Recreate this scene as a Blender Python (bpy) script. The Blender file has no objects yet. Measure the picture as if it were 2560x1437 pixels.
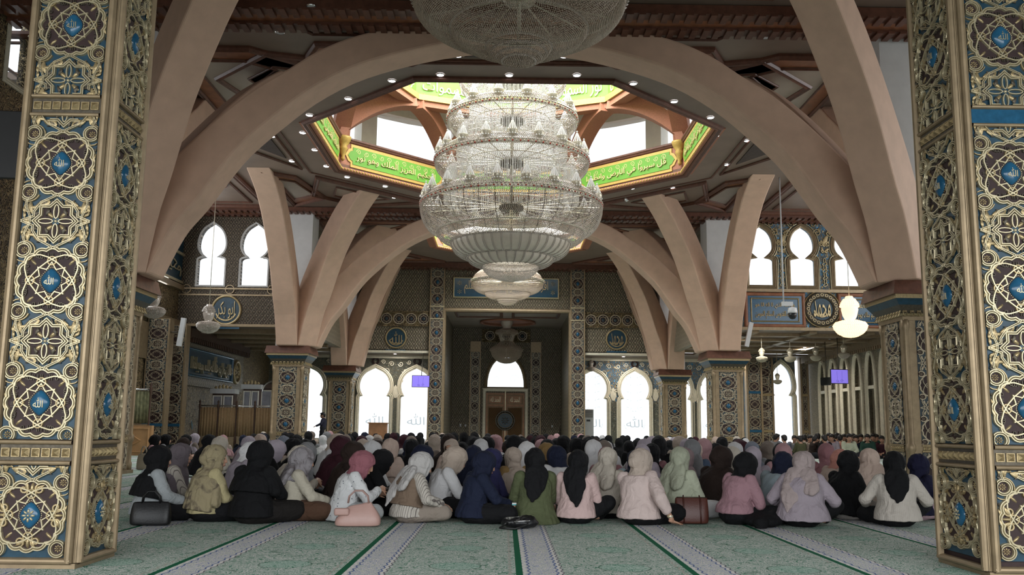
import bpy, bmesh, math, random
import numpy as np
from mathutils import Vector, Matrix, noise
random.seed(7)
SC = bpy.context.scene
COL = SC.collection
PI = math.pi
# ---------------------------------------------------------------- camera
cam_d = bpy.data.cameras.new('camera'); cam = bpy.data.objects.new('camera', cam_d); COL.objects.link(cam)
cam_d.sensor_width = 36.0; cam_d.lens = 36.0 * 2303.16 / 2560.0; cam_d.clip_end = 300
_R = Vector((0.99989728, -0.00846519, 0.01156572)); _U = Vector((-0.01271057, -0.15082902, 0.98847815))
_W = -_R.cross(_U) * -1.0
cam.matrix_world = Matrix(((_R.x, _U.x, _W.x, -0.1308), (_R.y, _U.y, _W.y, 0.0), (_R.z, _U.z, _W.z, 1.0), (0, 0, 0, 1)))
SC.camera = cam
CAMP = Vector((-0.1308, 0, 1.0)); FPX = 2303.16; _F = -_W
def ray(u, v): return _F + _R * ((u - 1280) / FPX) - _U * ((v - 718.5) / FPX)
def atY(u, v, y): d = ray(u, v); return CAMP + d * (y / d.y)
def atZ(u, v, z): d = ray(u, v); return CAMP + d * ((z - 1.0) / d.z)
def atX(u, v, x): d = ray(u, v); return CAMP + d * ((x + 0.1308) / d.x)
# ---------------------------------------------------------------- view, world, daylight
SC.view_settings.view_transform = 'Standard'; SC.view_settings.look = 'None'
SC.view_settings.exposure = 0.3; SC.view_settings.gamma = 1.0
SC.view_settings.use_curve_mapping = False
w = bpy.data.worlds.new('overcast_sky'); SC.world = w; w.use_nodes = True
w.node_tree.nodes['Background'].inputs[0].default_value = (0.93, 0.97, 1.0, 1)
w.node_tree.nodes['Background'].inputs[1].default_value = 1.5
def area(name, loc, rot, sx, sy, power, col=(0.93, 0.97, 1.0)):
    l = bpy.data.lights.new(name, 'AREA'); l.shape = 'RECTANGLE'; l.size = sx; l.size_y = sy; l.energy = power; l.color = col
    o = bpy.data.objects.new(name, l); o.location = loc; o.rotation_euler = rot; COL.objects.link(o); return o
# daylight entering through the drum windows, the entrance side behind the camera and the side windows
area('daylight_entrance', (0, -7.5, 4.2), (math.radians(74), 0, 0), 28, 6, 2500)
area('daylight_drum', (0, 27.3, 14.2), (0, 0, 0), 8, 8, 2100)
area('daylight_rear_drum', (0, 41.4, 13.0), (math.radians(28), 0, 0), 4.5, 4.5, 1350)
area('daylight_right', (15.95, 23, 6.4), (0, math.radians(80), 0), 5, 22, 1250)
area('daylight_left', (-12.9, 28.5, 6.4), (0, math.radians(-80), 0), 5, 12, 620)
area('niche_fill', (0, 52.6, 7.7), (0, 0, 0), 2, 2, 330)  # added fill lamp to brighten the niche; its recess is closed above
cy = SC.cycles
try:
    cy.max_bounces = 5; cy.diffuse_bounces = 3; cy.glossy_bounces = 2; cy.transmission_bounces = 3; cy.transparent_max_bounces = 12
    cy.caustics_reflective = False; cy.caustics_refractive = False; cy.sample_clamp_indirect = 4.0
    cy.use_adaptive_sampling = True; cy.adaptive_threshold = 0.02; cy.use_denoising = True
except Exception: pass
# ---------------------------------------------------------------- helpers
class MB:
    """collects shapes and links them as ONE mesh object"""
    def __init__(s): s.v = []; s.f = []; s.m = []; s.n = 0; s.sm = []
    def add(s, vs, fs, mi=0, smooth=False):
        vs = np.asarray(vs, dtype=np.float64).reshape(-1, 3); b = s.n
        s.v.append(vs); s.n += len(vs)
        for f in fs: s.f.append(tuple(i + b for i in f))
        s.m += [mi] * len(fs); s.sm += [smooth] * len(fs); return s
    def box(s, x0, x1, y0, y1, z0, z1, mi=0):
        vs = [(x, y, z) for x in (x0, x1) for y in (y0, y1) for z in (z0, z1)]
        return s.add(vs, [(0, 1, 3, 2), (4, 6, 7, 5), (0, 4, 5, 1), (2, 3, 7, 6), (0, 2, 6, 4), (1, 5, 7, 3)], mi)
    def lathe(s, prof, seg=24, c=(0, 0, 0), mi=0, smooth=True, axis='z', cap=True):
        vs = []; k = len(prof)
        for i in range(seg):
            a = 2 * PI * i / seg; ca, sa = math.cos(a), math.sin(a)
            for r, z in prof:
                if axis == 'z': vs.append((c[0] + r * ca, c[1] + r * sa, c[2] + z))
                elif axis == 'y': vs.append((c[0] + r * ca, c[1] + z, c[2] + r * sa))
                else: vs.append((c[0] + z, c[1] + r * ca, c[2] + r * sa))
        fs = []
        for i in range(seg):
            j = (i + 1) % seg
            for q in range(k - 1): fs.append((i * k + q, j * k + q, j * k + q + 1, i * k + q + 1))
        if cap:
            if prof[0][0] > 1e-4: fs.append(tuple(i * k for i in range(seg))[::-1])
            if prof[-1][0] > 1e-4: fs.append(tuple(i * k + k - 1 for i in range(seg)))
        return s.add(vs, fs, mi, smooth)
    def tube(s, pts, r, seg=8, mi=0, closed=False, smooth=True, cap=True):
        pts = [Vector(p) for p in pts]; n = len(pts); rs = r if hasattr(r, '__len__') else [r] * n
        vs = []; prev = None
        for i, p in enumerate(pts):
            a = pts[(i - 1) % n] if (closed or i > 0) else p; b = pts[(i + 1) % n] if (closed or i < n - 1) else p
            t = (b - a).normalized()
            if prev is None:
                nx = t.cross(Vector((0, 0, 1)));
                if nx.length < .05: nx = t.cross(Vector((1, 0, 0)))
            else: nx = prev - t * prev.dot(t)
            nx.normalize(); ny = t.cross(nx); prev = nx
            for q in range(seg):
                an = 2 * PI * q / seg; vs.append(p + (nx * math.cos(an) + ny * math.sin(an)) * rs[i])
        fs = []
        for i in range(n if closed else n - 1):
            j = (i + 1) % n
            for q in range(seg): fs.append((i * seg + q, i * seg + (q + 1) % seg, j * seg + (q + 1) % seg, j * seg + q))
        if cap and not closed: fs.append(tuple(range(seg))[::-1]); fs.append(tuple((n - 1) * seg + q for q in range(seg)))
        return s.add([tuple(v) for v in vs], fs, mi, smooth)
    def prism(s, poly, d0, d1, axis='y', mi=0, holes=()):
        """poly in 2D (a,b); extruded along axis between d0 and d1. axis y: (x,z); x: (y,z); z: (x,y)"""
        def P(a, b, d): return (a, d, b) if axis == 'y' else ((d, a, b) if axis == 'x' else (a, b, d))
        if not holes:
            n = len(poly); vs = [P(a, b, d0) for a, b in poly] + [P(a, b, d1) for a, b in poly]
            fs = [tuple(range(n)), tuple(range(2 * n - 1, n - 1, -1))] + [(i, (i + 1) % n, n + (i + 1) % n, n + i) for i in range(n)]
            return s.add(vs, fs, mi)
        from mathutils.geometry import delaunay_2d_cdt
        loops = [list(poly)] + [list(h) for h in holes]; P2 = []; ed = []
        for lp in loops:
            b = len(P2); P2 += [Vector(p) for p in lp]; ed += [(b + i, b + (i + 1) % len(lp)) for i in range(len(lp))]
        vo, eo, fo = delaunay_2d_cdt(P2, ed, [], 0, 1e-6)[:3]
        def inside(pt, lp):
            c = False; x, y = pt
            for i in range(len(lp)):
                x1, y1 = lp[i]; x2, y2 = lp[i - 1]
                if (y1 > y) != (y2 > y) and x < (x2 - x1) * (y - y1) / (y2 - y1) + x1: c = not c
            return c
        keep = []
        for f in fo:
            c = sum((Vector(vo[i]) for i in f), Vector((0, 0))) / len(f)
            if inside(c, loops[0]) and not any(inside(c, h) for h in loops[1:]): keep.append(f)
        n = len(vo); vs = [P(v[0], v[1], d0) for v in vo] + [P(v[0], v[1], d1) for v in vo]
        fs = [tuple(f) for f in keep] + [tuple(i + n for i in reversed(f)) for f in keep]
        es = {}
        for f in keep:
            for i in range(len(f)):
                e = (f[i], f[(i + 1) % len(f)]); es[e] = es.get(e, 0) + 1
        for (a, b) in es:
            if (b, a) not in es: fs.append((a, n + a, n + b, b))
        return s.add(vs, fs, mi)
    def strap(s, pts, w, h, f, mi=0, closed=False, prof=None, z0=0.0):
        """raised moulding along 2D pts; f(a,b,n)->xyz"""
        pr = prof or [(-1, 0), (-.8, 1), (-.35, 1), (0, .45), (.35, 1), (.8, 1), (1, 0)]
        n = len(pts); P = [Vector(p) for p in pts]; vs = []; k = len(pr)
        for i in range(n):
            a = P[(i - 1) % n] if (closed or i > 0) else P[i]; b = P[(i + 1) % n] if (closed or i < n - 1) else P[i]
            t1 = (P[i] - a); t2 = (b - P[i])
            t1 = t1.normalized() if t1.length > 1e-9 else t2.normalized(); t2 = t2.normalized() if t2.length > 1e-9 else t1
            t = (t1 + t2); t = t.normalized() if t.length > 1e-6 else t1
            nx = Vector((-t.y, t.x)); m = 1.0 / max(.5, math.sqrt(max(1e-6, (1 + t1.dot(t2)) / 2)))
            for (o, hh) in pr: vs.append(f(P[i].x + nx.x * o * w * .5 * m, P[i].y + nx.y * o * w * .5 * m, z0 + hh * h))
        fs = []
        for i in range(n if closed else n - 1):
            j = (i + 1) % n
            for q in range(k - 1): fs.append((i * k + q, j * k + q, j * k + q + 1, i * k + q + 1))
        return s.add(vs, fs, mi)
    def join(s, o, M=None, mi=None):
        if not o.v: return s
        V = np.concatenate(o.v)
        if M is not None:
            A = np.array(M); V = V @ A[:3, :3].T + A[:3, 3]
        b = s.n; s.v.append(V); s.n += len(V)
        s.f += [tuple(i + b for i in f) for f in o.f]; s.m += (o.m if mi is None else [mi] * len(o.f)); s.sm += o.sm; return s
    def build(s, name, mats, parent=None, loc=None, smooth=None):
        me = bpy.data.meshes.new(name)
        V = np.concatenate(s.v) if s.v else np.zeros((0, 3))
        me.from_pydata(V.tolist(), [], s.f)
        mats = mats if isinstance(mats, (list, tuple)) else [mats]
        for m in mats: me.materials.append(m)
        if len(mats) > 1: me.polygons.foreach_set('material_index', s.m)
        sm = s.sm if smooth is None else [smooth] * len(s.f)
        me.polygons.foreach_set('use_smooth', sm); me.update()
        o = bpy.data.objects.new(name, me); COL.objects.link(o)
        if parent is not None: o.parent = parent
        if loc is not None: o.location = loc
        return o
    def mesh(s, name, mats): 
        o = s.build(name, mats); me = o.data; bpy.data.objects.remove(o); return me
def tag(o, label=None, cat=None, group=None, kind=None):
    if label: o['label'] = label
    if cat: o['category'] = cat
    if group: o['group'] = group
    if kind or cat: o['kind'] = kind or 'thing'
    return o
def thing(name, label, cat, loc=(0, 0, 0), rz=0.0, group=None):
    o = bpy.data.objects.new(name, None); o.empty_display_size = .2; COL.objects.link(o)
    o.location = loc; o.rotation_euler = (0, 0, rz); return tag(o, label, cat, group)
def struct(name, mb, mats): return tag(mb.build(name, mats), kind='structure')
def kids(o): return [c for c in o.children]
def dup(o, parent=None, loc=None, rz=None, label=None, group=None):
    c = o.copy(); COL.objects.link(c)
    if parent is not None: c.parent = parent
    if loc is not None: c.location = loc
    if rz is not None: c.rotation_euler = (0, 0, rz)
    if label: c['label'] = label
    if group: c['group'] = group
    for ch in o.children: dup(ch, c)
    return c
FY = lambda y: (lambda a, b, n: (a, y - n, b))            # panel facing the camera (-y)
FXP = lambda x: (lambda a, b, n: (x + n, a, b))           # panel facing +x  (a runs along +y)
FXM = lambda x: (lambda a, b, n: (x - n, a, b))
def fmat(f):
    """matrix taking (a, b, n) local to world for a panel mapping f"""
    o = Vector(f(0, 0, 0)); A = [Vector(f(1, 0, 0)) - o, Vector(f(0, 1, 0)) - o, Vector(f(0, 0, 1)) - o]
    return Matrix([[A[0][i], A[1][i], A[2][i], o[i]] for i in range(3)] + [[0, 0, 0, 1]])
def arc(cx, cy, r, a0, a1, n=16): return [(cx + r * math.cos(math.radians(a0 + (a1 - a0) * i / n)), cy + r * math.sin(math.radians(a0 + (a1 - a0) * i / n))) for i in range(n + 1)]
def circ(cx, cy, r, n=24): return arc(cx, cy, r, 0, 360, n)[:-1]
def keyhole(cx, z0, w, zs, ztop, neck=.5, bulge=1.0, n=14):
    """horseshoe arched window outline, counter-clockwise from bottom left"""
    hw = w / 2; r = hw * bulge; nk = hw * neck; L = []
    L += [(-hw, z0), (-hw, zs - .12 * w)]
    for i in range(1, 6):                                   # rounded shoulder running in to the neck
        a = PI / 2 * i / 5; L.append((-hw + (hw - nk) * (1 - math.cos(a)) , zs - .12 * w + .12 * w * math.sin(a)))
    zc = zs + math.sqrt(max(r * r - nk * nk, 0)); zt = zc + r * .97
    a0 = math.atan2(zs - zc, -nk) % (2 * PI); a1 = math.radians(112)
    k = (ztop - zc) / (r * 1.1)
    for i in range(1, n + 1):
        a = a0 + (a1 - a0) * i / n; z = r * math.sin(a); L.append((r * math.cos(a), zc + (z * k if z > 0 else z)))
    L.append((0, ztop))
    R = [(-x, z) for x, z in reversed(L[:-1])]
    return [(cx + x, z) for x, z in L + R][::-1]
def lancet(cx, z0, w, zs, ztop, n=10):
    hw = w / 2; L = [(-hw, z0)] + [(-hw * math.cos(PI / 2 * (i / n)) ** .8 if i < n else 0, zs + (ztop - zs) * math.sin(PI / 2 * i / n) ** 1.15) for i in range(n + 1)]
    R = [(-x, z) for x, z in reversed(L[:-1])]
    return [(cx + x, z) for x, z in L + R][::-1]
# -------- Arabic lettering (joined by hand: isolated, final, initial, medial presentation forms)
_AF = {'ا': 0xFE8D, 'ب': 0xFE8F, 'ت': 0xFE95, 'ث': 0xFE99, 'ج': 0xFE9D, 'ح': 0xFEA1, 'خ': 0xFEA5, 'د': 0xFEA9, 'ذ': 0xFEAB, 'ر': 0xFEAD, 'ز': 0xFEAF,
       'س': 0xFEB1, 'ش': 0xFEB5, 'ص': 0xFEB9, 'ض': 0xFEBD, 'ط': 0xFEC1, 'ظ': 0xFEC5, 'ة': 0xFE93, 'ع': 0xFEC9, 'غ': 0xFECD, 'ف': 0xFED1, 'ق': 0xFED5, 'ك': 0xFED9, 'ل': 0xFEDD, 'م': 0xFEE1, 'ن': 0xFEE5, 'ه': 0xFEE9, 'و': 0xFEED, 'ى': 0xFEEF, 'ي': 0xFEF1}
_NJ = 'ادذرزوىة'
def arab(t):
    if t == 'الله': return '\uFDF2'
    out = []
    for wd in t.split(' ')[::-1]:
        if wd == 'الله': out.append('\uFDF2'); continue
        g = []
        for i, ch in enumerate(wd):
            p = i > 0 and wd[i - 1] not in _NJ; nx = i < len(wd) - 1 and ch not in _NJ
            g.append(chr(_AF[ch] + ((3 if nx else 1) if p else (2 if nx else 0)) if ch not in _NJ else _AF[ch] + (1 if p else 0)))
        out.append(''.join(reversed(g)))
    return ' '.join(out)
_TC = {}
def text_mesh(body, depth=.02, res=2):
    k = (body, depth, res)
    if k not in _TC:
        c = bpy.data.curves.new('t', 'FONT'); c.body = body; c.extrude = depth; c.resolution_u = res
        o = bpy.data.objects.new('t', c); COL.objects.link(o)
        bpy.context.view_layer.update()
        me = bpy.data.meshes.new_from_object(o.evaluated_get(bpy.context.evaluated_depsgraph_get()))
        n = len(me.vertices); V = np.zeros(n * 3); me.vertices.foreach_get('co', V); V = V.reshape(-1, 3)
        F = [tuple(p.vertices) for p in me.polygons]
        bpy.data.objects.remove(o); bpy.data.curves.remove(c); bpy.data.meshes.remove(me)
        _TC[k] = (V, F)
    return _TC[k]
def put_text(mb, body, f, a0, a1, b0, b1, n=.01, depth=.02, mi=0, keep=False, rot=0, res=2, ar=True):
    """letters stretched to the box a0..a1 x b0..b1 of panel f"""
    V, F = text_mesh(arab(body) if ar else body, depth, res); V = V.copy()
    if rot: V[:, :2] = V[:, :2] @ np.array([[math.cos(rot), math.sin(rot)], [-math.sin(rot), math.cos(rot)]])
    lo = V.min(0); hi = V.max(0); sx = (a1 - a0) / (hi[0] - lo[0]); sy = (b1 - b0) / (hi[1] - lo[1])
    if keep: sx = sy = min(sx, sy)
    ca = (a0 + a1) / 2; cb = (b0 + b1) / 2
    A = (V[:, 0] - (lo[0] + hi[0]) / 2) * sx + ca; B = (V[:, 1] - (lo[1] + hi[1]) / 2) * sy + cb
    M = np.array(fmat(f)); L = np.stack([A, B, V[:, 2] + depth + n], 1); W = L @ M[:3, :3].T + M[:3, 3]
    mb.add(W, F, mi)
# ---------------------------------------------------------------- materials
class NT:
    def __init__(s, name):
        s.m = bpy.data.materials.new(name); s.m.use_nodes = True; s.t = s.m.node_tree; s.n = s.t.nodes
        s.b = s.n['Principled BSDF']; s.o = s.n['Material Output']
    def new(s, ty, **k):
        x = s.n.new(ty)
        for a, v in k.items(): setattr(x, a, v)
        return x
    def L(s, a, b): s.t.links.new(a, b)
    def val(s, sock, v):
        if hasattr(v, 'links'): s.L(v, sock)
        else: sock.default_value = v
    def math(s, op, a, b=0.0, c=None, clamp=False):
        x = s.new('ShaderNodeMath', operation=op, use_clamp=clamp); s.val(x.inputs[0], a); s.val(x.inputs[1], b)
        if c is not None: s.val(x.inputs[2], c)
        return x.outputs[0]
    def coord(s, kind='Object'): return s.new('ShaderNodeTexCoord').outputs[kind]
    def sep(s, v): x = s.new('ShaderNodeSeparateXYZ'); s.L(v, x.inputs[0]); return x.outputs
    def comb(s, a, b, c=0.0):
        x = s.new('ShaderNodeCombineXYZ'); s.val(x.inputs[0], a); s.val(x.inputs[1], b); s.val(x.inputs[2], c); return x.outputs[0]
    def noise(s, vec, scale, detail=3.0, rough=.55, dist=0.0):
        x = s.new('ShaderNodeTexNoise'); s.L(vec, x.inputs['Vector']); x.inputs['Scale'].default_value = scale
        x.inputs['Detail'].default_value = detail; x.inputs['Roughness'].default_value = rough; x.inputs['Distortion'].default_value = dist; return x.outputs[0]
    def ramp(s, f, st, interp='LINEAR'):
        x = s.new('ShaderNodeValToRGB'); x.color_ramp.interpolation = interp; e = x.color_ramp.elements
        while len(e) < len(st): e.new(.5)
        for i, (p, c) in enumerate(st): e[i].position = p; e[i].color = (*c, 1) if len(c) == 3 else c
        s.L(f, x.inputs[0]); return x.outputs[0]
    def mix(s, f, a, b):
        x = s.new('ShaderNodeMix', data_type='RGBA'); s.val(x.inputs[0], f)
        for i, v in ((6, a), (7, b)):
            if hasattr(v, 'links'): s.L(v, x.inputs[i])
            else: x.inputs[i].default_value = (*v, 1)
        return x.outputs[2]
    def bump(s, h, st=.3, d=.01):
        x = s.new('ShaderNodeBump'); s.L(h, x.inputs['Height']); x.inputs['Strength'].default_value = st; x.inputs['Distance'].default_value = d
        s.L(x.outputs[0], s.b.inputs['Normal'])
    def set(s, col=None, rough=None, metal=None, spec=None):
        for k, v in (('Base Color', col), ('Roughness', rough), ('Metallic', metal), ('Specular IOR Level', spec)):
            if v is None: continue
            if hasattr(v, 'links'): s.L(v, s.b.inputs[k])
            elif k == 'Base Color': s.b.inputs[k].default_value = (*v, 1)
            else: s.b.inputs[k].default_value = v
        return s
def simple(name, col, rough=.6, metal=0.0, var=.15, scale=6.0, bump=0.0, bs=40.0, spec=.4):
    t = NT(name); c = t.coord(); n = t.noise(c, scale)
    a = tuple(x * (1 - var) for x in col); b = tuple(min(1, x * (1 + var)) for x in col)
    t.set(t.ramp(n, [(.3, a), (.7, b)]), rough, metal, spec)
    if bump: t.bump(t.noise(c, bs, 4), bump, .01)
    return t.m
def srgb(*c): return tuple(((x / 255) / 12.92 if x / 255 <= .04045 else ((x / 255 + .055) / 1.055) ** 2.4) for x in c)
M = {}
M['gold'] = simple('gilded_relief', (.38, .29, .155), .36, .6, .25, 30, .15, 120)
M['pale_gold'] = simple('pale_gilding', (.50, .43, .28), .38, .6, .15, 30)
M['bronze'] = simple('dark_bronze', (.09, .075, .055), .45, .55, .3, 30)
M['moulding'] = simple('gilded_moulding', (.29, .215, .13), .45, .45, .15, 8)
M['blue'] = simple('blue_enamel', (.010, .042, .068), .4, .0, .3, 10)
M['boss'] = simple('blue_glaze', (.016, .085, .16), .18, .0, .2, 20)
M['maroon'] = simple('maroon_ground', (.028, .012, .011), .6, 0, .2, 20)
M['far_gold'] = simple('weathered_gilding', (.44, .37, .26), .42, .35, .2, 30)
M['far_blue'] = simple('grey_blue_ground', (.035, .05, .06), .5, .1, .3, 12)
M['plaster'] = simple('peach_plaster', (.60, .40, .29), .75, 0, .07, 3, .1, 60)
M['white'] = simple('white_plaster', (.62, .60, .58), .7, 0, .05, 3)
M['cream'] = simple('cream_paint', (.78, .74, .66), .6, 0, .05, 3)
M['frame'] = simple('cream_window_frame', (.74, .67, .52), .45, .1, .1, 10)
M['ceil'] = simple('ceiling_board', (.21, .15, .115), .5, 0, .12, 1.2)
M['ceil_l'] = simple('ceiling_panel', (.34, .275, .22), .5, 0, .08, 1.2)
M['rust'] = simple('rust_wood_paint', (.27, .105, .05), .45, 0, .25, 4)
M['trim'] = simple('brown_moulding', (.125, .05, .03), .45, 0, .25, 8)
M['dark'] = simple('dark_coffer', (.05, .035, .03), .6, 0, .3, 14, .4, 20)
M['terra'] = simple('terracotta_stipple', (.37, .155, .09), .7, 0, .22, 40, .2, 80)
M['green'] = simple('bright_green_panel', (.13, .33, .035), .5, 0, .05, 3)
M['ochre'] = simple('ochre_gilt_border', (.52, .34, .09), .45, .2, .2, 40)
M['letter'] = simple('cream_gold_lettering', (.75, .62, .30), .4, .3, .08, 20)
M['black'] = simple('black_plastic', (.012, .012, .013), .4, 0, .1, 10)
M['whitep'] = simple('white_plastic', (.6, .6, .6), .4, 0, .04, 10)
M['wood'] = simple('brown_door_wood', (.34, .16, .07), .45, 0, .2, 5)
M['darkwood'] = simple('dark_wood', (.06, .028, .016), .45, 0, .25, 6)
M['chrome'] = simple('chrome', (.8, .8, .8), .2, .9, .03, 6)
M['skin'] = simple('skin', (.42, .235, .155), .55, 0, .06, 12)
M['hair'] = simple('black_hair', (.012, .01, .009), .5, 0, .2, 60)
M['purple'] = None
def emit(name, col, s):
    t = NT(name); t.b.inputs['Base Color'].default_value = (*col, 1); t.b.inputs['Emission Color'].default_value = (*col, 1); t.b.inputs['Emission Strength'].default_value = s; return t.m
M['lamp'] = emit('lit_downlight', (.95, .95, 1.0), 9.0)
M['screen'] = emit('lit_screen', (.20, .15, .62), .8)
M['warm'] = emit('warm_lit_crystal', (1.0, .70, .40), 1.15)
def lattice(name, ax, p=.27, q=.42, dark=(.10, .08, .058), gold=(.72, .61, .43)):
    """gilded diamond lattice relief with a bud in every lozenge"""
    t = NT(name); s = t.sep(t.coord()); u = t.math('DIVIDE', s[ax], p); v = t.math('DIVIDE', s[2], q)
    a = t.math('PINGPONG', t.math('ADD', u, v), .5); b = t.math('PINGPONG', t.math('SUBTRACT', u, v), .5)   # 0 at the ribs
    d = t.math('MINIMUM', a, b)
    rib = t.math('SMOOTH_MAX', 0.0, t.math('SUBTRACT', 1.0, t.math('MULTIPLY', d, 9.0)), .1)
    cen = t.math('MULTIPLY', t.math('SUBTRACT', .5, a), 2.0); cen2 = t.math('MULTIPLY', t.math('SUBTRACT', .5, b), 2.0)
    rr = t.math('SQRT', t.math('ADD', t.math('MULTIPLY', cen, cen), t.math('MULTIPLY', cen2, cen2)))
    bud = t.math('SUBTRACT', 1.0, t.math('MULTIPLY', rr, 2.2), clamp=True)
    ring = t.math('SUBTRACT', 1.0, t.math('MULTIPLY', t.math('ABSOLUTE', t.math('SUBTRACT', rr, .62)), 9.0), clamp=True)
    nz = t.noise(t.coord(), 22, 4)
    h = t.math('MAXIMUM', t.math('MAXIMUM', rib, t.math('MULTIPLY', bud, 1.2)), t.math('MULTIPLY', ring, .55), clamp=True)
    hh = t.math('ADD', h, t.math('MULTIPLY', nz, .3))
    t.set(t.mix(t.math('MULTIPLY', h, t.math('ADD', nz, .4), clamp=True), dark, gold), .42, .25)
    t.bump(hh, .8, .05); return t.m
def arabesque(name, ground, gold=(.46, .34, .18), sc=5.0):
    """dense scroll relief for far carved faces"""
    t = NT(name); c = t.coord(); n = t.noise(c, sc, 2, .5, 1.2)
    f = t.math('PINGPONG', t.math('MULTIPLY', n, 9.0), .5); f = t.math('MULTIPLY', f, 2.0)
    m = t.ramp(f, [(.42, (0, 0, 0)), (.6, (1, 1, 1))])
    t.set(t.mix(m, ground, gold), .4, .5); t.bump(f, .8, .03); return t.m
M['lat_y'] = lattice('gilded_lattice_front', 0); M['lat_x'] = lattice('gilded_lattice_side', 1)
M['lat_door'] = lattice('carved_lattice_wood', 0, .12, .16, (.16, .08, .035), (.42, .24, .10))
M['lat_dark'] = lattice('dark_gilded_lattice', 0, .22, .3, (.05, .038, .03), (.50, .40, .28))
M['arab_blue'] = arabesque('blue_gilt_arabesque', (.07, .25, .45))
M['arab_brown'] = arabesque('brown_gilt_arabesque', (.045, .03, .02))
M['arab_light'] = arabesque('light_gilt_arabesque', (.17, .165, .14), (.62, .54, .38), 8.0)
M['arab_grey'] = arabesque('grey_gilt_arabesque', (.10, .13, .14), (.34, .30, .20), 8.0)
# carpet: prayer rows divided by a green line and a blue-white border every 1.24 m
def carpet():
    t = NT('green_prayer_carpet'); c = t.coord(); s = t.sep(c)
    wob = t.math('MULTIPLY', t.math('SINE', t.math('MULTIPLY', s[1], 42.0)), .008)
    u = t.math('WRAP', t.math('ADD', s[0], .035 + 1.24 * 10), 1.24, 0.0)        # 0 at the green line
    uw = t.math('ADD', u, wob)
    n1 = t.noise(c, 8.5, 2, .5, 1.8); n2 = t.noise(c, 9, 3, .6, .8); n3 = t.noise(c, 60, 2)
    fine = t.math('PINGPONG', t.math('MULTIPLY', n1, 8.0), .5)
    fine2 = t.math('PINGPONG', t.math('MULTIPLY', t.noise(c, 13, 2, .5, 1.8), 6.0), .5)
    g1 = srgb(128, 138, 128); g2 = srgb(48, 92, 68); g3 = srgb(168, 160, 152)
    field = t.ramp(fine, [(.08, srgb(62, 124, 96)), (.17, srgb(176, 192, 182)), (.36, srgb(236, 232, 226)), (.46, srgb(140, 160, 150))])
    patch = t.ramp(n2, [(.58, (0, 0, 0)), (.66, (1, 1, 1))])
    field = t.mix(t.math('MULTIPLY', patch, .55), field, srgb(30, 96, 64))
    # medallions down the middle of every row
    dx = t.math('SUBTRACT', u, .80); dy = t.math('SUBTRACT', t.math('WRAP', t.math('ADD', s[1], 20.06), 1.02, 0.0), .51)
    rr = t.math('SQRT', t.math('ADD', t.math('MULTIPLY', dx, dx), t.math('MULTIPLY', dy, dy)))
    rr = t.math('ADD', rr, t.math('MULTIPLY', n1, .02))
    ins = t.math('LESS_THAN', rr, .19); ring = t.math('LESS_THAN', t.math('ABSOLUTE', t.math('SUBTRACT', rr, .20)), .006)
    field = t.mix(t.math('MULTIPLY', ins, .65), field, t.ramp(fine, [(.10, srgb(84, 140, 114)), (.2, srgb(172, 200, 186))]))
    field = t.mix(t.math('MULTIPLY', ring, .65), field, srgb(38, 92, 66))
    # border: cream with blue scrolls
    bor = t.ramp(fine2, [(.06, srgb(74, 104, 165)), (.11, srgb(222, 220, 222)), (.38, srgb(234, 226, 214)), (.46, srgb(130, 158, 146))])
    def band(x, a, b): return t.math('MULTIPLY', t.math('GREATER_THAN', x, a), t.math('LESS_THAN', x, b))
    col = t.mix(band(u, .05, .335), field, bor)
    for a, b, cc in ((.088, .100, (66, 92, 150)), (.288, .300, (66, 92, 150)), (.052, .074, (226, 222, 216)), (.302, .324, (226, 222, 216)), (.326, .336, (90, 84, 92))):
        col = t.mix(t.math('MULTIPLY', band(uw, a, b), .85), col, srgb(*cc))
    col = t.mix(band(u, 0.0, .048), col, srgb(22, 96, 66))
    col = t.mix(t.math('MULTIPLY', band(uw, 1.19, 1.205), .8), col, srgb(178, 170, 160))
    col = t.mix(.05, col, t.mix(n3, (.0, .0, .0), col))
    t.set(col, .95, 0, .1); t.bump(n3, .25, .01); return t.m
M['carpet'] = carpet()
def crystal():
    t = NT('cut_crystal'); t.set((.90, .87, .83), .15, 0.0, .9)
    tr = t.new('ShaderNodeBsdfTransparent'); tr.inputs[0].default_value = (.95, .93, .92, 1)
    mx = t.new('ShaderNodeMixShader'); mx.inputs[0].default_value = .25
    t.L(t.b.outputs[0], mx.inputs[1]); t.L(tr.outputs[0], mx.inputs[2]); t.L(mx.outputs[0], t.o.inputs[0]); return t.m
M['crystal'] = crystal()
M['bead'] = simple('crystal_bead', (.52, .45, .39), .10, .2, .25, 60, spec=.9)
M['beadsm'] = simple('smoky_crystal_bead', (.54, .435, .34), .10, .15, .35, 60, spec=.9)
M['gem'] = simple('red_gem', (.35, .03, .02), .15, 0, .2, 10, spec=.8)
M['goldrod'] = simple('gold_rod', (.60, .54, .42), .3, .5, .1, 10)
M['milk'] = simple('milk_glass', (.64, .56, .46), .3, 0, .04, 10)
def glass(name, op, tint):
    t = NT(name); t.set(tint, .25, 0, .5); tr = t.new('ShaderNodeBsdfTransparent'); tr.inputs[0].default_value = (.97, .99, 1, 1)
    mx = t.new('ShaderNodeMixShader'); mx.inputs[0].default_value = op
    t.L(tr.outputs[0], mx.inputs[1]); t.L(t.b.outputs[0], mx.inputs[2]); t.L(mx.outputs[0], t.o.inputs[0]); return t.m
M['glass'] = glass('window_glass', .10, (.8, .85, .9)); M['etched'] = glass('etched_glass_line', .38, (.25, .27, .26))
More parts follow.
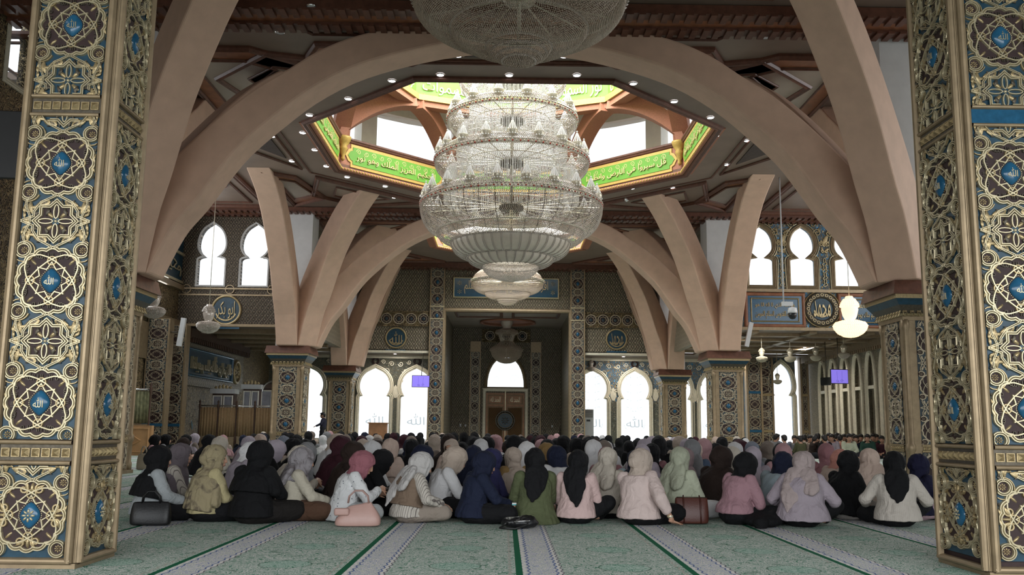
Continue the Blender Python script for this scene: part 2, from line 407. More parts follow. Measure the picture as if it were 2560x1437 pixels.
def cloth(name, bs=90, fold=True, pattern=None):
    """fabric tinted by the object's own colour"""
    t = NT(name); oi = t.new('ShaderNodeObjectInfo'); c = t.coord(); col = oi.outputs['Color']
    n = t.noise(c, 7, 3)
    dk = t.mix(.10, col, (0, 0, 0)); base = t.mix(n, dk, col)
    if pattern == 'stripe':
        s = t.sep(c); k = t.math('PINGPONG', t.math('MULTIPLY', t.math('ADD', s[0], t.math('MULTIPLY', s[1], .35)), 40.0), .5)
        base = t.mix(t.math('LESS_THAN', k, .10), base, (.14, .12, .11))
    elif pattern == 'dots':
        v = t.new('ShaderNodeTexVoronoi'); v.inputs['Scale'].default_value = 26; t.L(c, v.inputs['Vector'])
        base = t.mix(t.math('LESS_THAN', v.outputs['Distance'], .16), base, (.06, .06, .09))
    elif pattern == 'dye':
        base = t.mix(t.ramp(t.noise(c, 6.5, 3, .6, 1.0), [(.50, (0, 0, 0)), (.64, (1, 1, 1))]), base, t.mix(.72, base, (.05, .035, .035)))
    elif pattern == 'check':
        s = t.sep(c); k1 = t.math('GREATER_THAN', t.math('PINGPONG', t.math('MULTIPLY', s[0], 16.0), .5), .25); k2 = t.math('GREATER_THAN', t.math('PINGPONG', t.math('MULTIPLY', s[2], 16.0), .5), .25)
        base = t.mix(t.math('MULTIPLY', t.math('ADD', k1, k2), .45), base, (.06, .02, .06))
    elif pattern == 'knit':
        s = t.sep(c); k = t.math('PINGPONG', t.math('MULTIPLY', s[0], 55.0), .5); base = t.mix(t.math('MULTIPLY', k, .5), base, t.mix(.5, base, (0, 0, 0)))
    t.set(base, .85, 0, .2)
    w1 = t.noise(c, 9, 3, .5, 1.5); t.bump(t.math('ADD', t.math('MULTIPLY', w1, 2.2 if fold else .8), t.math('MULTIPLY', t.noise(c, bs, 2), .15)), .5, .02); return t.m
for k in (None, 'stripe', 'dots', 'dye', 'check', 'knit'): M['cloth_' + (k or 'plain')] = cloth('fabric_' + (k or 'plain'), pattern=k)
M['leather'] = simple('bag_leather', (.5, .5, .5), .4)
def leather():
    t = NT('bag_leather_tinted'); oi = t.new('ShaderNodeObjectInfo'); c = t.coord(); t.set(t.mix(t.noise(c, 8), oi.outputs['Color'], t.mix(.2, oi.outputs['Color'], (0, 0, 0))), .42, 0, .4); t.bump(t.noise(c, 60, 3), .15, .01); return t.m
M['leather'] = leather()
M['paper'] = simple('white_paper', (.75, .75, .74), .8, 0, .03, 10); M['teal'] = simple('teal_cover', (.06, .33, .36), .5)
# ---------------------------------------------------------------- carved relief panels
GM = ['gold', 'blue', 'maroon', 'bronze', 'pale_gold']           # material slots of a carved panel
def cmats(): return [M[k] for k in GM]
def fmats(): return [M['far_gold'], M['far_blue'], M['maroon'], M['bronze'], M['far_gold']]
FL = lambda a, b, n: (a, b, n)                                      # panel space
D1 = [(-1, 0), (-.6, .9), (.6, .9), (1, 0)]
def disc(mb, cx, cy, r, n, mi, seg=20): mb.add([(cx + r * math.cos(2 * PI * i / seg), cy + r * math.sin(2 * PI * i / seg), n) for i in range(seg)], [tuple(range(seg))], mi)
def dome(mb, cx, cy, rx, ry, h, mi, seg=10, rings=3, n0=0.0, pt=0.0):
    vs = []; fs = []
    for k in range(rings):
        f = math.cos(PI / 2 * k / rings); z = n0 + h * math.sin(PI / 2 * k / rings)
        for i in range(seg):
            a = 2 * PI * i / seg; p = 1 + pt * abs(math.sin(a)) ** 6
            vs.append((cx + rx * f * math.cos(a) * (1 - pt * .35 * abs(math.sin(a)) ** 2), cy + ry * f * math.sin(a) * p, z))
    vs.append((cx, cy, n0 + h)); t = len(vs) - 1
    for k in range(rings - 1):
        for i in range(seg): fs.append((k * seg + i, k * seg + (i + 1) % seg, (k + 1) * seg + (i + 1) % seg, (k + 1) * seg + i))
    for i in range(seg): fs.append(((rings - 1) * seg + i, (rings - 1) * seg + (i + 1) % seg, t))
    mb.add(vs, fs, mi, True)
def rosette(mb, cx, cy, r, mi=0, pet=8, hi=True, n0=.004):
    for i in range(pet):
        a = 2 * PI * i / pet; L = MB(); dome(L, 0, .6 * r, .17 * r, .34 * r, .10 * r + .004, mi, 6 if hi else 4, 2)
        mb.join(L, Matrix.Translation((cx, cy, n0)) @ Matrix.Rotation(a, 4, 'Z'))
    dome(mb, cx, cy, .2 * r, .2 * r, .012, mi, 8 if hi else 5, 2, n0)
def leaf(mb, cx, cy, L, wd, ang, mi=0, hi=True, curl=.35):
    """fan leaf with raised veins, in panel space"""
    n = 5 if hi else 3; vs = []; fs = []
    for i in range(n + 1):
        t = i / n; w = wd * math.sin(PI * min(1, t * .9 + .08)) ** .8; bx = curl * L * t * t
        for k, hh in ((-1, .002), (-.5, .012), (0, .006), (.5, .012), (1, .002)): vs.append((bx + k * w * .5, t * L, hh + .006 * math.sin(PI * t)))
    for i in range(n):
        for k in range(4): fs.append((i * 5 + k, i * 5 + k + 1, i * 5 + k + 6, i * 5 + k + 5))
    q = MB(); q.add(vs, fs, mi, True); mb.join(q, Matrix.Translation((cx, cy, .004)) @ Matrix.Rotation(ang, 4, 'Z'))
def spiral(cx, cy, r0, r1, a0, turns, n=14): return [(cx + (r0 + (r1 - r0) * i / n) * math.cos(a0 + turns * 2 * PI * i / n), cy + (r0 + (r1 - r0) * i / n) * math.sin(a0 + turns * 2 * PI * i / n)) for i in range(n + 1)]
def lobed(r, amp, k, n): return [((r + amp * abs(math.cos(k * t / 2)) - amp) * math.cos(t), (r + amp * abs(math.cos(k * t / 2)) - amp) * math.sin(t)) for t in [2 * PI * i / n for i in range(n)]]
def octagram(r): return [((r if i % 2 == 0 else r * .765) * math.cos(PI * i / 8), (r if i % 2 == 0 else r * .765) * math.sin(PI * i / 8)) for i in range(16)]
def lens(L, wd, ang, n=10):
    """pointed oval outline with tips along ang"""
    pts = [(L * math.cos(PI * i / n), wd * math.sin(PI * i / n)) for i in range(n + 1)] + [(-L * math.cos(PI * i / n), -wd * math.sin(PI * i / n)) for i in range(1, n)]
    c, s = math.cos(ang), math.sin(ang); return [(x * c - y * s, x * s + y * c) for x, y in pts]
def medallion(mb, W, hi=True, boss='allah', text=True):
    """lobed ring, crossed pointed ovals, petal crown, blue boss; centred on 0,0"""
    r = W * .485; N = 96 if hi else 36
    mb.strap(lobed(r, .016, 16, N), .030, .022, FL, 4 if hi else 0, True, None if hi else D1)
    disc(mb, 0, 0, r * .97, .0025, 2, 24)
    for a in (PI / 4, -PI / 4):
        mb.strap(lens(r * .98, r * .52, a + .0), .014, .022, FL, 4 if hi else 0, True, D1)
    cr = []
    for i in range(16): cr.append(((.56 if i % 2 == 0 else .36) * r * math.cos(PI * i / 8 + PI / 8 * 0), (.56 if i % 2 == 0 else .36) * r * math.sin(PI * i / 8)))
    mb.strap(cr, .012, .018, FL, 4 if hi else 0, True, D1)
    if hi:
        for k in range(4):
            a = k * PI / 2; mb.strap(circ(.60 * r * math.cos(a), .60 * r * math.sin(a), .062 * W, 14), .012, .02, FL, 0, True, D1)
            dome(mb, .62 * r * math.cos(a), .62 * r * math.sin(a), .012, .012, .014, 0, 6, 2)
            a += PI / 4; L = MB(); dome(L, 0, .80 * r, .012, .035, .014, 0, 6, 2); mb.join(L, Matrix.Rotation(a, 4, 'Z'))
        if text:
            for k in range(4):
                T = MB(); put_text(T, 'لا اله الا الله', FL, -.115, .115, r * .66, r * .90, .001, .007, 3, res=1)
                mb.join(T, Matrix.Rotation(k * PI / 2, 4, 'Z'))
        else:
            for k in range(4):
                T = MB()
                for sg in (-1, 1):
                    T.strap(spiral(sg * .055, r * .74, .036, .008, PI / 2 + (0 if sg > 0 else 0), sg * 1.2), .016, .022, FL, 0, False, D1)
                    leaf(T, sg * .02, r * .66, .075, .03, -sg * .6, 0)
                dome(T, 0, r * .76, .014, .045, .025, 0, 8, 2); mb.join(T, Matrix.Rotation(k * PI / 2, 4, 'Z'))
def boss_mesh(mb, W, hi=True, kind='allah'):
    r = W * .485
    dome(mb, 0, 0, r * .285, r * .29, .030, 0, 20 if hi else 8, 5 if hi else 2, .006, .28)
    if hi:
        for i in range(36):
            a = 2 * PI * i / 36; p = 1 + .28 * abs(math.sin(a)) ** 6
            dome(mb, r * .32 * math.cos(a) * (1 - .1 * abs(math.sin(a)) ** 2), r * .32 * math.sin(a) * p, .005, .005, .01, 1, 5, 1, .004)
        if kind == 'allah': put_text(mb, 'الله', FL, -.034, .034, -.033, .036, .026, .006, 1)
        else: rosette(mb, 0, 0, .05, 1, 8, True, .034)
def star(mb, W, hi=True):
    r = W * .30; c = 4 if hi else 0
    mb.add([(x, y, .003) for x, y in octagram(r)], [tuple(range(16))], 2)
    mb.strap(octagram(r * 1.04), .026, .022, FL, c, True, None if hi else D1)
    for i in range(4):
        a = i * PI / 2; L = MB(); L.strap([(x, y + r * .48) for x, y in lens(.055 * W / .53, .018, PI / 2, 6 if hi else 4)], .011, .02, FL, c, True, D1); mb.join(L, Matrix.Rotation(a, 4, 'Z'))
        L = MB(); dome(L, 0, r * .47, .017, .04, .016, 0, 6, 2); mb.join(L, Matrix.Rotation(a + PI / 4, 4, 'Z'))
    mb.add([(x, y, .012) for x, y in octagram(r * .22)], [tuple(range(16))], 1); dome(mb, 0, 0, .014, .014, .014, 4, 6, 2, .012)
def roundel(mb, x, y, r, hi=True):
    disc(mb, x, y, r, .004, 2, 14)
    mb.strap(circ(x, y, r, 24 if hi else 12), r * .5, .026, FL, 4 if hi else 0, True, None if hi else D1)
    rosette(mb, x, y, r * .62, 0, 8 if hi else 6, hi)
def unit(W, P, hi=True, text=True):
    """one repeat: medallion at 0, star at +P/2; the panel spans b in -P/2*.. """
    mb = MB(); c = 4 if hi else 0; medallion(mb, W, hi, text=text); S = MB(); star(S, W, hi); mb.join(S, Matrix.Translation((0, P / 2, 0)))
    pr = None if hi else D1
    for sx in (-1, 1):
        for sy in (-1, 1): roundel(mb, sx * W * .415, sy * P * .255, W * .10, hi)
        # strap from the star tips to the rings and to the panel sides
        mb.strap([(sx * .016, W * .47), (sx * .016, P * .285), (sx * .11, P * .34), (sx * W * .315, P * .42), (sx * W * .315, P * .46), (sx * W * .5, P * .5)], .020, .022, FL, c, False, pr)
        mb.strap([(sx * .016, P - W * .47), (sx * .016, P * .715), (sx * .11, P * .66), (sx * W * .315, P * .58), (sx * W * .315, P * .54), (sx * W * .5, P * .5)], .020, .022, FL, c, False, pr)
        wav = [(sx * (W * .40 + .018 * math.sin(t * 9)), P * .30 + P * .40 * t) for t in [i / (20 if hi else 8) for i in range((20 if hi else 8) + 1)]]
        mb.strap(wav, .017, .02, FL, c, False, pr)
        for yy, fl in ((P * .325, 1), (P * .675, -1)):
            leaf(mb, sx * .055, yy, .10, .06, -sx * .9 if fl > 0 else PI + sx * .9, 0, hi, .3 * sx * fl)
            leaf(mb, sx * .19, yy + fl * .01, .085, .04, -sx * .2 if fl > 0 else PI + sx * .2, 0, hi, -.4 * sx * fl)
        if hi:
            for yy, fl in ((P * .40, 1), (P * .60, -1)):
                mb.strap(spiral(sx * .20, yy, .03, .006, PI / 2, sx * fl * 1.3), .011, .018, FL, 0, False, D1)
                leaf(mb, sx * .235, yy + fl * .02, .05, .025, sx * .5 if fl > 0 else PI - sx * .5, 0)
            for (lx, ly, ll, lw, la) in ((.06, .30, .06, .03, -1.4), (.10, .29, .05, .03, .5), (.145, .33, .06, .03, -1.0), (.17, .365, .05, .026, 1.2), (.12, .385, .06, .03, -.3), (.20, .335, .05, .024, -1.9), (.225, .30, .045, .022, .2), (.06, .345, .05, .03, .2), (.185, .42, .05, .026, -.8), (.225, .43, .04, .022, .9), (.225, .375, .04, .02, -2.4), (.16, .40, .045, .024, 2.6), (.03, .325, .045, .024, -2.6), (.20, .26, .05, .026, -.4), (.235, .02, .05, .022, .1), (.235, -.06, .05, .022, .3), (.238, .09, .05, .02, -.3)):
                ly *= P / .88
                for yy, fl in ((ly, 1), (P - ly, -1)): leaf(mb, sx * lx, yy, ll, lw, (sx * la if fl > 0 else PI - sx * la), 0 if int(lx * 1000) % 2 else 3, True, .5 * sx * fl)
            for yy in (P * .245, P * .755): mb.strap(arc(sx * W * .415, yy, W * .155, 90 if yy > P * .5 else 200, 340 if yy > P * .5 else 450, 14), .011, .018, FL, 0, False, D1)
    return mb
_UC = {}
def panel_mesh(W, z0, z1, first, P=.88, hi=False, boss_kind='allah', text=True):
    """relief mesh (and boss positions) for a strip of height z0..z1 whose medallions sit at first + k*P"""
    k = (W, P, hi, text)
    if k not in _UC: _UC[k] = unit(W, P, hi, text)
    mb = MB(); mb.add([(-W / 2, z0, 0), (W / 2, z0, 0), (W / 2, z1, 0), (-W / 2, z1, 0)], [(0, 1, 2, 3)], 1)
    b = first; cs = []
    while b - P * .5 > z0 + .02: b -= P
    while b - P * .5 < z1:
        mb.join(_UC[k], Matrix.Translation((0, b, 0)))
        if z0 + .05 < b < z1 - .05: cs.append(b)
        b += P
    # trim whatever hangs over the two ends
    V = np.concatenate(mb.v); e = .004
    keep = []; km = []; ks = []
    ok = (V[:, 1] > z0 - .012) & (V[:, 1] < z1 + .012) & (abs(V[:, 0]) < W / 2 + .012)
    for f, m, s in zip(mb.f, mb.m, mb.sm):
        if all(ok[i] for i in f): keep.append(f); km.append(m); ks.append(s)
    V[:, 1] = np.clip(V[:, 1], z0, z1); V[:, 0] = np.clip(V[:, 0], -W / 2, W / 2)
    used = np.zeros(len(V), bool)
    for f in keep: used[list(f)] = True
    ix = np.cumsum(used) - 1
    q = MB(); q.add(V[used], [tuple(int(ix[i]) for i in f) for f in keep]); q.m = km; q.sm = ks
    return q, cs
# ---------------------------------------------------------------- the hall
ZC = 9.435
mb = MB(); mb.add([(-20, -8, 0), (20, -8, 0), (20, 58, 0), (-20, 58, 0)], [(0, 1, 2, 3)]); struct('floor', mb, M['carpet'])
def octa(a, cy, rot=0.0, cx=0.0):
    R = a / math.cos(PI / 8); return [(cx + R * math.cos(PI / 8 + k * PI / 4 + rot), cy + R * math.sin(PI / 8 + k * PI / 4 + rot)) for k in range(8)]
OA, OY = 5.71, 27.31; OA2, OY2 = 3.46, 41.4
mb = MB(); mb.prism([(20, -8), (20, 36.5), (8.6, 36.5), (8.6, 58), (-8.6, 58), (-8.6, 36.5), (-20, 36.5), (-20, 22), (-10.6, 22), (-10.6, -8)], ZC, ZC + .2, 'z', 0, [octa(OA, OY), octa(OA2, OY2)]); struct('ceiling', mb, M['ceil'])
def rails(mb, poly, w, h, z=ZC, mi=0, closed=True):
    """moulding hung under the ceiling along poly"""
    mb.strap(poly, w, h, lambda a, b, n: (a, b, z - n), mi, closed, [(-1, 0), (-1, .6), (-.5, 1), (.2, .7), (.6, 1), (1, .5), (1, 0)])
def flat(mb, poly, z, mi=0): mb.prism(poly, z, z + .03, 'z', mi)
ntrim = [0]
def trim(mb, mats): ntrim[0] += 1; return struct('trim_%d' % ntrim[0], mb, mats)
# far bays: wall between the galleries with the niche, lower walls, side walls
XN0, XN1, ZN = -3.32, 3.25, 7.05
mb = MB(); mb.prism([(-9, 4.84), (XN0 - .72, 4.84), (XN0, 4.84), (XN0, ZN), (XN1, ZN), (XN1, 4.84), (XN1 + .72, 4.84), (9, 4.84), (9, ZC), (-9, ZC)], 47.6, 48.1, 'y'); struct('wall_back', mb, M['lat_y'])
# upper gallery walls of the two side arms, pierced by keyhole windows
LW = [(-11.8, 1.12), (-10.1, 1.12)]; RW = [(9.99, 1.1), (11.64, 1.1), (13.42, 1.1), (15.2, 1.1)]
lk = [keyhole(c, 6.41, w_, 7.58, 8.97, .48, 1.0) for c, w_ in LW]; rk = [keyhole(c, 6.64, w_, 7.85, 9.17, .5, 1.0) for c, w_ in RW]
mb = MB(); mb.prism([(-13.1, 4.84), (-8.3, 4.84), (-8.3, ZC), (-13.1, ZC)], 36.0, 36.35, 'y', 0, lk); struct('wall_gallery_left', mb, M['lat_dark'])
mb = MB(); mb.prism([(8.3, 4.95), (16.2, 4.95), (16.2, ZC), (8.3, ZC)], 36.0, 36.35, 'y', 0, rk); struct('wall_gallery_right', mb, M['arab_blue'])
for nm, x, s in (('wall_gallery_side_left', -8.25, -1), ('wall_gallery_side_right', 8.25, 1)):
    mb = MB(); mb.prism([(36.9, 4.84), (46.2, 4.84), (46.2, ZC), (36.9, ZC)], x, x + s * .3, 'x', 0, [keyhole(y, 6.6, 1.1, 7.8, 9.0, .5) for y in (39.2, 42.6)]); struct(nm, mb, M['lat_x'])
# lower back wall with its big arched windows
BW = [(-10.85, 1.9), (-7.2, 1.84), (-4.95, 1.84), (4.65, 1.78), (6.98, 1.74), (9.25, 1.74), (11.3, 1.7)]
bk = [keyhole(c, .25, w_, 2.72, 4.28, .86, 1.0) for c, w_ in BW]
mb = MB()
for x0, x1, wins in ((-13.2, XN0 - .05, bk[:3]), (XN1 + .05, 12.6, bk[3:])):
    mb.prism([(x0, 0), (x1, 0), (x1, 4.95), (x0, 4.95)], 50.5, 50.9, 'y', 0 if x0 < 0 else 1, wins)
struct('wall_back_lower', mb, [M['arab_grey'], M['arab_blue']])
# niche behind the far wall
mb = MB(); mb.box(XN0 - .3, XN0, 47.6, 56.3, 0, ZN + .2); struct('wall_niche_left', mb, M['lat_x'])
mb = MB(); mb.box(XN1, XN1 + .3, 47.6, 56.3, 0, ZN + .2); struct('wall_niche_right', mb, M['lat_x'])
nw = [(-1.28, 3.36)] + [(1.12, 3.36)] + [(-.08 + 1.2 * math.cos(t) , 3.36 + .0 + 2.0 * math.sin(t) ** .85) for t in [PI * i / 16 for i in range(1, 16)]]
mb = MB(); mb.prism([(XN0 - .3, 0), (XN1 + .3, 0), (XN1 + .3, ZN + .2), (XN0 - .3, ZN + .2)], 56.0, 56.4, 'y', 0, [nw]); struct('wall_niche_back', mb, M['lat_y'])
mb = MB(); mb.prism([(XN0 - .3, 47.7), (XN1 + .3, 47.7), (XN1 + .3, 56.3), (XN0 - .3, 56.3)], ZN, ZN + .2, 'z', 0, [circ(0, 52.6, 1.55, 32)]); struct('ceiling_niche', mb, M['ceil_l'])
mb = MB(); mb.lathe([(1.55, .02), (1.62, -.12), (1.45, -.1), (1.5, .1)], 40, (0, 52.6, ZN), 0); mb.lathe([(1.5, .1), (1.5, .9)], 40, (0, 52.6, ZN), 1, cap=False); disc(mb, 0, 52.6, 1.5, ZN + .9, 2, 32); trim(mb, [M['terra'], M['green'], M['cream']])
mb = MB()
for x0, x1 in ((-2.75, -.35), (.28, 2.7)): rails(mb, [(x0, 48.1), (x1, 48.1), (x1, 50.3), (x0, 50.3)], .16, .07, ZN)
trim(mb, M['trim'])
# aisle ceilings under the galleries, outer walls
mb = MB(); mb.box(-13.2, XN0 - .3, 47.6, 50.6, 4.86, 4.95); mb.box(XN1 + .3, 16.2, 47.6, 50.6, 4.86, 4.95); mb.box(-13.2, -8.3, 36.05, 47.6, 4.86, 4.95); mb.box(8.3, 16.2, 36.05, 47.6, 4.96, 5.05); struct('ceiling_aisle', mb, M['ceil'])
mb = MB(); mb.prism([(-8, 0), (51, 0), (51, 4.95), (36.3, 4.95), (36.3, ZC), (-8, ZC)], -13.3, -13.0, 'x', 0, [keyhole(23.5, 6.9, 1.5, 8.2, 9.35, .7), keyhole(20.6, 6.9, 1.5, 8.2, 9.35, .7)] ); struct('wall_left', mb, M['arab_brown'])
NK = keyhole(18.85, 8.05, 1.0, 9.35, 10.7, .7)
mb = MB(); mb.prism([(6, 0), (21.5, 0), (21.5, 11.4), (6, 11.4)], -10.9, -10.6, 'x', 0, [NK]); struct('wall_left_near', mb, M['arab_brown'])
RN = [(39.0 + 1.55 * k) for k in range(-3, 6)]
mb = MB(); mb.prism([(-8, 0), (49.2, 0), (49.2, 4.95), (-8, 4.95)], 16.0, 16.5, 'x', 0, [lancet(y, .1, .95, 3.0, 4.5) for y in RN] + [lancet(y, .1, 2.2, 3.0, 4.6) for y in (30.5, 26.5, 22.5, 16, 11)]); struct('wall_right', mb, M['arab_light'])
mb = MB(); mb.prism([(-8, 4.95), (36.0, 4.95), (36.0, ZC), (-8, ZC)], 16.0, 16.5, 'x', 0, [keyhole(y, 6.4, 1.6, 8.0, 9.2, .6) for y in (31, 28, 25, 22)]); struct('wall_right_upper', mb, M['arab_brown'])
mb = MB()
for y in RN: mb.box(16.2, 16.26, y - .6, y + .6, 0, 4.7)
trim(mb, M['frame'])
# right rear lower wall with arched windows seen past the far column
rl = [keyhole(14.55, .2, 1.35, 2.95, 4.7, .8)]
mb = MB(); mb.prism([(12.6, 0), (15.3, 0), (15.3, 4.98), (12.6, 4.98)], 49.0, 49.5, 'y', 0, rl); struct('wall_right_rear', mb, M['arab_blue'])
# --- drum over the main opening
wz0, wz1, RD = 9.85, 12.55, 7.5
mb = MB()
def ringmesh(mb, r0, r1, z0, z1, seg=48, cy_=OY, mi=0): mb.lathe([(r0, z0), (r1, z0), (r1, z1), (r0, z1), (r0, z0)], seg, (0, cy_, 0), mi, False, cap=False)
ringmesh(mb, RD - .1, RD + .5, 9.6, wz0 + .0); ringmesh(mb, RD - .15, RD + .5, wz1, 13.2)
ringmesh(mb, 5.0, RD + .5, 13.15, 13.4)
for k in range(12):
    a = math.radians(15 + 30 * k); q = MB(); q.box(-.34, .34, -.15, .3, wz0, wz1); mb.join(q, Matrix.Translation((0, OY, 0)) @ Matrix.Rotation(-a, 4, 'Z') @ Matrix.Translation((0, RD, 0)))
struct('wall_drum', mb, M['cream'])
mb = MB(); mb.lathe([(5.1, 13.2), (5.0, 14.5), (4.3, 16.2), (3.0, 17.4), (1.4, 18.0), (0, 18.2)], 32, (0, OY, 0), 0, True, cap=False); struct('ceiling_dome', mb, M['cream'])
mb = MB(); mb.lathe([(OA2 + .5, 9.6), (OA2 + .5, 12.2), (2.6, 13.6), (0, 14.2)], 24, (0, OY2, 0), 0, True, cap=False); struct('ceiling_rear_dome', mb, M['cream'])
nwin = [0]
def window(outline, y, axis='y', d=.03, frame=None, etch=None, mat='glass'):
    """a pane set in an opening (window_n) with its moulded frame"""
    nwin[0] += 1; mb = MB(); mb.prism(outline, y, y + d, axis); o = struct('window_%d' % nwin[0], mb, M[mat])
    if frame:
        f, wd, h, mi = frame; fb = MB()
        fb.strap(outline, wd, h, f, 0, True, [(-1, 0), (-1, .7), (-.55, 1), (-.2, .6), (.15, .9), (.6, .5), (1, .35), (1, 0)]); fb.build('window_frame', M[mi], o)
    return o
for k in range(12):
    a = math.radians(30 * k); q = MB(); q.box(-1.62, 1.62, 0, .03, wz0, wz1); mb = MB(); mb.join(q, Matrix.Translation((0, OY, 0)) @ Matrix.Rotation(-a, 4, 'Z') @ Matrix.Translation((0, RD + .05, 0))); nwin[0] += 1; struct('window_%d' % nwin[0], mb, M['glass'])
def shift(o, k, c):
    """outline grown about its centre line by k metres (for the frame line)"""
    n = len(o); r = []
    for i in range(n):
        a = Vector(o[i - 1]); b = Vector(o[(i + 1) % n]); t = (b - a).normalized(); r.append((o[i][0] + t.y * k, o[i][1] - t.x * k))
    return r
for o in lk: window(o, 36.3, frame=(FY(36.0), .07, .04, 'white'))
for o in rk: window(o, 36.3, frame=(FY(36.0), .17, .07, 'moulding'))
ETX = []
for i, o in enumerate(bk):
    ob = window(o, 50.8, frame=(FY(50.5), .22, .10, 'frame')); cx, w_ = BW[i]
    e = MB(); f = FY(50.79)
    # etched scrolls and the word in a circle
    if i != 0:
        put_text(e, 'الله', f, cx - w_ * .26, cx + w_ * .26, 1.12, 1.72, .0, .02, 0)
        if cx > 0: e.strap(circ(cx, 1.42, w_ * .34, 28), .03, .01, f, 0, True, D1)
        for k in range(5 if cx > 0 else 0):
            z = 2.15 + .42 * k
            for s in (-1, 1):
                e.strap(spiral(cx + s * w_ * .2, z, .20, .03, PI / 2 * (1 if s > 0 else 1), s * 1.2), .028, .01, f, 0, False, D1)
                e.strap([(cx + s * .04, z - .2), (cx + s * w_ * .10, z), (cx + s * w_ * .36, z + .14)], .024, .01, f, 0, False, D1)
            e.strap(circ(cx, z + .05, .06, 10), .02, .01, f, 0, True, D1)
        for k in range(3 if cx > 0 else 0):
            for s in (-1, 1): e.strap(spiral(cx + s * w_ * .3, .55 + .3 * k, .12, .02, 0, s * 1.1), .025, .01, f, 0, False, D1)
        e.build('etching', M['etched'], ob)
for o in rl: window(o, 49.4, frame=(FY(49.0), .22, .12, 'frame'))
ob = window(nw, 56.3, frame=(FY(56.0), .2, .1, 'moulding')); e = MB(); f = FY(56.28)
for s in (-1, 1):
    e.strap(spiral(-.08 + s * .5, 3.95, .32, .05, 0, s * 1.1), .03, .01, f, 0, False, D1); e.strap(spiral(-.08 + s * .35, 4.6, .2, .03, 0, s * 1.1), .03, .01, f, 0, False, D1)
e.build('etching', M['etched'], ob)
for i, y in enumerate((23.5, 20.6)): window(keyhole(y, 6.9, 1.5, 8.2, 9.35, .7), -13.2, 'x', frame=(FXP(-13.0), .18, .06, 'frame'))
window(NK, -10.8, 'x', frame=(FXP(-10.6), .14, .05, 'frame'))
for y in (39.2, 42.6):
    for x, f in ((-8.4, FXP(-8.25)), (8.37, FXM(8.25))): window(keyhole(y, 6.6, 1.1, 7.8, 9.0, .5), x, 'x', frame=(f, .12, .05, 'white'))
# niches of the right wall: moulded surround and patterned infill
for y in RN:
    o = lancet(y, .1, .95, 3.0, 4.5); nwin[0] += 1
    mb = MB(); mb.prism([(y - .22, .1), (y + .22, .1), (y + .22, 2.85), (y - .22, 2.85)], 16.14, 16.2, 'x'); mb.prism(lancet(y, 3.15, .44, 3.3, 4.2), 16.14, 16.2, 'x')
    w_ = struct('window_%d' % nwin[0], mb, M['arab_light']); fb = MB(); fb.strap(o, .24, .10, FXM(16.0), 0, True, [(-1, 0), (-1, .7), (-.55, 1), (-.2, .6), (.15, .9), (.6, .5), (1, .35), (1, 0)])
    fb.box(15.98, 16.2, y - .45, y + .45, 2.9, 3.05); fb.build('window_frame', M['frame'], w_)
mb = MB(); mb.prism([(-10.6, 4.1), (16, 4.1), (16, 11), (-10.6, 11)], -.9, -.5, 'y'); struct('wall_shading_lintel', mb, M['white'])  # unseen lintel behind the camera, added to shade the pillar tops and near ceiling
# mouldings and coffers of the main ceiling
def octr(a, cy=OY): return octa(a, cy)
mb = MB(); rails(mb, octr(OA + .12), .20, .10); rails(mb, octr(OA + 1.05), .07, .035); trim(mb, M['trim'])
mb = MB(); tri = MB()
for k in range(8):
    q = MB(); q2 = MB(); a0 = OA + 1.25; t = math.tan(PI / 8)
    if k % 2 == 0:                                   # sides facing the piers' arches: triangular coffers
        P = [(a0, -a0 * t * .80), (a0, a0 * t * .80), (a0 + 1.35, 0)]
        rails(q, P, .12, .06); P2 = [(a0 + .22, -1.15), (a0 + .22, 1.15), (a0 + .85, 0)]; flat(q2, P2, ZC - .03)
    R_ = Matrix.Translation((0, OY, 0)) @ Matrix.Rotation(k * PI / 4, 4, 'Z'); mb.join(q, R_); tri.join(q2, R_)
trim(mb, M['trim']); trim(tri, M['dark'])
def beam(x0, x1, y0, y1, h, dent=True, z=ZC):
    """shallow painted beam with a dentil course"""
    mb = MB(); mb.box(x0, x1, y0, y1, z - h, z, 0)
    if dent:
        lx, ly = x1 - x0, y1 - y0
        if lx > ly:
            for e in (y0, y1):
                mb.box(x0, x1, e - .16, e + .16, z - h - .05, z - .02, 1)
                for i in range(int(lx / .24)): mb.box(x0 + .24 * i, x0 + .24 * i + .13, e - .2, e + .2, z - h - .10, z - h - .05, 1)
        else:
            for e in (x0, x1):
                mb.box(e - .16, e + .16, y0, y1, z - h - .05, z - .02, 1)
                for i in range(int(ly / .24)): mb.box(e - .2, e + .2, y0 + .24 * i, y0 + .24 * i + .13, z - h - .10, z - h - .05, 1)
    return trim(mb, [M['rust'], M['trim']])
beam(-10.5, 16, 17.5, 18.22, .16); beam(-13, 16, 35.2, 36.0, .14); beam(-8.2, 8.2, 46.9, 47.58, .22)
beam(-9.3, -8.9, 9, 17.2, .14); beam(9.0, 9.4, 9, 17.2, .14)
mb = MB()
for x0, x1 in ((-12.7, -9.4), (9.6, 15.6)):
    for y0, y1 in ((19.2, 26.8), (27.6, 34.9)):
        rails(mb, [(x0, y0), (x1, y0), (x1, y1), (x0, y1)], .22, .12); rails(mb, [(x0 + .5, y0 + .5), (x1 - .5, y0 + .5), (x1 - .5, y1 - .5), (x0 + .5, y1 - .5)], .09, .05)
        rails(mb, [((x0 + x1) / 2 + 1.2 * math.cos(a), (y0 + y1) / 2 + 1.2 * math.sin(a)) for a in [PI / 4 * k for k in range(8)]], .1, .06)
trim(mb, M['trim'])
COF = []
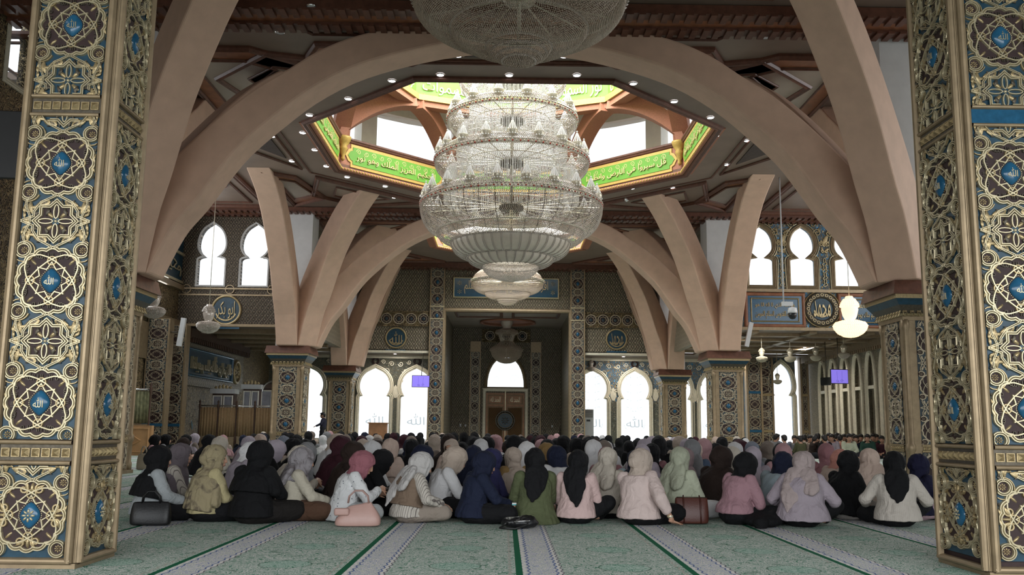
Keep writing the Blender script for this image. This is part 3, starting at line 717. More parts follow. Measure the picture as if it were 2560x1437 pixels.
def coffer(poly, name='rust', inner='ceil_l', k=.62):
    q = MB(); flat(q, poly, ZC - .025); q.m = [0] * len(q.f); cx = sum(p[0] for p in poly) / len(poly); cy_ = sum(p[1] for p in poly) / len(poly)
    P2 = [(cx + (a - cx) * k, cy_ + (b - cy_) * k) for a, b in poly]; i = MB(); flat(i, P2, ZC - .05); q.join(i, None, 1); r_ = MB(); rails(r_, P2, .06, .04, ZC - .045); rails(r_, poly, .18, .11); q.join(r_, None, 2)
    COF.append((q, name, inner))
for s in (-1, 1):
    for P in ([(1.0, 10.0), (5.6, 10.0), (6.6, 14.2), (5.0, 16.9), (1.0, 16.9)], [(4.9, 20.5), (2.4, 20.5), (1.4, 19.5), (4.4, 19.5)], [(8.0, 19.8), (8.0, 24.6), (6.9, 23.2), (5.0, 20.6), (6.0, 19.8)], [(7.9, 37.2), (8.0, 41.0), (6.0, 40.0), (3.2, 37.2)], [(7.8, 46.4), (3.4, 46.4), (6.0, 43.2), (7.8, 42.2)], [(8.3, 30.0), (8.3, 34.6), (6.9, 33.4), (7.4, 30.6)]): coffer([(s * a, b) for a, b in P])
for k in (1, 3, 5, 7):
    a0 = OA + 1.25; t_ = math.tan(PI / 8); P = [(a0 + .1, -a0 * t_ * .8), (a0 + .1, a0 * t_ * .8), (a0 + 2.2, a0 * t_ * .38), (a0 + 2.2, -a0 * t_ * .38)]; R_ = Matrix.Translation((0, OY, 0)) @ Matrix.Rotation(k * PI / 4, 4, 'Z')
    coffer([tuple((R_ @ Vector((a, b, 0)))[:2]) for a, b in P], 'ceil', 'ceil_l', .5)
for nm in ('rust', 'ceil'):
    mb = MB()
    for q, n_, i_ in COF:
        if n_ == nm: mb.join(q)
    trim(mb, [M[nm], M['ceil_l'], M['trim']])
mb = MB()                                              # panelled soffit in front of the first arch
for s in (-1, 1):
    rails(mb, [(s * 1.3, 17.95), (s * 5.2, 17.95), (s * 4.4, 19.0), (s * 1.3, 19.0)], .08, .05)
trim(mb, M['trim'])
mb = MB()
for i in range(5): mb.box(8.6, 16.0, 37.4 + 2.1 * i, 37.7 + 2.1 * i, 4.84, 4.96); 
for i in range(3): mb.box(9.6 + 2.3 * i, 9.9 + 2.3 * i, 36.2, 47.5, 4.84, 4.96)
for i in range(5): mb.box(-13, -8.6, 37.4 + 2.1 * i, 37.8 + 2.1 * i, 4.68, 4.86)
trim(mb, M['moulding'])
mb = MB(); mb.box(15.55, 16.0, 0, 48.9, 4.55, 4.95); 
for i in range(200): mb.box(15.5, 15.62, .1 + .24 * i, .22 + .24 * i, 4.48, 4.62)
trim(mb, M['moulding'])
# ---------------------------------------------------------------- plaster arches and ribs
INT = [(1.04, 4.0), (1.3, 4.6), (1.54, 5.05), (1.9, 5.5), (2.3, 6.1), (2.75, 6.7), (3.4, 7.32), (4.1, 7.9), (4.9, 8.37), (5.8, 8.7), (6.8, 8.95), (7.6, 9.07), (8.39, 9.12)]
EXT = [(.30, 4.0), (.38, 5.0), (.98, 5.92), (1.34, 6.35), (1.7, 6.75), (2.35, 7.4), (3.0, 7.95), (3.66, 8.38), (4.2, 8.75), (4.85, 9.06), (5.6, 9.28), (6.4, 9.435), (8.39, 9.435)]
def smooth2(P, n=3):
    """Catmull-Rom resample"""
    R_ = []
    for i in range(len(P) - 1):
        p0 = Vector(P[max(i - 1, 0)]); p1 = Vector(P[i]); p2 = Vector(P[i + 1]); p3 = Vector(P[min(i + 2, len(P) - 1)])
        for k in range(n):
            t = k / n; R_.append(tuple(.5 * ((2 * p1) + (p2 - p0) * t + (2 * p0 - 5 * p1 + 4 * p2 - p3) * t * t + (3 * p1 - p0 - 3 * p2 + p3) * t ** 3)))
    return R_ + [tuple(P[-1])]
I3, E3 = smooth2(INT), smooth2(EXT)
def band(mb, I, E, org, dr, wd, ch=.0):
    """solid between curves I and E (same count) in the vertical plane through org along dr"""
    d = Vector((dr[0], dr[1], 0)).normalized(); s = Vector((-d.y, d.x, 0)) * wd / 2; o = Vector((org[0], org[1], 0)); vs = []; n = len(I)
    for (a, za), (b, zb) in zip(I, E):
        for t, z, k in ((a, za, -1), (a, za, 1), (b, zb, 1), (b, zb, -1)):
            vs.append(tuple(o + d * t + s * k + Vector((0, 0, z))))
    fs = []
    for i in range(n - 1):
        for q in range(4): fs.append((i * 4 + q, i * 4 + (q + 1) % 4, i * 4 + 4 + (q + 1) % 4, i * 4 + 4 + q))
    fs += [(0, 3, 2, 1), (4 * n - 4, 4 * n - 3, 4 * n - 2, 4 * n - 1)]
    mb.add(vs, fs)
XP = 8.39
def arch(y, label):
    mb = MB(); I = [(a, z) for a, z in I3] + [(2 * XP - a, z) for a, z in reversed(I3[:-1])]; E_ = [(a, z) for a, z in E3] + [(2 * XP - a, z) for a, z in reversed(E3[:-1])]
    band(mb, I, E_, (-XP, y), (1, 0), .86); o = mb.build('plaster_arch', M['plaster']); bev(o, .05); return tag(o, label, 'arch', 'peach plaster arches')
def bev(o, w=.04, seg=2):
    m = o.modifiers.new('bevel', 'BEVEL'); m.width = w; m.segments = seg; m.limit_method = 'ANGLE'; m.angle_limit = math.radians(50)
def rib(x, y, dr, k, label, wd=.8):
    I = []; E_ = []
    for (a, z) in I3: I.append((a, 4 + (z - 4) * k))
    for (a, z) in E3: E_.append((a, 4 + (z - 4) * k))
    def cut(C):
        R_ = []
        for i, (a, z) in enumerate(C):
            if z >= ZC:
                a0, z0 = C[i - 1]; f = (ZC - z0) / max(1e-6, z - z0); R_.append((a0 + (a - a0) * f, ZC)); return R_
            R_.append((a, z))
        return R_ + [(C[-1][0] + .3, ZC)]
    def resamp(C, n=26):
        L = [0]
        for i in range(1, len(C)): L.append(L[-1] + (Vector(C[i]) - Vector(C[i - 1])).length)
        return [(float(np.interp(L[-1] * i / n, L, [c[0] for c in C])), float(np.interp(L[-1] * i / n, L, [c[1] for c in C]))) for i in range(n + 1)]
    mb = MB(); band(mb, resamp(cut(I)), resamp(cut(E_)), (x, y), dr, wd); o = mb.build('plaster_rib', M['plaster'], COLM[(x > 0, y)], (-x, -y, 0)); bev(o); return o
YN_, YF_, YR_ = 18.8, 35.8, 46.95
arch(YN_, 'wide peach plaster arch nearest the camera, crossing above the big chandelier')
arch(YF_, 'peach plaster arch behind the big tiered chandelier, spanning the middle pair of columns')
# ---------------------------------------------------------------- carved columns
PW = .52
_pm, _pc = panel_mesh(PW, .78, 3.22, 1.05, .88, False); PAN_ME = _pm.mesh('carved_panel', fmats())
_pl, _pc2 = panel_mesh(PW, .10, .62, .36, .88, False); PANB_ME = _pl.mesh('base_panel', fmats())
_bb = MB(); boss_mesh(_bb, PW, False); BOSS_ME = _bb.mesh('boss', [M['boss'], M['far_gold']])
def inst(name, me, parent, mat=None):
    o = bpy.data.objects.new(name, me); COL.objects.link(o); o.parent = parent
    if mat is not None: o.matrix_local = mat
    return o
COLM = {}
def column(x, y, label, inner):
    t = thing('carved_column', label, 'column', (x, y, 0), 0, 'carved columns under the plaster arches'); COLM[(x > 0, y)] = t
    c = MB(); c.box(-.56, .56, -.56, .56, 0, 3.36); c.box(-.62, .62, -.62, .62, 0, .07); c.box(-.6, .6, -.6, .6, 3.22, 3.30); c.build('shaft', M['moulding'], t)
    for sx in (-1, 1):
        for sy in (-1, 1):
            q = MB(); q.lathe([(.085, .07), (.085, .2), (.065, .24), (.065, .62), (.09, .66), (.09, .76), (.062, .80), (.062, 3.02), (.085, 3.08), (.085, 3.24)], 10, (sx * .53, sy * .53, 0)); q.build('colonnette', M['moulding'], t)
    k = MB(); h = 3.30                          # flared capital with leaf course and top slab
    for (w0, z0, w1, z1, mi) in ((.58, h, .62, h + .06, 0), (.60, h + .06, .70, h + .22, 1), (.70, h + .22, .78, h + .34, 2), (.80, h + .34, .80, h + .42, 3), (.86, h + .42, .86, h + .70, 4)):
        vs = [(sx * w, sy * w, z) for w, z in ((w0, z0), (w1, z1)) for sx, sy in ((-1, -1), (1, -1), (1, 1), (-1, 1))]
        if mi == 4: vs = [(sx * w, sy * w, z) for w, z in ((.86, h + .42), (.80, 4.0)) for sx, sy in ((-1, -1), (1, -1), (1, 1), (-1, 1))]
        k.add(vs, [(0, 1, 5, 4), (1, 2, 6, 5), (2, 3, 7, 6), (3, 0, 4, 7), (4, 5, 6, 7), (3, 2, 1, 0)], mi)
    k.build('capital', [M['gold'], M['bronze'], M['blue'], M['gold'], M['trim']], t)
    lv = MB()
    for side in range(4):
        q = MB()
        for i in range(9):
            a = -.56 + .14 * i
            L = MB(); leaf(L, 0, 0, .20, .13, 0, 0, False, 0); L.strap(lens(.09, .035, PI / 2, 5), .02, .015, FL, 0, True, D1)
            q.join(L, Matrix.Translation((a, -.64, h + .07)) @ Matrix.Rotation(math.radians(62), 4, 'X'))
        lv.join(q, Matrix.Rotation(side * PI / 2, 4, 'Z'))
    lv.build('leaf_course', M['gold'], t)
    for f, mat in (('front', Matrix.Translation((0, -.565, 0)) @ Matrix.Rotation(PI / 2, 4, 'X')), ('inner', Matrix.Translation((inner * .565, 0, 0)) @ Matrix.Rotation(inner * PI / 2, 4, 'Z') @ Matrix.Rotation(PI / 2, 4, 'X'))):
        wm = mat @ Matrix.Diagonal((1.28, 1, 1, 1)); p = inst('carved_panel', PAN_ME, t, wm); inst('base_panel', PANB_ME, t, wm)
        for b in _pc: inst('boss', BOSS_ME, p, Matrix.Translation((0, b, 0)))
        bt = MB()
        for i in range(7): bt.add([(-.24 + .07 * i + dx, .66 + dz, .01) for dx, dz in ((0, 0), (.055, 0), (.055, .07), (0, .07))] + [(-.24 + .07 * i + .0275, .695, .035)], [(0, 1, 4), (1, 2, 4), (2, 3, 4), (3, 0, 4)])
        bt.strap([(-.26, .64), (.26, .64)], .03, .025, FL, 0, False, D1); bt.strap([(-.26, .75), (.26, .75)], .03, .025, FL, 0, False, D1)
        o = bt.build('stud_band', M['gold'], t); o.matrix_local = wm
    u = MB(); u.box(-.62, .62, -.2, .95, 4.0, ZC); u.build('upper_post', M['white'], t); return t
column(-XP, YN_, 'carved gilt column behind the big left pillar, the nearest on the left side', 1)
column(XP, YN_, 'carved gilt column beside the big right pillar, the nearest on the right side', -1)
column(-XP, YF_, 'carved gilt column beside the curtained enclosure on the left, middle of its row', 1)
column(XP, YF_, 'carved gilt column left of the boys on the right, middle of its row', -1)
column(-XP, YR_, 'carved gilt column beside the standing person, the farthest on the left side', 1)
column(XP, YR_, 'carved gilt column right of the etched windows, the farthest on the right side', -1)
for s in (-1, 1):
    for y, nm in ((YN_, 'near'), (YF_, 'middle'), (YR_, 'far')):
        if nm != 'far': rib(s * XP, y, (-s, 1), 1.25, '')
        if nm != 'near': rib(s * XP, y, (0, -1), 1.13, '')
        if nm == 'near': rib(s * XP, y, (0, 1), 1.13, '')
        rib(s * XP, y, (-s, -1), 1.25 if nm != 'near' else 1.2, '')
        if nm == 'far': rib(s * XP, y, (-s, 0), 1.9, '')
# ---------------------------------------------------------------- the two big carved pillars flanking the view
HW = .50
def hp(z0, z1, first, text=True): return panel_mesh(HW, z0, z1, first, .88, True, 'allah', text)
_seg = []
for nm, z0, z1, fc, tx in (('base_panel', .07, .70, .36, False), ('carved_panel', .885, 3.26, 1.14, True), ('upper_panel', 3.43, 4.72, 3.98, True)):
    p, cs = hp(z0, z1, fc, tx); _seg.append((nm, p.mesh(nm, cmats()), cs))
_b = MB(); boss_mesh(_b, HW, True, 'allah'); BOSS_A = _b.mesh('boss', [M['boss'], M['pale_gold']])
_b = MB(); boss_mesh(_b, HW, True, 'rosette'); BOSS_R = _b.mesh('boss', [M['boss'], M['pale_gold']])
_sb = MB()
for i in range(7):
    a = -.235 + .0695 * i; _sb.add([(a + dx, dz, .006) for dx, dz in ((0, -.028), (.052, -.028), (.052, .028), (0, .028))] + [(a + .026, 0, .032)], [(0, 1, 4), (1, 2, 4), (2, 3, 4), (3, 0, 4)], 0)
    _sb.strap([(a, -.028), (a + .052, -.028), (a + .052, .028), (a, .028)], .008, .012, FL, 0, True, D1)
_sb.add([(-HW / 2, -.055, .002), (HW / 2, -.055, .002), (HW / 2, .055, .002), (-HW / 2, .055, .002)], [(0, 1, 2, 3)], 1)
HR = [(-1, 0), (-.85, .55), (-.5, .9), (0, 1), (.5, .9), (.85, .55), (1, 0)]
for b in (-.072, .072): _sb.strap([(-HW / 2, b), (HW / 2, b)], .034, .03, FL, 2, False, HR)
STUD = _sb.mesh('stud_band', [M['gold'], M['bronze'], M['moulding']])
_sb = MB(); _sb.add([(-HW / 2, -.055, .004), (HW / 2, -.055, .004), (HW / 2, .055, .004), (-HW / 2, .055, .004)], [(0, 1, 2, 3)], 0)
for b in (-.072, .072): _sb.strap([(-HW / 2, b), (HW / 2, b)], .034, .03, FL, 1, False, HR)
PLAIN = _sb.mesh('blue_band', [M['boss'], M['moulding']])
def bigpillar(x0, x1, y0, y1, dz, inner, label, plain):
    t = thing('carved_pillar', label, 'pillar', ((x0 + x1) / 2, (y0 + y1) / 2, 0))
    w, d = (x1 - x0) / 2, (y1 - y0) / 2
    c = MB(); c.box(-w + .02, w - .02, -d + .02, d - .02, .03, 4.78, 0); c.box(-w - .01, w + .01, -d - .01, d + .01, 0, .035, 1); c.box(-w + .02, w - .02, -d + .02, d - .02, 4.78, ZC, 1); c.build('shaft', [M['maroon'], M['moulding']], t)
    faces = [(Matrix.Translation((0, -d, 0)) @ Matrix.Rotation(PI / 2, 4, 'X'), w, 0), (Matrix.Translation((inner * w, 0, 0)) @ Matrix.Rotation(inner * PI / 2, 4, 'Z') @ Matrix.Rotation(PI / 2, 4, 'X'), d, 1)]
    for F_, hw, side in faces:
        sx = (2 * hw - .15) / HW; sc = Matrix.Translation((0, dz, .0)) @ Matrix.Diagonal((sx, 1, 1, 1))
        for nm, me, cs in _seg:
            p = inst(nm, me, t, F_ @ sc)
            for b in cs: inst('boss', BOSS_R if nm == 'base_panel' else BOSS_A, p, Matrix.Translation((0, b, .002)))
        inst('stud_band', STUD, t, F_ @ Matrix.Translation((0, .792 + dz, 0)) @ Matrix.Diagonal((sx, 1, 1, 1)))
        if plain and not side: inst('blue_band', PLAIN, t, F_ @ Matrix.Translation((0, 3.345 + dz, 0)) @ Matrix.Diagonal((sx, 1, 1, 1)))
        else: inst('stud_band', STUD, t, F_ @ Matrix.Translation((0, 3.345 + dz, 0)) @ Matrix.Diagonal((sx, 1, 1, 1)))
        m = MB()
        for a in (-hw + .040, hw - .040): m.strap([(a, .04), (a, 4.75)], .062, .042, FL, 0, False, HR)
        for a in (-hw + .004, hw - .004): m.strap([(a, .04), (a, 4.75)], .008, .008, FL, 1, False, HR)
        m.strap([(-hw + .02, .05), (hw - .02, .05)], .05, .04, FL, 0, False, HR)
        o = m.build('edge_moulding', [M['moulding'], M['moulding']], t); o.matrix_local = F_
bigpillar(-3.765, -3.105, 6.64, 7.28, 0, 1, 'big carved gilt pillar with blue bosses filling the left edge', False)
bigpillar(3.315, 4.0, 6.70, 7.46, .04, -1, 'big carved gilt pillar with blue bosses filling the right edge', True)
# ---------------------------------------------------------------- lettered frieze and crossing ribs of the lantern
ZB0, ZB1 = ZC - .02, 10.52
ang8 = [PI / 8 + k * PI / 4 for k in range(8)]
RO_ = OA / math.cos(PI / 8)
V8 = [Vector((RO_ * math.cos(a), OY + RO_ * math.sin(a), 0)) for a in ang8]
FTX = {0: 'قل سيروا في الارض وانظروا', 1: 'قل سيروا في الارض وانظروا', 2: 'هو الله الواحد القهار', 3: 'الحكيم العزيز الملك وهو نور', 4: 'الملك القدوس السلام'}
FN = {0: 'on the right side of the octagon', 1: 'right of the tiered chandelier', 2: 'directly behind the tiered chandelier', 3: 'left of the tiered chandelier', 4: 'on the left side of the octagon'}
def frieze(k, cyv, a_, z0, z1, txt, label, group, big=True):
    t = thing('lettered_frieze', label, 'frieze', (0, 0, 0), 0, group)
    n = Vector((math.cos(k * PI / 4), math.sin(k * PI / 4), 0)); mid = Vector((0, cyv, 0)) + n * a_; tg = Vector((n.y, -n.x, 0)); hl = a_ * math.tan(PI / 8)
    f = lambda a, b, nn: tuple(mid + tg * a - n * nn + Vector((0, 0, b)))
    def pr(mb, poly, n0, n1, mi=0):
        q = MB(); q.prism(poly, 0, 1, 'y'); V = np.concatenate(q.v); mb.add([f(v[0], v[2], n0 + (n1 - n0) * (1 - v[1])) for v in V], q.f, mi)
    H = z1 - z0
    mb = MB(); pr(mb, [(-hl, z0), (hl, z0), (hl + .0, z1), (-hl, z1)], -.3, 0); mb.build('surround', M['terra'], t)
    mb = MB(); mb.strap([(-hl, z1 - .02), (hl, z1 - .02)], .16, .10, f, 0, False, [(-1, 0), (-1, .5), (-.4, .7), (0, 1), (.6, 1), (1, .4), (1, 0)]); mb.build('cornice', M['trim'], t)
    mb = MB(); mb.strap([(-hl, z0 + .05), (hl, z0 + .05)], .14, .08, f, 0, False, HR)
    for i in range(int(hl * 2 / .12)): L = MB(); dome(L, -hl + .06 + .12 * i, z0 + .05, .04, .05, .06, 1, 6, 2, .06); mb.join(L, fmat(f))
    mb.build('beaded_moulding', [M['terra'], M['ochre']], t)
    e = hl - .42; hb = H * .36; c = (z0 + z1) / 2 + .02
    def cart(e, hb, tip): return [(-e, c - hb), (e, c - hb), (e, c - hb * .62), (e + tip * .45, c - hb * .5), (e + tip, c), (e + tip * .45, c + hb * .5), (e, c + hb * .62), (e, c + hb), (-e, c + hb), (-e, c + hb * .62), (-e - tip * .45, c + hb * .5), (-e - tip, c), (-e - tip * .45, c - hb * .5), (-e, c - hb * .62)]
    mb = MB(); pr(mb, cart(e, hb, .22), 0, .03); mb.build('gilt_border', M['ochre'], t)
    mb = MB(); pr(mb, cart(e - .08, hb - .10, .2), 0, .045); mb.build('green_panel', M['green'], t)
    mb = MB()
    if txt: put_text(mb, txt, f, -e + .2, e - .2, c - hb * .55, c + hb * .22, .045, .02, 0)
    for i in range(11):
        x = -e + .3 + (2 * e - .6) * i / 10; mb.strap(spiral(x, c + hb * .42, .10, .02, PI, 1.3 if i % 2 else -1.3), .022, .06, f, 0, False, D1)
    mb.build('lettering', M['letter'], t)
for k in (0, 1, 2, 3, 4): frieze(k, OY, OA, ZB0, ZB1, FTX[k], 'green frieze with gilt lettering ' + FN[k], 'green lettered friezes round the main octagon')
for k in (0, 1, 2, 3, 4): frieze(k, OY2, OA2, ZC - .02, ZC + .8, None, 'small green frieze panel of the far octagon ' + ['at its right', 'at its back right', 'at its back', 'at its back left', 'at its left'][k], 'green friezes round the far octagon')
def corbel(v, label):
    t = MB(); d = (Vector((0, OY, 0)) - v).normalized(); p = v + d * .12
    t.lathe([(.02, -.5), (.08, -.42), (.05, -.34), (.10, -.26), (.12, -.12), (.16, -.06), (.12, .02), (.20, .12), (.26, .26), (.26, .32)], 12, (p.x, p.y, ZB1 - .32), 0); tag(t.build('corner_corbel', M['ochre']), label, 'corbel', 'corbels at the octagon corners')
for i, s in ((0, 'at the right corner of the lit octagon, before the right green panels'), (3, 'at the left corner of the lit octagon, before the left green panels'), (1, 'behind the tiered chandelier, right of its axis'), (2, 'behind the tiered chandelier, left of its axis')): corbel(V8[i], 'gilt bracket ' + s)
RV, ZV = 4.72, 11.95
U8 = [Vector((RV * math.cos(k * PI / 4), OY + RV * math.sin(k * PI / 4), ZV)) for k in range(8)]
RIBS = []
def crossrib(a, b, label):
    """curved strut from a lower corner up to an upper corner"""
    A = Vector((a.x, a.y, ZB1)); d = b - A; L = Vector((d.x, d.y, 0)).length; n = 12; I = []; E_ = []
    for i in range(n + 1):
        p = i / n; x = L * (p ** 1.0); z = ZB1 + (b.z - ZB1) * math.sin(PI / 2 * p) ** .8; I.append((x, z - .05)); E_.append((x - .10, z + .50))
    I[0] = (.14, ZB1 - .1); E_[0] = (-.14, ZB1)
    mb = MB(); band(mb, I, E_, (A.x, A.y), (d.x, d.y), .55); RIBS.append(mb.build('lantern_rib', M['terra']))
LBL = {}
for k in range(8):
    for s, i in ((0, k), (1, (k - 1) % 8)):
        # upper corner k lies between lower corners k-1 and k
        side = 'right' if U8[k].x > .1 else ('left' if U8[k].x < -.1 else 'axis')
        if U8[k].y < OY - 1: continue
        up = 'far' if U8[k].y > OY + 4 else ('diagonal' if abs(U8[k].y - OY) > 1 else 'side')
        crossrib(V8[i], U8[k], 'terracotta curved rib of the lantern meeting the %s %s crossing from its %s corner' % (side, up, 'right' if V8[i].x > U8[k].x else 'left'))
mb = MB()
for k in range(8):
    a, b = U8[k], U8[(k + 1) % 8]; d = (b - a).normalized(); n = Vector((-d.y, d.x, 0))
    for z0, z1, w0, mi in ((ZV + .25, ZV + .45, .16, 1), (ZV + .05, ZV + .27, .08, 0), (ZV + .45, ZV + 1.3, .0, 2), (ZV + 1.3, ZV + 1.45, .1, 1)):
        q = MB(); P = [a + n * w0, b + n * w0, b - n * .3, a - n * .3]; q.add([(p.x, p.y, z) for z in (z0, z1) for p in P], [(0, 1, 5, 4), (1, 2, 6, 5), (2, 3, 7, 6), (3, 0, 4, 7), (4, 5, 6, 7), (3, 2, 1, 0)], mi); mb.join(q)
o = mb.build('dome_ring', [M['terra'], M['ochre'], M['green']]); tag(o, 'green and terracotta octagonal ring carried by the crossing ribs under the dome', 'ring')
mb = MB()
for k in range(0, 5):
    a, b = U8[k], U8[(k + 1) % 8]; d = (b - a).normalized(); n = Vector((-d.y, d.x, 0)); mid = (a + b) / 2; L = (b - a).length
    f = (lambda mid, d, n: (lambda p, q, r: tuple(mid - d * p + n * r + Vector((0, 0, q - ZV)))))(mid, d, n)
    put_text(mb, ['خلق السموات والارض', 'نور السموات والارض', 'الله نور السموات', 'نور السموات والارض', 'سبح الله ما في'][k], f, -L * .44, L * .44, ZV + .55, ZV + 1.22, .0, .02, 0)
mb.build('lettering', M['letter'], o)
for r_ in RIBS: r_.parent = o
# ---------------------------------------------------------------- recessed downlights
LT = MB(); LT.lathe([(.105, .0), (.105, -.02), (.085, -.025)], 16, (0, 0, 0), 0, cap=False); RIM_ME = LT.mesh('downlight', [M['chrome']])
LT = MB(); LT.add([(.085 * math.cos(2 * PI * i / 16), .085 * math.sin(2 * PI * i / 16), -.02) for i in range(16)], [tuple(range(16))[::-1]]); LMP = LT.mesh('lamp', [M['lamp']])
LT = MB(); LT.add([(.085 * math.cos(2 * PI * i / 16), .085 * math.sin(2 * PI * i / 16), -.02) for i in range(16)], [tuple(range(16))[::-1]]); LMP0 = LT.mesh('lamp', [M['whitep']])
def downlight(p, on, label, group):
    o = bpy.data.objects.new('downlight', RIM_ME); COL.objects.link(o); o.location = p; tag(o, label, 'downlight', group); inst('lamp', LMP if on else LMP0, o)
    return o
def lamp_light(p, power=70):
    l = bpy.data.lights.new('downlight_glow', 'AREA'); l.shape = 'DISK'; l.size = .17; l.energy = power; l.color = (1, .95, .88); o = bpy.data.objects.new('downlight_glow', l); COL.objects.link(o); o.location = (p[0], p[1], p[2] - .05)
px = [(1145, 138, 'lit downlight just left below the near chandelier'), (1408, 140, 'lit downlight just right below the near chandelier'), (1101, 186, 'lit downlight left on the near octagon edge'), (1273, 187, 'lit downlight in the middle of the near octagon edge'), (1442, 187, 'lit downlight right on the near octagon edge')]
nth = ['first', 'second', 'third', 'fourth', 'fifth', 'sixth', 'seventh', 'eighth', 'ninth', 'tenth', 'eleventh']
for i, (u, v) in enumerate([(980, 201), (871, 246), (774, 287), (757, 331), (787, 374), (816, 415), (868, 442), (963, 465), (1055, 489)]): px.append((u, v, 'lit downlight, %s along the left rim of the octagon from its near corner' % nth[i]))
for i, (u, v) in enumerate([(1583, 208), (1685, 253), (1776, 293), (1789, 339), (1758, 381), (1730, 419), (1668, 448), (1580, 470), (1490, 492)]): px.append((u, v, 'lit downlight, %s along the right rim of the octagon from its near corner' % nth[i]))
for i, (u, v) in enumerate([(681, 340), (730, 402), (856, 460), (986, 493)]): px.append((u, v, 'lit downlight, %s of the outer row on the left of the octagon' % nth[i]))
for i, (u, v) in enumerate([(1868, 351), (1818, 411), (1683, 469), (1547, 500)]): px.append((u, v, 'lit downlight, %s of the outer row on the right of the octagon' % nth[i]))
for u, v, l in px: downlight(atZ(u, v, ZC - .005), True, l, 'downlights round the octagon')
for i, (u, v) in enumerate([(1950, 485), (1990, 452)]): downlight(atZ(u, v, ZC - .005), True, 'lit downlight over the right arm of the hall, %s' % ['beside the hanging camera pole', 'beyond the near right arch'][i], 'downlights of the right arm')
for i, (u, v, s) in enumerate([(1890, 846, 'left'), (2073, 848, 'right'), (2012, 868, 'rear')]): lamp_light(atZ(u, v, 4.955)); downlight(atZ(u, v, 4.955), True, 'lit downlight under the right gallery, the %s one' % s, 'downlights under the right gallery')
for i, (u, v, s) in enumerate([(1790, 62 - 20, 'above the near arch right'), (700, 80, 'above the near arch left'), (1915, 92, 'beside the right rib'), (778, 15, 'left of the near chandelier'), (520, 138, 'beside the left rib')]):
    downlight(atZ(u, v, ZC - .005 if v > 60 else ZC - .17), False, 'unlit white downlight in the brown ceiling, ' + s, 'unlit ceiling downlights')
for i, (x, y) in enumerate([(14.4, 38.4), (14.4, 42.6), (14.4, 46.6), (11.0, 46.2), (10.4, 38.2)]): lamp_light((x, y, 4.955), 85); downlight((x, y, 4.955), True, 'added fill downlight of the right aisle ceiling, %s' % ['before the nearest niches', 'before the middle niches', 'before the farthest niches', 'behind the right middle column', 'just behind the gallery edge'][i], 'downlights under the right gallery')  # extra downlights, added to brighten the right wall and its niches
for i, (x, y) in enumerate([(-6.0, 49.2), (6.2, 49.2), (-11, 44)]): lamp_light((x, y, 4.86), 60); downlight((x, y, 4.855), True, 'lit downlight of the far aisle ceiling, %s' % ['left of the niche', 'right of the niche', 'over the left enclosure'][i], 'downlights of the far aisles')
# ---------------------------------------------------------------- crystal chandeliers
OCT_V = np.array([(1, 0, 0), (-1, 0, 0), (0, 1, 0), (0, -1, 0), (0, 0, 1), (0, 0, -1)], float)
OCT_F = [(0, 2, 4), (2, 1, 4), (1, 3, 4), (3, 0, 4), (2, 0, 5), (1, 2, 5), (3, 1, 5), (0, 3, 5)]
def beadnet(mb, prof, p, rho, mi=0, rib=0):
    """net of cut beads over the surface of revolution prof [(r,z)]"""
    L = [0.0]
    for i in range(1, len(prof)): L.append(L[-1] + math.hypot(prof[i][0] - prof[i - 1][0], prof[i][1] - prof[i - 1][1]))
    n = max(2, int(L[-1] / (p * .82))); V = []; F = []; b = 0
    for k in range(n + 1):
        s = L[-1] * k / n; r = float(np.interp(s, L, [q[0] for q in prof])); z = float(np.interp(s, L, [q[1] for q in prof]))
        m = max(3, int(2 * PI * r / p))
        for i in range(m):
            a = 2 * PI * (i + .5 * (k % 2)) / m; c = np.array((r * math.cos(a), r * math.sin(a), z)); q = rho * random.uniform(.8, 1.15)
            V.append(OCT_V * q + c); F += [tuple(j + b for j in f) for f in OCT_F]; b += 6
    mb.add(np.concatenate(V), F, mi)
def curve_r(r0, z0, r1, z1, bow=.35, n=8):
    """bowl profile from (r0,z0) to (r1,z1), bulging outward/downward"""
    return [(r0 + (r1 - r0) * (1 - math.cos(PI / 2 * t)) ** (1 - bow * .3), z0 + (z1 - z0) * math.sin(PI / 2 * t) ** (1 - bow * .2)) for t in [i / n for i in range(n + 1)]]
def gemring(t, r, z, gem, name='gem_ring', h=.11):
    mb = MB(); mb.lathe([(r - .05, z - h * .5), (r, z - h * .5), (r + .01, z), (r, z + h * .5), (r - .05, z + h * .5)], 64, (0, 0, 0), 0, False, cap=False)
    m = int(2 * PI * r / .11)
    for i in range(m):
        a = 2 * PI * i / m
        for dz, mi in ((-.02, 1 if i % 2 else 2), (.05, 2)):
            c = np.array(((r + .02) * math.cos(a + dz), (r + .02) * math.sin(a + dz), z + dz)); mb.add(OCT_V * .032 + c, OCT_F, mi)
    mb.build(name, [M['goldrod'], M['gem'] if gem else M['bead'], M['bead']], t)
def finial_mesh():
    mb = MB(); mb.lathe([(.03, 0), (.10, .03), (.155, .10), (.15, .15), (.16, .17), (.04, .18)], 12, (0, 0, 0), 1)
    for i in range(12):
        a = 2 * PI * i / 12; mb.tube([(.13 * math.cos(a), .13 * math.sin(a), .17), (.08 * math.cos(a), .08 * math.sin(a), .30), (.02 * math.cos(a), .02 * math.sin(a), .46)], [.016, .014, .008], 4, 0, False, False)
        mb.add(OCT_V * .03 + np.array((.15 * math.cos(a), .15 * math.sin(a), .04)), OCT_F, 0)
    mb.add(OCT_V * .035 + np.array((0, 0, .5)), OCT_F, 0); return mb.mesh('crystal_lamp', [M['crystal'], M['goldrod']])
FIN = finial_mesh()
def rod(t, z0, z1, r=.03, name='rod'): mb = MB(); mb.tube([(0, 0, z0), (0, 0, z1)], r, 8); mb.build(name, M['goldrod'], t)
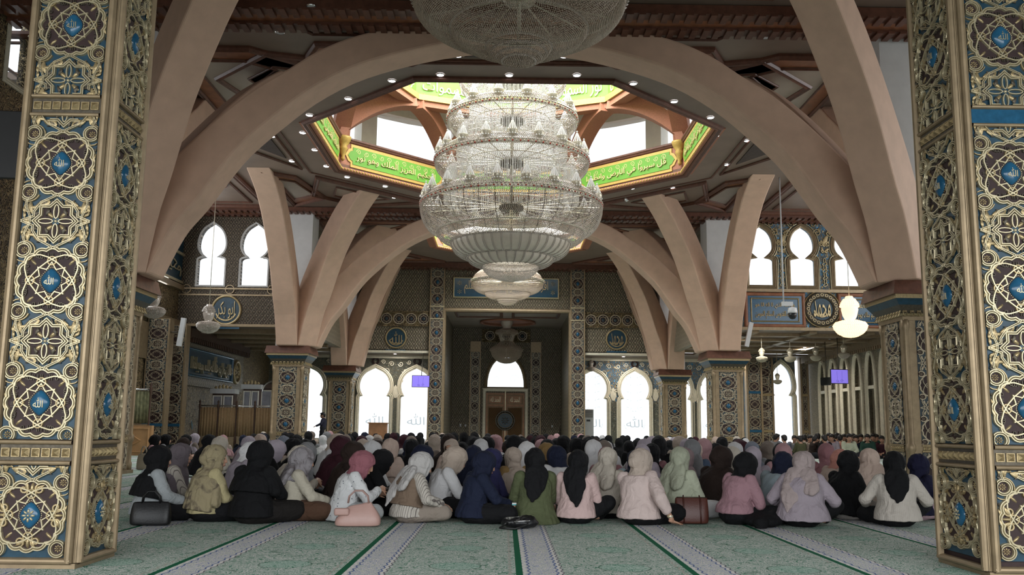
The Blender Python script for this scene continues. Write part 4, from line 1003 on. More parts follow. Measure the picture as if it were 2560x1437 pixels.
def big_chandelier():
    t = thing('chandelier', 'huge tiered crystal chandelier with gem bands hanging in the lit octagon', 'chandelier', (0.0, OY, 0))
    T = [(1.62, 11.56, 12), (1.99, 10.36, 14), (2.35, 9.02, 18), (2.74, 7.63, 20)]
    for i, (r, z, nf) in enumerate(T):
        gemring(t, r, z, True)
        mb = MB(); beadnet(mb, curve_r(r, z - .05, r - .34, z - .42) if i < 3 else curve_r(r + .02, z - .05, 2.25, 6.80), .054, .0175); beadnet(mb, [(r, z + .06), (r - .10, z + .22), (r - .22, z + .30)], .06, .024); mb.build('bead_skirt' if i < 3 else 'bead_bowl', M['bead'], t)
        for k in range(nf):
            a = 2 * PI * (k + .5 * (i % 2)) / nf + PI / 2; o = inst('crystal_lamp', FIN, t, Matrix.Translation(((r - .14) * math.cos(a), (r - .14) * math.sin(a), z + .16)))
        # spoked wheel and hub carrying the tier
        w_ = MB(); m = 20
        for k in range(m): a = 2 * PI * k / m; w_.tube([(.3 * math.cos(a), .3 * math.sin(a), z + .02), ((r - .06) * math.cos(a), (r - .06) * math.sin(a), z + .02)], .016, 4, 0, False, False)
        w_.tube([((r * .58) * math.cos(2 * PI * k / 48), (r * .58) * math.sin(2 * PI * k / 48), z) for k in range(48)], .02, 5, 0, True)
        w_.build('spoke_wheel', M['goldrod'], t); h = MB(); h.lathe([(.36, z - .08), (.38, z + .0), (.36, z + .10)], 20, (0, 0, 0), 0); h.build('hub', M['bronze'], t)
        if i < 3:
            s = MB(); r2 = r - .30; z2 = T[i + 1][1]; m = 240
            for k in range(m):
                a = 2 * PI * k / m; x, y = r2 * math.cos(a), r2 * math.sin(a); s.tube([(x, y, z - .38), (x, y, z2 + .12)], .0095, 3, 0, False, False, False)
                for q in range(7): s.add(OCT_V * random.uniform(.012, .024) + np.array((x, y, random.uniform(z2 + .1, z - .4))), OCT_F, 0)
            s.build('strand_curtain', M['crystal'], t)
            s = MB(); r3 = r2 * .93; m = 160
            for k in range(m):
                a = 2 * PI * (k + .3) / m; x, y = r3 * math.cos(a), r3 * math.sin(a); s.tube([(x, y, z - .2), (x, y, z2 + .3)], .010, 3, 0, False, False, False)
            s.build('inner_strands', M['crystal'], t)
    mb = MB(); beadnet(mb, curve_r(2.25, 6.82, 1.80, 6.50), .05, .019); mb.build('bead_bowl', M['bead'], t)
    for (r0, z0, r1, z1, m) in ((1.80, 6.50, 1.30, 6.06, 40), (1.30, 6.06, .84, 5.80, 30)):
        g = MB(); P = curve_r(r0, z0, r1, z1); g.lathe(P, 80, (0, 0, 0), 0, True, cap=False)
        for k in range(m):
            a = 2 * PI * k / m
            for i in range(24):
                s = i / 23 * 8; r_ = float(np.interp(s, range(9), [p[0] for p in P])) + .01; z_ = float(np.interp(s, range(9), [p[1] for p in P])) - .01
                for da in (-.012, .012): g.add(OCT_V * .016 + np.array((r_ * math.cos(a + da), r_ * math.sin(a + da), z_)), OCT_F, 1)
        g.build('milk_glass_bowl', [M['milk'], M['bead']], t)
        mb = MB(); beadnet(mb, [(r0 + .01, z0 + .02), (r0 + .02, z0 - .02)], .045, .022); mb.build('bead_rim', M['bead'], t)
    mb = MB(); beadnet(mb, curve_r(.84, 5.80, .08, 5.38, .5, 12), .045, .018); mb.build('bead_bowl', M['bead'], t)
    for r, z in ((2.25, 6.80),): mb = MB(); mb.tube([(r * math.cos(2 * PI * k / 64), r * math.sin(2 * PI * k / 64), z) for k in range(64)], .022, 6, 0, True); mb.build('rim_hoop', M['goldrod'], t)
    rod(t, 6.0, 18.19, .05, 'pole')
    mb = MB(); P = curve_r(2.75, 7.58, 2.25, 6.80)
    for k in range(36): a = 2 * PI * k / 36; mb.tube([(q[0] * .985 * math.cos(a), q[0] * .985 * math.sin(a), q[1] + .02) for q in P], .010, 4, 0, False, False)
    P = curve_r(2.25, 6.82, 1.80, 6.50)
    for k in range(36): a = 2 * PI * k / 36; mb.tube([(q[0] * .985 * math.cos(a), q[0] * .985 * math.sin(a), q[1] + .02) for q in P], .010, 4, 0, False, False)
    mb.build('wire_ribs', M['bronze'], t); return t
big_chandelier()
def bowl_chandelier(x, y, label, top, p=.032):
    t = thing('chandelier', label, 'chandelier', (x, y, 0))
    for nm, P in (('bead_bowl', curve_r(1.64, 7.5, 1.05, 7.04)), ('bead_bowl', curve_r(1.05, 7.06, .50, 6.77)), ('bead_bowl', curve_r(.50, 6.79, .03, 6.50, .5, 10)), ('bead_crown', [(1.62, 7.60), (1.5, 7.84), (1.3, 8.02), (.9, 8.12), (.45, 8.3)])):
        mb = MB(); beadnet(mb, P, p if nm == 'bead_bowl' else .05, p * .40 if nm == 'bead_bowl' else .02); mb.build(nm, M['beadsm'], t)
    mb = MB()
    for r, z in ((.50, 6.80), (.42, 6.70), (.34, 6.63), (.25, 6.57), (1.05, 7.07)): beadnet(mb, [(r + .005, z), (r + .01, z - .025)], .04, .02)
    mb.build('bead_rim', M['bead'], t)
    gemring(t, 1.65, 7.55, False); rod(t, 7.0, top); 
    w_ = MB()
    for k in range(16): a = 2 * PI * k / 16; w_.tube([(.2 * math.cos(a), .2 * math.sin(a), 7.58), (1.6 * math.cos(a), 1.6 * math.sin(a), 7.55)], .015, 4, 0, False, False)
    w_.lathe([(.25, 7.5), (.25, 7.65)], 12); w_.build('spoke_wheel', M['goldrod'], t)
    b = MB()
    for q in ((.0, -.1, 7.0), (.28, .2, 7.1), (-.3, .1, 7.15)): pass
    return t
c1 = bowl_chandelier(.02, 13.4, 'beaded crystal bowl chandelier cut by the top edge, nearest the camera', ZC)
c2 = dup(c1, None, (-.06, OY2, 0), None, 'smaller beaded bowl chandelier hanging behind the foot of the huge tiered one'); rod(c2, ZC - .1, 14.15, .03, 'upper_rod')
def small_chandelier(x, y, z, s, label, top, lit=False, group='small hanging chandeliers', amber=False):
    """urn shaped crystal pendant: crown, neck, flared basket"""
    t = thing('chandelier', label, 'chandelier', (x, y, z), 0, group); a = M['warm'] if lit else (M['goldrod'] if amber else M['bead'])
    mb = MB(); beadnet(mb, [(.16 * s, 1.10 * s), (.24 * s, .98 * s), (.26 * s, .90 * s)], .06 * s, .032 * s); mb.build('crown', a, t)
    mb = MB(); mb.lathe([(.10 * s, 1.2 * s), (.22 * s, .92 * s), (.24 * s, .80 * s), (.20 * s, .62 * s), (.12 * s, .46 * s), (.14 * s, .42 * s)], 16, (0, 0, 0), 0); mb.build('glass_body', a, t)
    mb = MB(); beadnet(mb, [(.22 * s, .46 * s), (.42 * s, .40 * s), (.47 * s, .32 * s), (.45 * s, .24 * s), (.36 * s, .12 * s), (.2 * s, .03 * s), (.02 * s, 0)], .06 * s, .034 * s); mb.build('basket', a, t)
    mb = MB(); mb.lathe([(.40 * s, .34 * s), (.33 * s, .13 * s), (.15 * s, .05 * s), (.0, .03 * s)], 16, (0, 0, 0), 0, cap=False); mb.build('bowl', a, t)
    mb = MB(); mb.tube([(0, 0, 1.15 * s), (0, 0, top - z)], .012, 6); mb.build('chain', M['goldrod'], t); return t
p = atY(2127, 842, 30); small_chandelier(p.x, p.y, p.z, 1.12, 'brightly lit warm crystal chandelier before the right gallery panels', ZC, True)
p = atY(519, 832, 30); small_chandelier(p.x, p.y, p.z, .78, 'unlit crystal chandelier before the left gallery roundel', ZC)
p = atY(383, 795, 24); small_chandelier(p.x, p.y, p.z, .62, 'unlit crystal chandelier half hidden by the left column capital', ZC)
for i, (u, v, s, y, lb) in enumerate([(1905, 905, .5, 39, 'amber pendant lamp over the carved pier behind the right column'), (1976, 905, .5, 39, 'amber pendant lamp right of the tall white arched window'), (2040, 902, .5, 40, 'amber pendant lamp above the corner of the right wall'), (2110, 896, .5, 38, 'amber pendant lamp above the right television screen'), (1944, 960, .45, 46, 'amber pendant lamp hanging in the tall white arched window')]):
    p = atY(u, v, y); small_chandelier(p.x, p.y, p.z, s, lb, 4.97, False, 'amber pendant lamps of the right aisle', True)
for i, (u, v, y) in enumerate([(1478, 836 + 92, 49.9), (1588, 836 + 92, 49.9)][:1]): p = atY(u, v, y); small_chandelier(p.x, p.y, p.z, .5, 'small crystal pendant before the etched window', 4.86, False)
def niche_chandelier():
    t = thing('chandelier', 'slim crystal chandelier hanging before the white arch of the niche', 'chandelier', (-.05, 52.6, 0))
    mb = MB(); mb.lathe([(.12, 7.9), (.18, 7.6), (.34, 7.2), (.36, 6.95), (.2, 6.6), (.22, 6.5)], 20); mb.build('glass_body', M['milk'], t)
    mb = MB(); beadnet(mb, [(.30, 6.62), (.62, 6.5), (.66, 6.38), (.5, 6.3)], .06, .03); mb.build('upper_basket', M['beadsm'], t)
    mb = MB()
    for k in range(40): a = 2 * PI * k / 40; mb.tube([(.5 * math.cos(a), .5 * math.sin(a), 6.35), (.36 * math.cos(a), .36 * math.sin(a), 5.9), (.72 * math.cos(a), .72 * math.sin(a), 5.5)], .014, 4, 0, False, False)
    mb.build('strand_curtain', M['beadsm'], t)
    mb = MB(); beadnet(mb, [(.74, 5.6), (.95, 5.45), (.93, 5.36)], .06, .03); beadnet(mb, curve_r(.88, 5.34, .05, 4.66, .5, 10), .055, .03); mb.build('basket', M['beadsm'], t)
    rod(t, 4.9, ZN + .9, .025); return t
niche_chandelier()
# ---------------------------------------------------------------- features of the walls
PNL, PNC = panel_mesh(.62, .15, 9.3, .55, .88, False); PIL_ME = PNL.mesh('carved_panel', fmats())
_bb = MB(); boss_mesh(_bb, .62, False); PBOSS = _bb.mesh('boss', [M['boss'], M['gold']])
def pilaster(x, y, label, z1=9.3, z0=0):
    t = thing('carved_pilaster', label, 'pilaster', (x, y, 0), 0, 'carved pilasters beside the niche')
    mb = MB(); mb.box(-.36, .36, -.12, .09, 0, ZC - .02)
    for a in (-.35, .35): mb.box(a - .03, a + .03, -.16, 0, 0, ZC - .02)
    mb.build('shaft', M['moulding'], t)
    p = inst('carved_panel', PIL_ME, t, Matrix.Translation((0, -.125, 0)) @ Matrix.Rotation(PI / 2, 4, 'X'))
    for b in PNC: inst('boss', PBOSS, p, Matrix.Translation((0, b, 0)))
    mb = MB()
    for z in (6.55, 7.2): mb.box(-.36, .36, -.17, -.1, z - .03, z + .03)
    mb.build('crossband', M['pale_gold'], t); return t
pilaster(XN0 - .36, 47.5, 'carved gilt pilaster with roundels on the left side of the niche'); pilaster(XN1 + .36, 47.5, 'carved gilt pilaster with roundels on the right side of the niche')
PN2, PC2 = panel_mesh(.52, .15, 5.55, .55, .88, False); PI2 = PN2.mesh('carved_panel', fmats())
for x, s in ((-1.92, 'left'), (1.75, 'right')):
    t = thing('carved_pilaster', 'slim carved pilaster on the %s side of the wooden double door' % s, 'pilaster', (x, 55.9, 0), 0, 'slim pilasters beside the door')
    mb = MB(); mb.box(-.32, .32, 0, .1, 0, 6.2); mb.build('shaft', M['moulding'], t); inst('carved_panel', PI2, t, Matrix.Translation((0, -.01, 0)) @ Matrix.Rotation(PI / 2, 4, 'X'))
# horizontal roundel bands of the far wall
def roundel_band(x0, x1, z, y, n, label):
    t = thing('roundel_band', label, 'band', (0, 0, 0)); mb = MB(); mb.box(x0, x1, y - .06, y, z - .36, z + .36); 
    for zz in (z - .36, z + .36): mb.box(x0, x1, y - .1, y, zz - .035, zz + .035)
    mb.build('strip', M['arab_brown'], t)
    for i in range(n):
        x = x0 + (x1 - x0) * (i + .5) / n; q = MB(); L = MB(); disc(L, 0, 0, .27, .0, 2, 20); L.strap(circ(0, 0, .27, 20), .06, .03, FL, 0, True, D1); L.strap(octagram(.19), .03, .03, FL, 0, True, D1); dome(L, 0, 0, .09, .09, .03, 1, 8, 2, .01)
        q.join(L, Matrix.Translation((x, y - .065, z)) @ Matrix.Rotation(PI / 2, 4, 'X')); q.build('roundel', fmats(), t)
roundel_band(-7.9, XN0 - .74, 6.55, 47.58, 6, 'gilt band of small roundels across the far wall, left of the niche'); roundel_band(XN1 + .74, 7.8, 6.6, 47.58, 6, 'gilt band of small roundels across the far wall, right of the niche')
roundel_band(-1.55, 1.4, 6.55, 55.98, 3, 'carved band of roundels over the arch inside the niche')
def wallroundel(x, y, z, r, txt, label, group, f, blue=True, word=None):
    t = thing('lettered_roundel', label, 'roundel', (0, 0, 0), 0, group); 
    mb = MB(); mb.strap(circ(x, z, r, 36), r * .20, .07, f, 0, True, HR)
    mb.build('rim', M['gold'], t); mb = MB(); L = MB(); disc(L, x, z, r * .95, .02, 0, 36); mb.join(L, fmat(f)); mb.build('blue_ground', M['blue'], t)
    mb = MB(); put_text(mb, txt, f, x - r * .62, x + r * .62, z - r * .62, z + r * .62, .03, .018, 0, False); mb.strap(arc(x, z, r * .72, 200, 340, 12), r * .16, .05, f, 0, False, D1); mb.build('lettering', M['gold'], t)
    mb = MB()
    for a, b, c, d, n in ((x - r * 1.0, x + r * 1.0, z - r * 1.32, z - r * 1.2, .05),):
        q = MB(); q.box(0, 1, 0, 1, 0, 1); V = np.concatenate(q.v); mb.add([f(a + (b - a) * v[0], c + (d - c) * v[1], n * v[2]) for v in V], q.f)
    mb.build('ledge', M['boss'], t)
wallroundel(-5.79, 47.6, 5.56, .52, 'الله', 'blue roundel with gilt lettering on the far wall, left of the niche', 'blue lettered roundels', FY(47.59)); wallroundel(5.64, 47.6, 5.62, .52, 'محمد', 'blue roundel with gilt lettering on the far wall, right of the niche', 'blue lettered roundels', FY(47.59))
wallroundel(-11.1, 36, 5.45, .56, 'ابو بكر', 'blue roundel with gilt lettering on the dark left gallery front', 'blue lettered roundels', FY(35.99))
# blue sign over the niche
def sign(x0, x1, z0, z1, y, txt, label):
    t = thing('lettered_sign', label, 'sign', (0, 0, 0)); f = FY(y)
    mb = MB(); mb.box(x0, x1, y - .06, y, z0, z1); mb.build('blue_board', M['boss'], t); mb = MB(); mb.strap([(x0, z0), (x1, z0), (x1, z1), (x0, z1)], .10, .10, f, 0, True, HR); mb.build('gilt_frame', M['pale_gold'], t)
    mb = MB(); put_text(mb, txt, f, x0 + .55, x1 - .55, z0 + .16, z1 - .14, .06, .018, 0)
    for x in (x0 + .3, x1 - .3):
        for z in (z0 + .28, z1 - .28): L = MB(); rosette(L, x, z, .14, 0, 6, False, .08); mb.join(L, fmat(f))
    mb.build('lettering', M['pale_gold'], t)
sign(-2.85, 2.62, 7.72, 8.74, 47.59, 'اقرا وربك الاكرم الذي علم بالقلم', 'blue sign with gilt lettering above the niche opening')
# niche jambs, arch surround, door
mb = MB(); mb.strap([(XN0, 0.05), (XN0, ZN), (XN1, ZN), (XN1, .05)], .22, .10, FY(47.6), 0, False, HR); trim(mb, M['moulding'])
dr = thing('double_door', 'carved wooden double door with a round medallion at the end of the niche', 'door', (0, 0, 0))
for s in (-1, 1):
    q = MB(); cx = -.08; x0, x1 = (cx - 1.16, cx - .012) if s < 0 else (cx + .012, cx + 1.16)
    q.box(x0, x1, 55.86, 55.95, 0, 3.1, 0); f = FY(55.86)
    for a, b, c, d in ((x0 + .14, x1 - .14, 2.45, 2.95), (x0 + .14, x1 - .14, .15, 2.25)): q.strap([(a, c), (b, c), (b, d), (a, d)], .05, .03, f, 1, True, HR)
    lf = q.build('door_leaf', [M['wood'], M['moulding']], dr)
    q = MB(); q.box(x0 + .17, x1 - .17, 55.83, 55.86, .2, 2.2); o = q.build('lattice_panel', M['lat_door'] if 'lat_door' in M else M['wood'], lf)
    q = MB(); put_text(q, 'الحمد لله', f, x0 + .28, x1 - .28, 2.55, 2.86, .0, .02, 0); q.build('lettering', M['pale_gold'], lf)
q = MB(); L = MB(); c_ = (-.08, 1.45); disc(L, *c_, .42, .05, 1, 28); L.strap(circ(*c_, .50, 32), .2, .08, FL, 0, True); L.strap(circ(*c_, .30, 24), .05, .07, FL, 0, True, D1); rosette(L, *c_, .26, 0, 8, False, .06)
for i in range(20): a = 2 * PI * i / 20; dome(L, c_[0] + .5 * math.cos(a), c_[1] + .5 * math.sin(a), .05, .05, .05, 0, 6, 2, .06)
q.join(L, fmat(FY(55.83))); q.build('medallion', [M['bronze'], M['blue'], M['maroon'], M['bronze'], M['gold']], dr)
q = MB(); q.box(-.1, -.06, 55.80, 55.86, .1, 3.25); q.build('centre_rod', M['pale_gold'], dr)
q = MB(); q.strap([(-1.35, 0), (-1.35, 3.28), (1.2, 3.28), (1.2, 0)], .22, .09, FY(55.95), 0, False, HR); q.build('door_frame', M['frame'], dr)
for x, s, lb in ((-2.9, 1, 'left'), (2.75, 1, 'right')):
    q = MB(); q.box(x - .42, x + .42, 55.6, 55.98, 0, 1.0); q.box(x - .46, x + .46, 55.56, 55.98, 1.0, 1.06); tag(q.build('carved_ledge', M['lat_y']), 'low gilded ledge on the %s of the wooden double door' % lb, 'ledge')
for x, lb, m in ((-2.75, 'taller white cup on the left ledge of the niche', .16), (-2.45, 'shorter white cup on the left ledge of the niche', .13), (2.75, 'white cup on the right ledge of the niche', .14)):
    q = MB(); q.lathe([(.05, 0), (.065, m), (.055, m), (.045, .02)], 12, (x, 55.75, 1.06)); tag(q.build('cup', M['whitep']), lb, 'cup', 'white cups on the niche ledges')
# right gallery: blue panels with two lines of lettering and a round emblem
def lpanel(x0, x1, z0, z1, t1, t2, y, label):
    t = thing('calligraphy_board', label, 'panel', (0, 0, 0), 0, 'blue lettered panels of the right gallery'); f = FY(y)
    mb = MB(); mb.box(x0, x1, y - .05, y, z0, z1); mb.build('blue_board', M['boss'], t)
    mb = MB(); mb.strap([(x0, z0), (x1, z0), (x1, z1), (x0, z1)], .16, .09, f, 0, True, HR); mb.strap([(x0 + .2, z0 + .17), (x1 - .2, z0 + .17), (x1 - .2, z1 - .17), (x0 + .2, z1 - .17)], .07, .09, f, 1, True, HR); mb.build('frame', [M['rust'], M['gold']], t)
    zm = (z0 + z1) / 2
    for tx, a, b in ((t1, zm + .04, z1 - .27), (t2, z0 + .27, zm - .04)):
        mb = MB(); put_text(mb, tx, f, x0 + .36, x1 - .36, a, b, .05, .018, 0); mb.build('lettering', M['gold'], t)
lpanel(9.35, 11.62, 5.1, 6.35, 'هو الله الذي لا اله الا هو', 'الملك القدوس السلام المومن', 35.99, 'blue panel with two gilt text lines left of the round emblem')
lpanel(13.05, 15.4, 5.1, 6.35, 'الحمد لله رب العالمين', 'الرحمن الرحيم ملك يوم الدين', 35.99, 'blue panel with two gilt text lines right of the round emblem')
t = thing('round_emblem', 'round gilt emblem with lettering between the blue text panels', 'emblem', (0, 0, 0)); f = FY(35.98); c_ = (12.34, 5.78)
mb = MB(); L = MB(); disc(L, *c_, .5, .03, 0, 28); mb.join(L, fmat(f)); mb.build('blue_ground', M['blue'], t)
mb = MB(); mb.strap(circ(*c_, .56, 36), .28, .10, f, 0, True, HR)
for i in range(20): a = 2 * PI * i / 20; L = MB(); L.strap(circ(c_[0] + .56 * math.cos(a), c_[1] + .56 * math.sin(a), .055, 8), .03, .05, FL, 1, True, D1); mb.join(L, fmat(FY(35.9)))
mb.strap(circ(*c_, .72, 36), .06, .08, f, 1, True, HR); mb.build('rim', [M['bronze'], M['gold']], t)
mb = MB(); put_text(mb, 'محمد', f, c_[0] - .34, c_[0] + .34, c_[1] - .32, c_[1] + .34, .04, .018, 0); mb.strap(arc(*c_, .3, 190, 350, 10), .1, .06, f, 0, False, D1); mb.build('lettering', M['gold'], t)
mb = MB()
for z in (4.98, 6.5): mb.box(9.0, 16.1, 35.9, 36.0, z - .06, z + .06)
trim(mb, M['moulding'])
# gilt spandrels and strips between the right gallery windows
for i, x in enumerate((9.25, 10.82, 12.53, 14.3)):
    mb = MB(); L = MB()
    for k in range(8): 
        z = 6.75 + .14 * k; L.strap(lens(.09, .05, PI / 2 if k % 2 else .4, 6), .03, .03, FL, 0, True, D1); mb.join(L, fmat(FY(35.98)) @ Matrix.Translation((x, z, 0))); L = MB()
    for s in (-1, 1):
        for q, (dx, dz, r) in enumerate(((.12, 8.4, .10), (.26, 8.85, .16), (.42, 9.2, .14), (.07, 8.1, .06))):
            L.strap(spiral(x + s * dx, dz, r, .03, PI, s * 1.4), .045, .05, FL, 0, False, D1); leaf(L, x + s * dx * .5, dz, .2, .1, -s * .6, 0, False)
    leaf(L, x, 8.3, .5, .2, 0, 0, False); mb.join(L, fmat(FY(35.98))); o = tag(mb.build('gilt_spandrel', M['gold']), 'gilt scroll ornament %s' % ['left of the right gallery windows', 'between the first two right gallery windows', 'between the second and third right gallery windows', 'right of the third right gallery window'][i], 'ornament', 'gilt ornaments between gallery windows')
mb = MB()
for o in rk: mb.strap(shift(o, .14, 0), .05, .05, FY(36.0), 0, True, HR)
trim(mb, M['pale_gold'])
mb = MB()
for z in (6.05, 6.3): mb.box(-13.0, -9, 35.94, 36.0, z - .03, z + .03)
for x in (-12.7, -11.0, -9.35): L = MB(); L.strap(circ(0, 0, .17, 16), .05, .04, FL, 0, True, D1); mb.join(L, fmat(FY(35.98)) @ Matrix.Translation((x, 6.17 + .1, 0)))
mb.box(-13.0, -9, 35.9, 36.02, 4.8, 4.9); trim(mb, M['moulding'])
# spandrel ornament and slim piers between the big back windows
mb = MB()
for a, b in ((-9.05, .3), (-6.07, .3), (5.8, .3), (8.1, .3), (10.25, .3)):
    mb.box(a - .2, a + .2, 50.42, 50.5, 0, 2.5, 1)
    for s in (-1, 1): mb.box(a + s * .2 - .04, a + s * .2 + .04, 50.36, 50.5, 0, 2.5, 0)
    L = MB(); leaf(L, a, 2.55, .7, .36, 0, 0, False, 0); L.strap(lens(.14, .08, PI / 2, 8), .03, .04, FL, 0, True, D1)
    for s in (-1, 1):
        for q, (dx, dz, r) in enumerate(((.15, 3.1, .10), (.28, 3.5, .14), (.5, 4.0, .18), (.25, 4.4, .15), (.7, 4.5, .13))): L.strap(spiral(a + s * dx, dz, r, .03, PI, s * 1.4), .04, .04, FL, 0, False, D1)
    mb.join(L, fmat(FY(50.49)))
for c, w_ in BW: L = MB(); L.strap(circ(c, 4.55, .16, 14), .1, .06, FL, 2, True); mb.join(L, fmat(FY(50.49)))
mb.box(-13, XN0 - .3, 50.4, 50.5, 4.7, 4.86, 0); mb.box(XN1 + .3, 12.6, 50.4, 50.5, 4.7, 4.86, 0); trim(mb, [M['frame'], M['arab_grey'], M['maroon']])
mb = MB(); mb.box(-9, XN0 - .7, 47.5, 47.62, 4.78, 4.9); mb.box(XN1 + .7, 9, 47.5, 47.62, 4.78, 4.9); trim(mb, M['frame'])
# carved piers in the right aisle
for x, y, w_, lb in ((13.55, 48.9, 1.0, 'wide carved pier beside the tall white arched window'), (12.3, 46.0, .7, 'slim carved pier with a blue band behind the right middle column'), (15.75, 48.9, .35, 'narrow carved pier at the corner of the right aisle')):
    t = thing('carved_pier', lb, 'pier', (x, y, 0), 0, 'carved piers of the right aisle'); mb = MB(); mb.box(-w_ / 2, w_ / 2, 0, .5, 0, 4.9); 
    for a in (-w_ / 2, w_ / 2): mb.box(a - .05, a + .05, -.06, .1, 0, 4.9)
    mb.build('shaft', M['moulding'], t); k = MB(); p_, cs = panel_mesh(.52, .15, 4.8, .55, .88, False); o = p_.build('carved_panel', fmats(), t); o.matrix_local = Matrix.Translation((0, -.01, 0)) @ Matrix.Rotation(PI / 2, 4, 'X') @ Matrix.Diagonal(((w_ - .12) / .52, 1, 1, 1))
    for z in (1.0, 2.9): q = MB(); q.box(-w_ / 2 + .04, w_ / 2 - .04, -.05, 0, z - .06, z + .06); q.build('blue_band' if 'blue' in lb else 'stud_band', M['boss'] if 'blue' in lb else M['gold'], t)
# left side: facade under the gallery, carved pilasters, enclosure
t = thing('prayer_hall_facade', 'dark carved facade with a blue lettered panel along the left aisle wall', 'facade', (0, 0, 0)); f = FXP(-12.75)
mb = MB(); mb.box(-13.0, -12.75, 36.4, 44.6, 2.55, 4.75); mb.build('carved_front', M['lat_x'], t)
mb = MB(); mb.box(-13, -12.5, 36.3, 44.8, 4.4, 4.78)
for i in range(34): mb.box(-12.62, -12.45, 36.4 + .245 * i, 36.52 + .245 * i, 4.22, 4.42)
mb.build('cornice', M['darkwood'], t)
mb = MB(); mb.box(-12.76, -12.70, 36.6, 42.6, 2.95, 4.0); mb.build('blue_panel', M['blue'], t)
mb = MB(); mb.strap([(36.6, 2.95), (42.6, 2.95), (42.6, 4.0), (36.6, 4.0)], .12, .1, FXP(-12.72), 0, True, HR); mb.build('frame', M['boss'], t)
mb = MB(); put_text(mb, 'انما يعمر مساجد الله من امن بالله', FXP(-12.69), 42.3, 36.9, 3.06, 3.9, .0, .06, 0) if False else put_text(mb, 'انما يعمر مساجد الله من امن بالله', lambda a, b, n: (-12.69 + n, -a, b), -42.3, -36.9, 3.06, 3.9, .0, .06, 0); mb.build('lettering', M['pale_gold'], t)
mb = MB(); mb.strap(circ(43.5, 3.45, .5, 24), .16, .08, FXP(-12.74), 0, True, HR); L = MB(); rosette(L, 43.5, 3.45, .4, 0, 10, False, .02); mb.join(L, fmat(FXP(-12.74))); mb.build('roundel', M['gold'], t)
for x, y, lb in ((-12.7, 35.2, 'carved corner pilaster left of the curtained enclosure'), (-12.55, 33.0, 'carved corner pilaster next to the wooden side panel on the left')):
    t = thing('carved_pilaster', lb, 'pilaster', (x, y, 0), 0, 'carved corner pilasters on the left'); mb = MB(); mb.box(-.4, .4, -.05, .4, 0, 4.75); mb.build('shaft', M['moulding'], t)
    o = inst('carved_panel', PI2, t, Matrix.Translation((0, -.06, 0)) @ Matrix.Rotation(PI / 2, 4, 'X') @ Matrix.Diagonal((1.3, .85, 1, 1))); q = MB(); q.box(-.36, .36, -.1, 0, .92, 1.02); q.build('blue_band', M['boss'], t)
# left wall lettered bands above (seen past the near column)
t = thing('lettered_band', 'gilt lettered band high on the left wall beside the dark gallery', 'band', (0, 0, 0)); mb = MB(); mb.box(-13.0, -12.9, 31.0, 35.9, 6.5, 9.0); mb.build('blue_board', M['blue'], t)
mb = MB()
for z0, z1, tx in ((7.95, 8.9, 'نور الله'), (6.7, 7.3, 'السلام عليكم')): put_text(mb, tx, lambda a, b, n: (-12.88 + n, -a, b), -35.7, -31.2, z0, z1, .0, .018, 0)
for z in (6.5, 7.6, 9.0): mb.box(-12.95, -12.82, 31, 35.9, z - .05, z + .05)
mb.build('lettering', M['pale_gold'], t)
mb = MB(); mb.box(-13.0, -12.9, 28, 35.6, 3.3, 4.6); mb.box(-13, -12.8, 28, 36, 6.2, 6.4); mb.box(-13, -12.8, 28, 36, 4.75, 5.0)
trim(mb, M['moulding'])
# ---------------------------------------------------------------- people
def capsule(mb, a, b, r0, r1, seg=12, fl=None):
    """closed tapered capsule; fl=(axis vector, factor) flattens it"""
    a = Vector(a); b = Vector(b); d = b - a; L = d.length; t = d.normalized() if L > 1e-6 else Vector((0, 0, 1))
    nx = t.cross(Vector((0, 0, 1)));
    if nx.length < .1: nx = t.cross(Vector((0, 1, 0)))
    nx.normalize(); ny = t.cross(nx); vs = []; rings = []
    for k in range(-4, 0): an = PI / 2 * k / 4; rings.append((r0 * math.sin(an), max(1e-4, r0 * math.cos(an))))
    rings += [(0, r0), (L, r1)]
    for k in range(1, 5): an = PI / 2 * k / 4; rings.append((L + r1 * math.sin(an), max(1e-4, r1 * math.cos(an))))
    for s, r in rings:
        for i in range(seg):
            q = 2 * PI * i / seg; off = (nx * math.cos(q) + ny * math.sin(q)) * r
            if fl: off = off - fl[0] * off.dot(fl[0]) * (1 - fl[1])
            vs.append(tuple(a + t * s + off))
    n = len(rings); fs = [tuple(range(seg))[::-1], tuple((n - 1) * seg + i for i in range(seg))]
    for k in range(n - 1):
        for i in range(seg): fs.append((k * seg + i, k * seg + (i + 1) % seg, (k + 1) * seg + (i + 1) % seg, (k + 1) * seg + i))
    mb.add(vs, fs)
def ell(mb, c, rx, ry, rz, R_=None, seg=16, rings=10):
    vs = []; fs = []; c = Vector(c)
    for k in range(rings + 1):
        a = -PI / 2 + PI * k / rings
        for i in range(seg):
            q = 2 * PI * i / seg; p = Vector((rx * max(1e-4, math.cos(a)) * math.cos(q), ry * max(1e-4, math.cos(a)) * math.sin(q), rz * math.sin(a))); vs.append(tuple(c + (R_ @ p if R_ else p)))
    for k in range(rings):
        for i in range(seg): fs.append((k * seg + i, k * seg + (i + 1) % seg, (k + 1) * seg + (i + 1) % seg, (k + 1) * seg + i))
    mb.add(vs, fs)
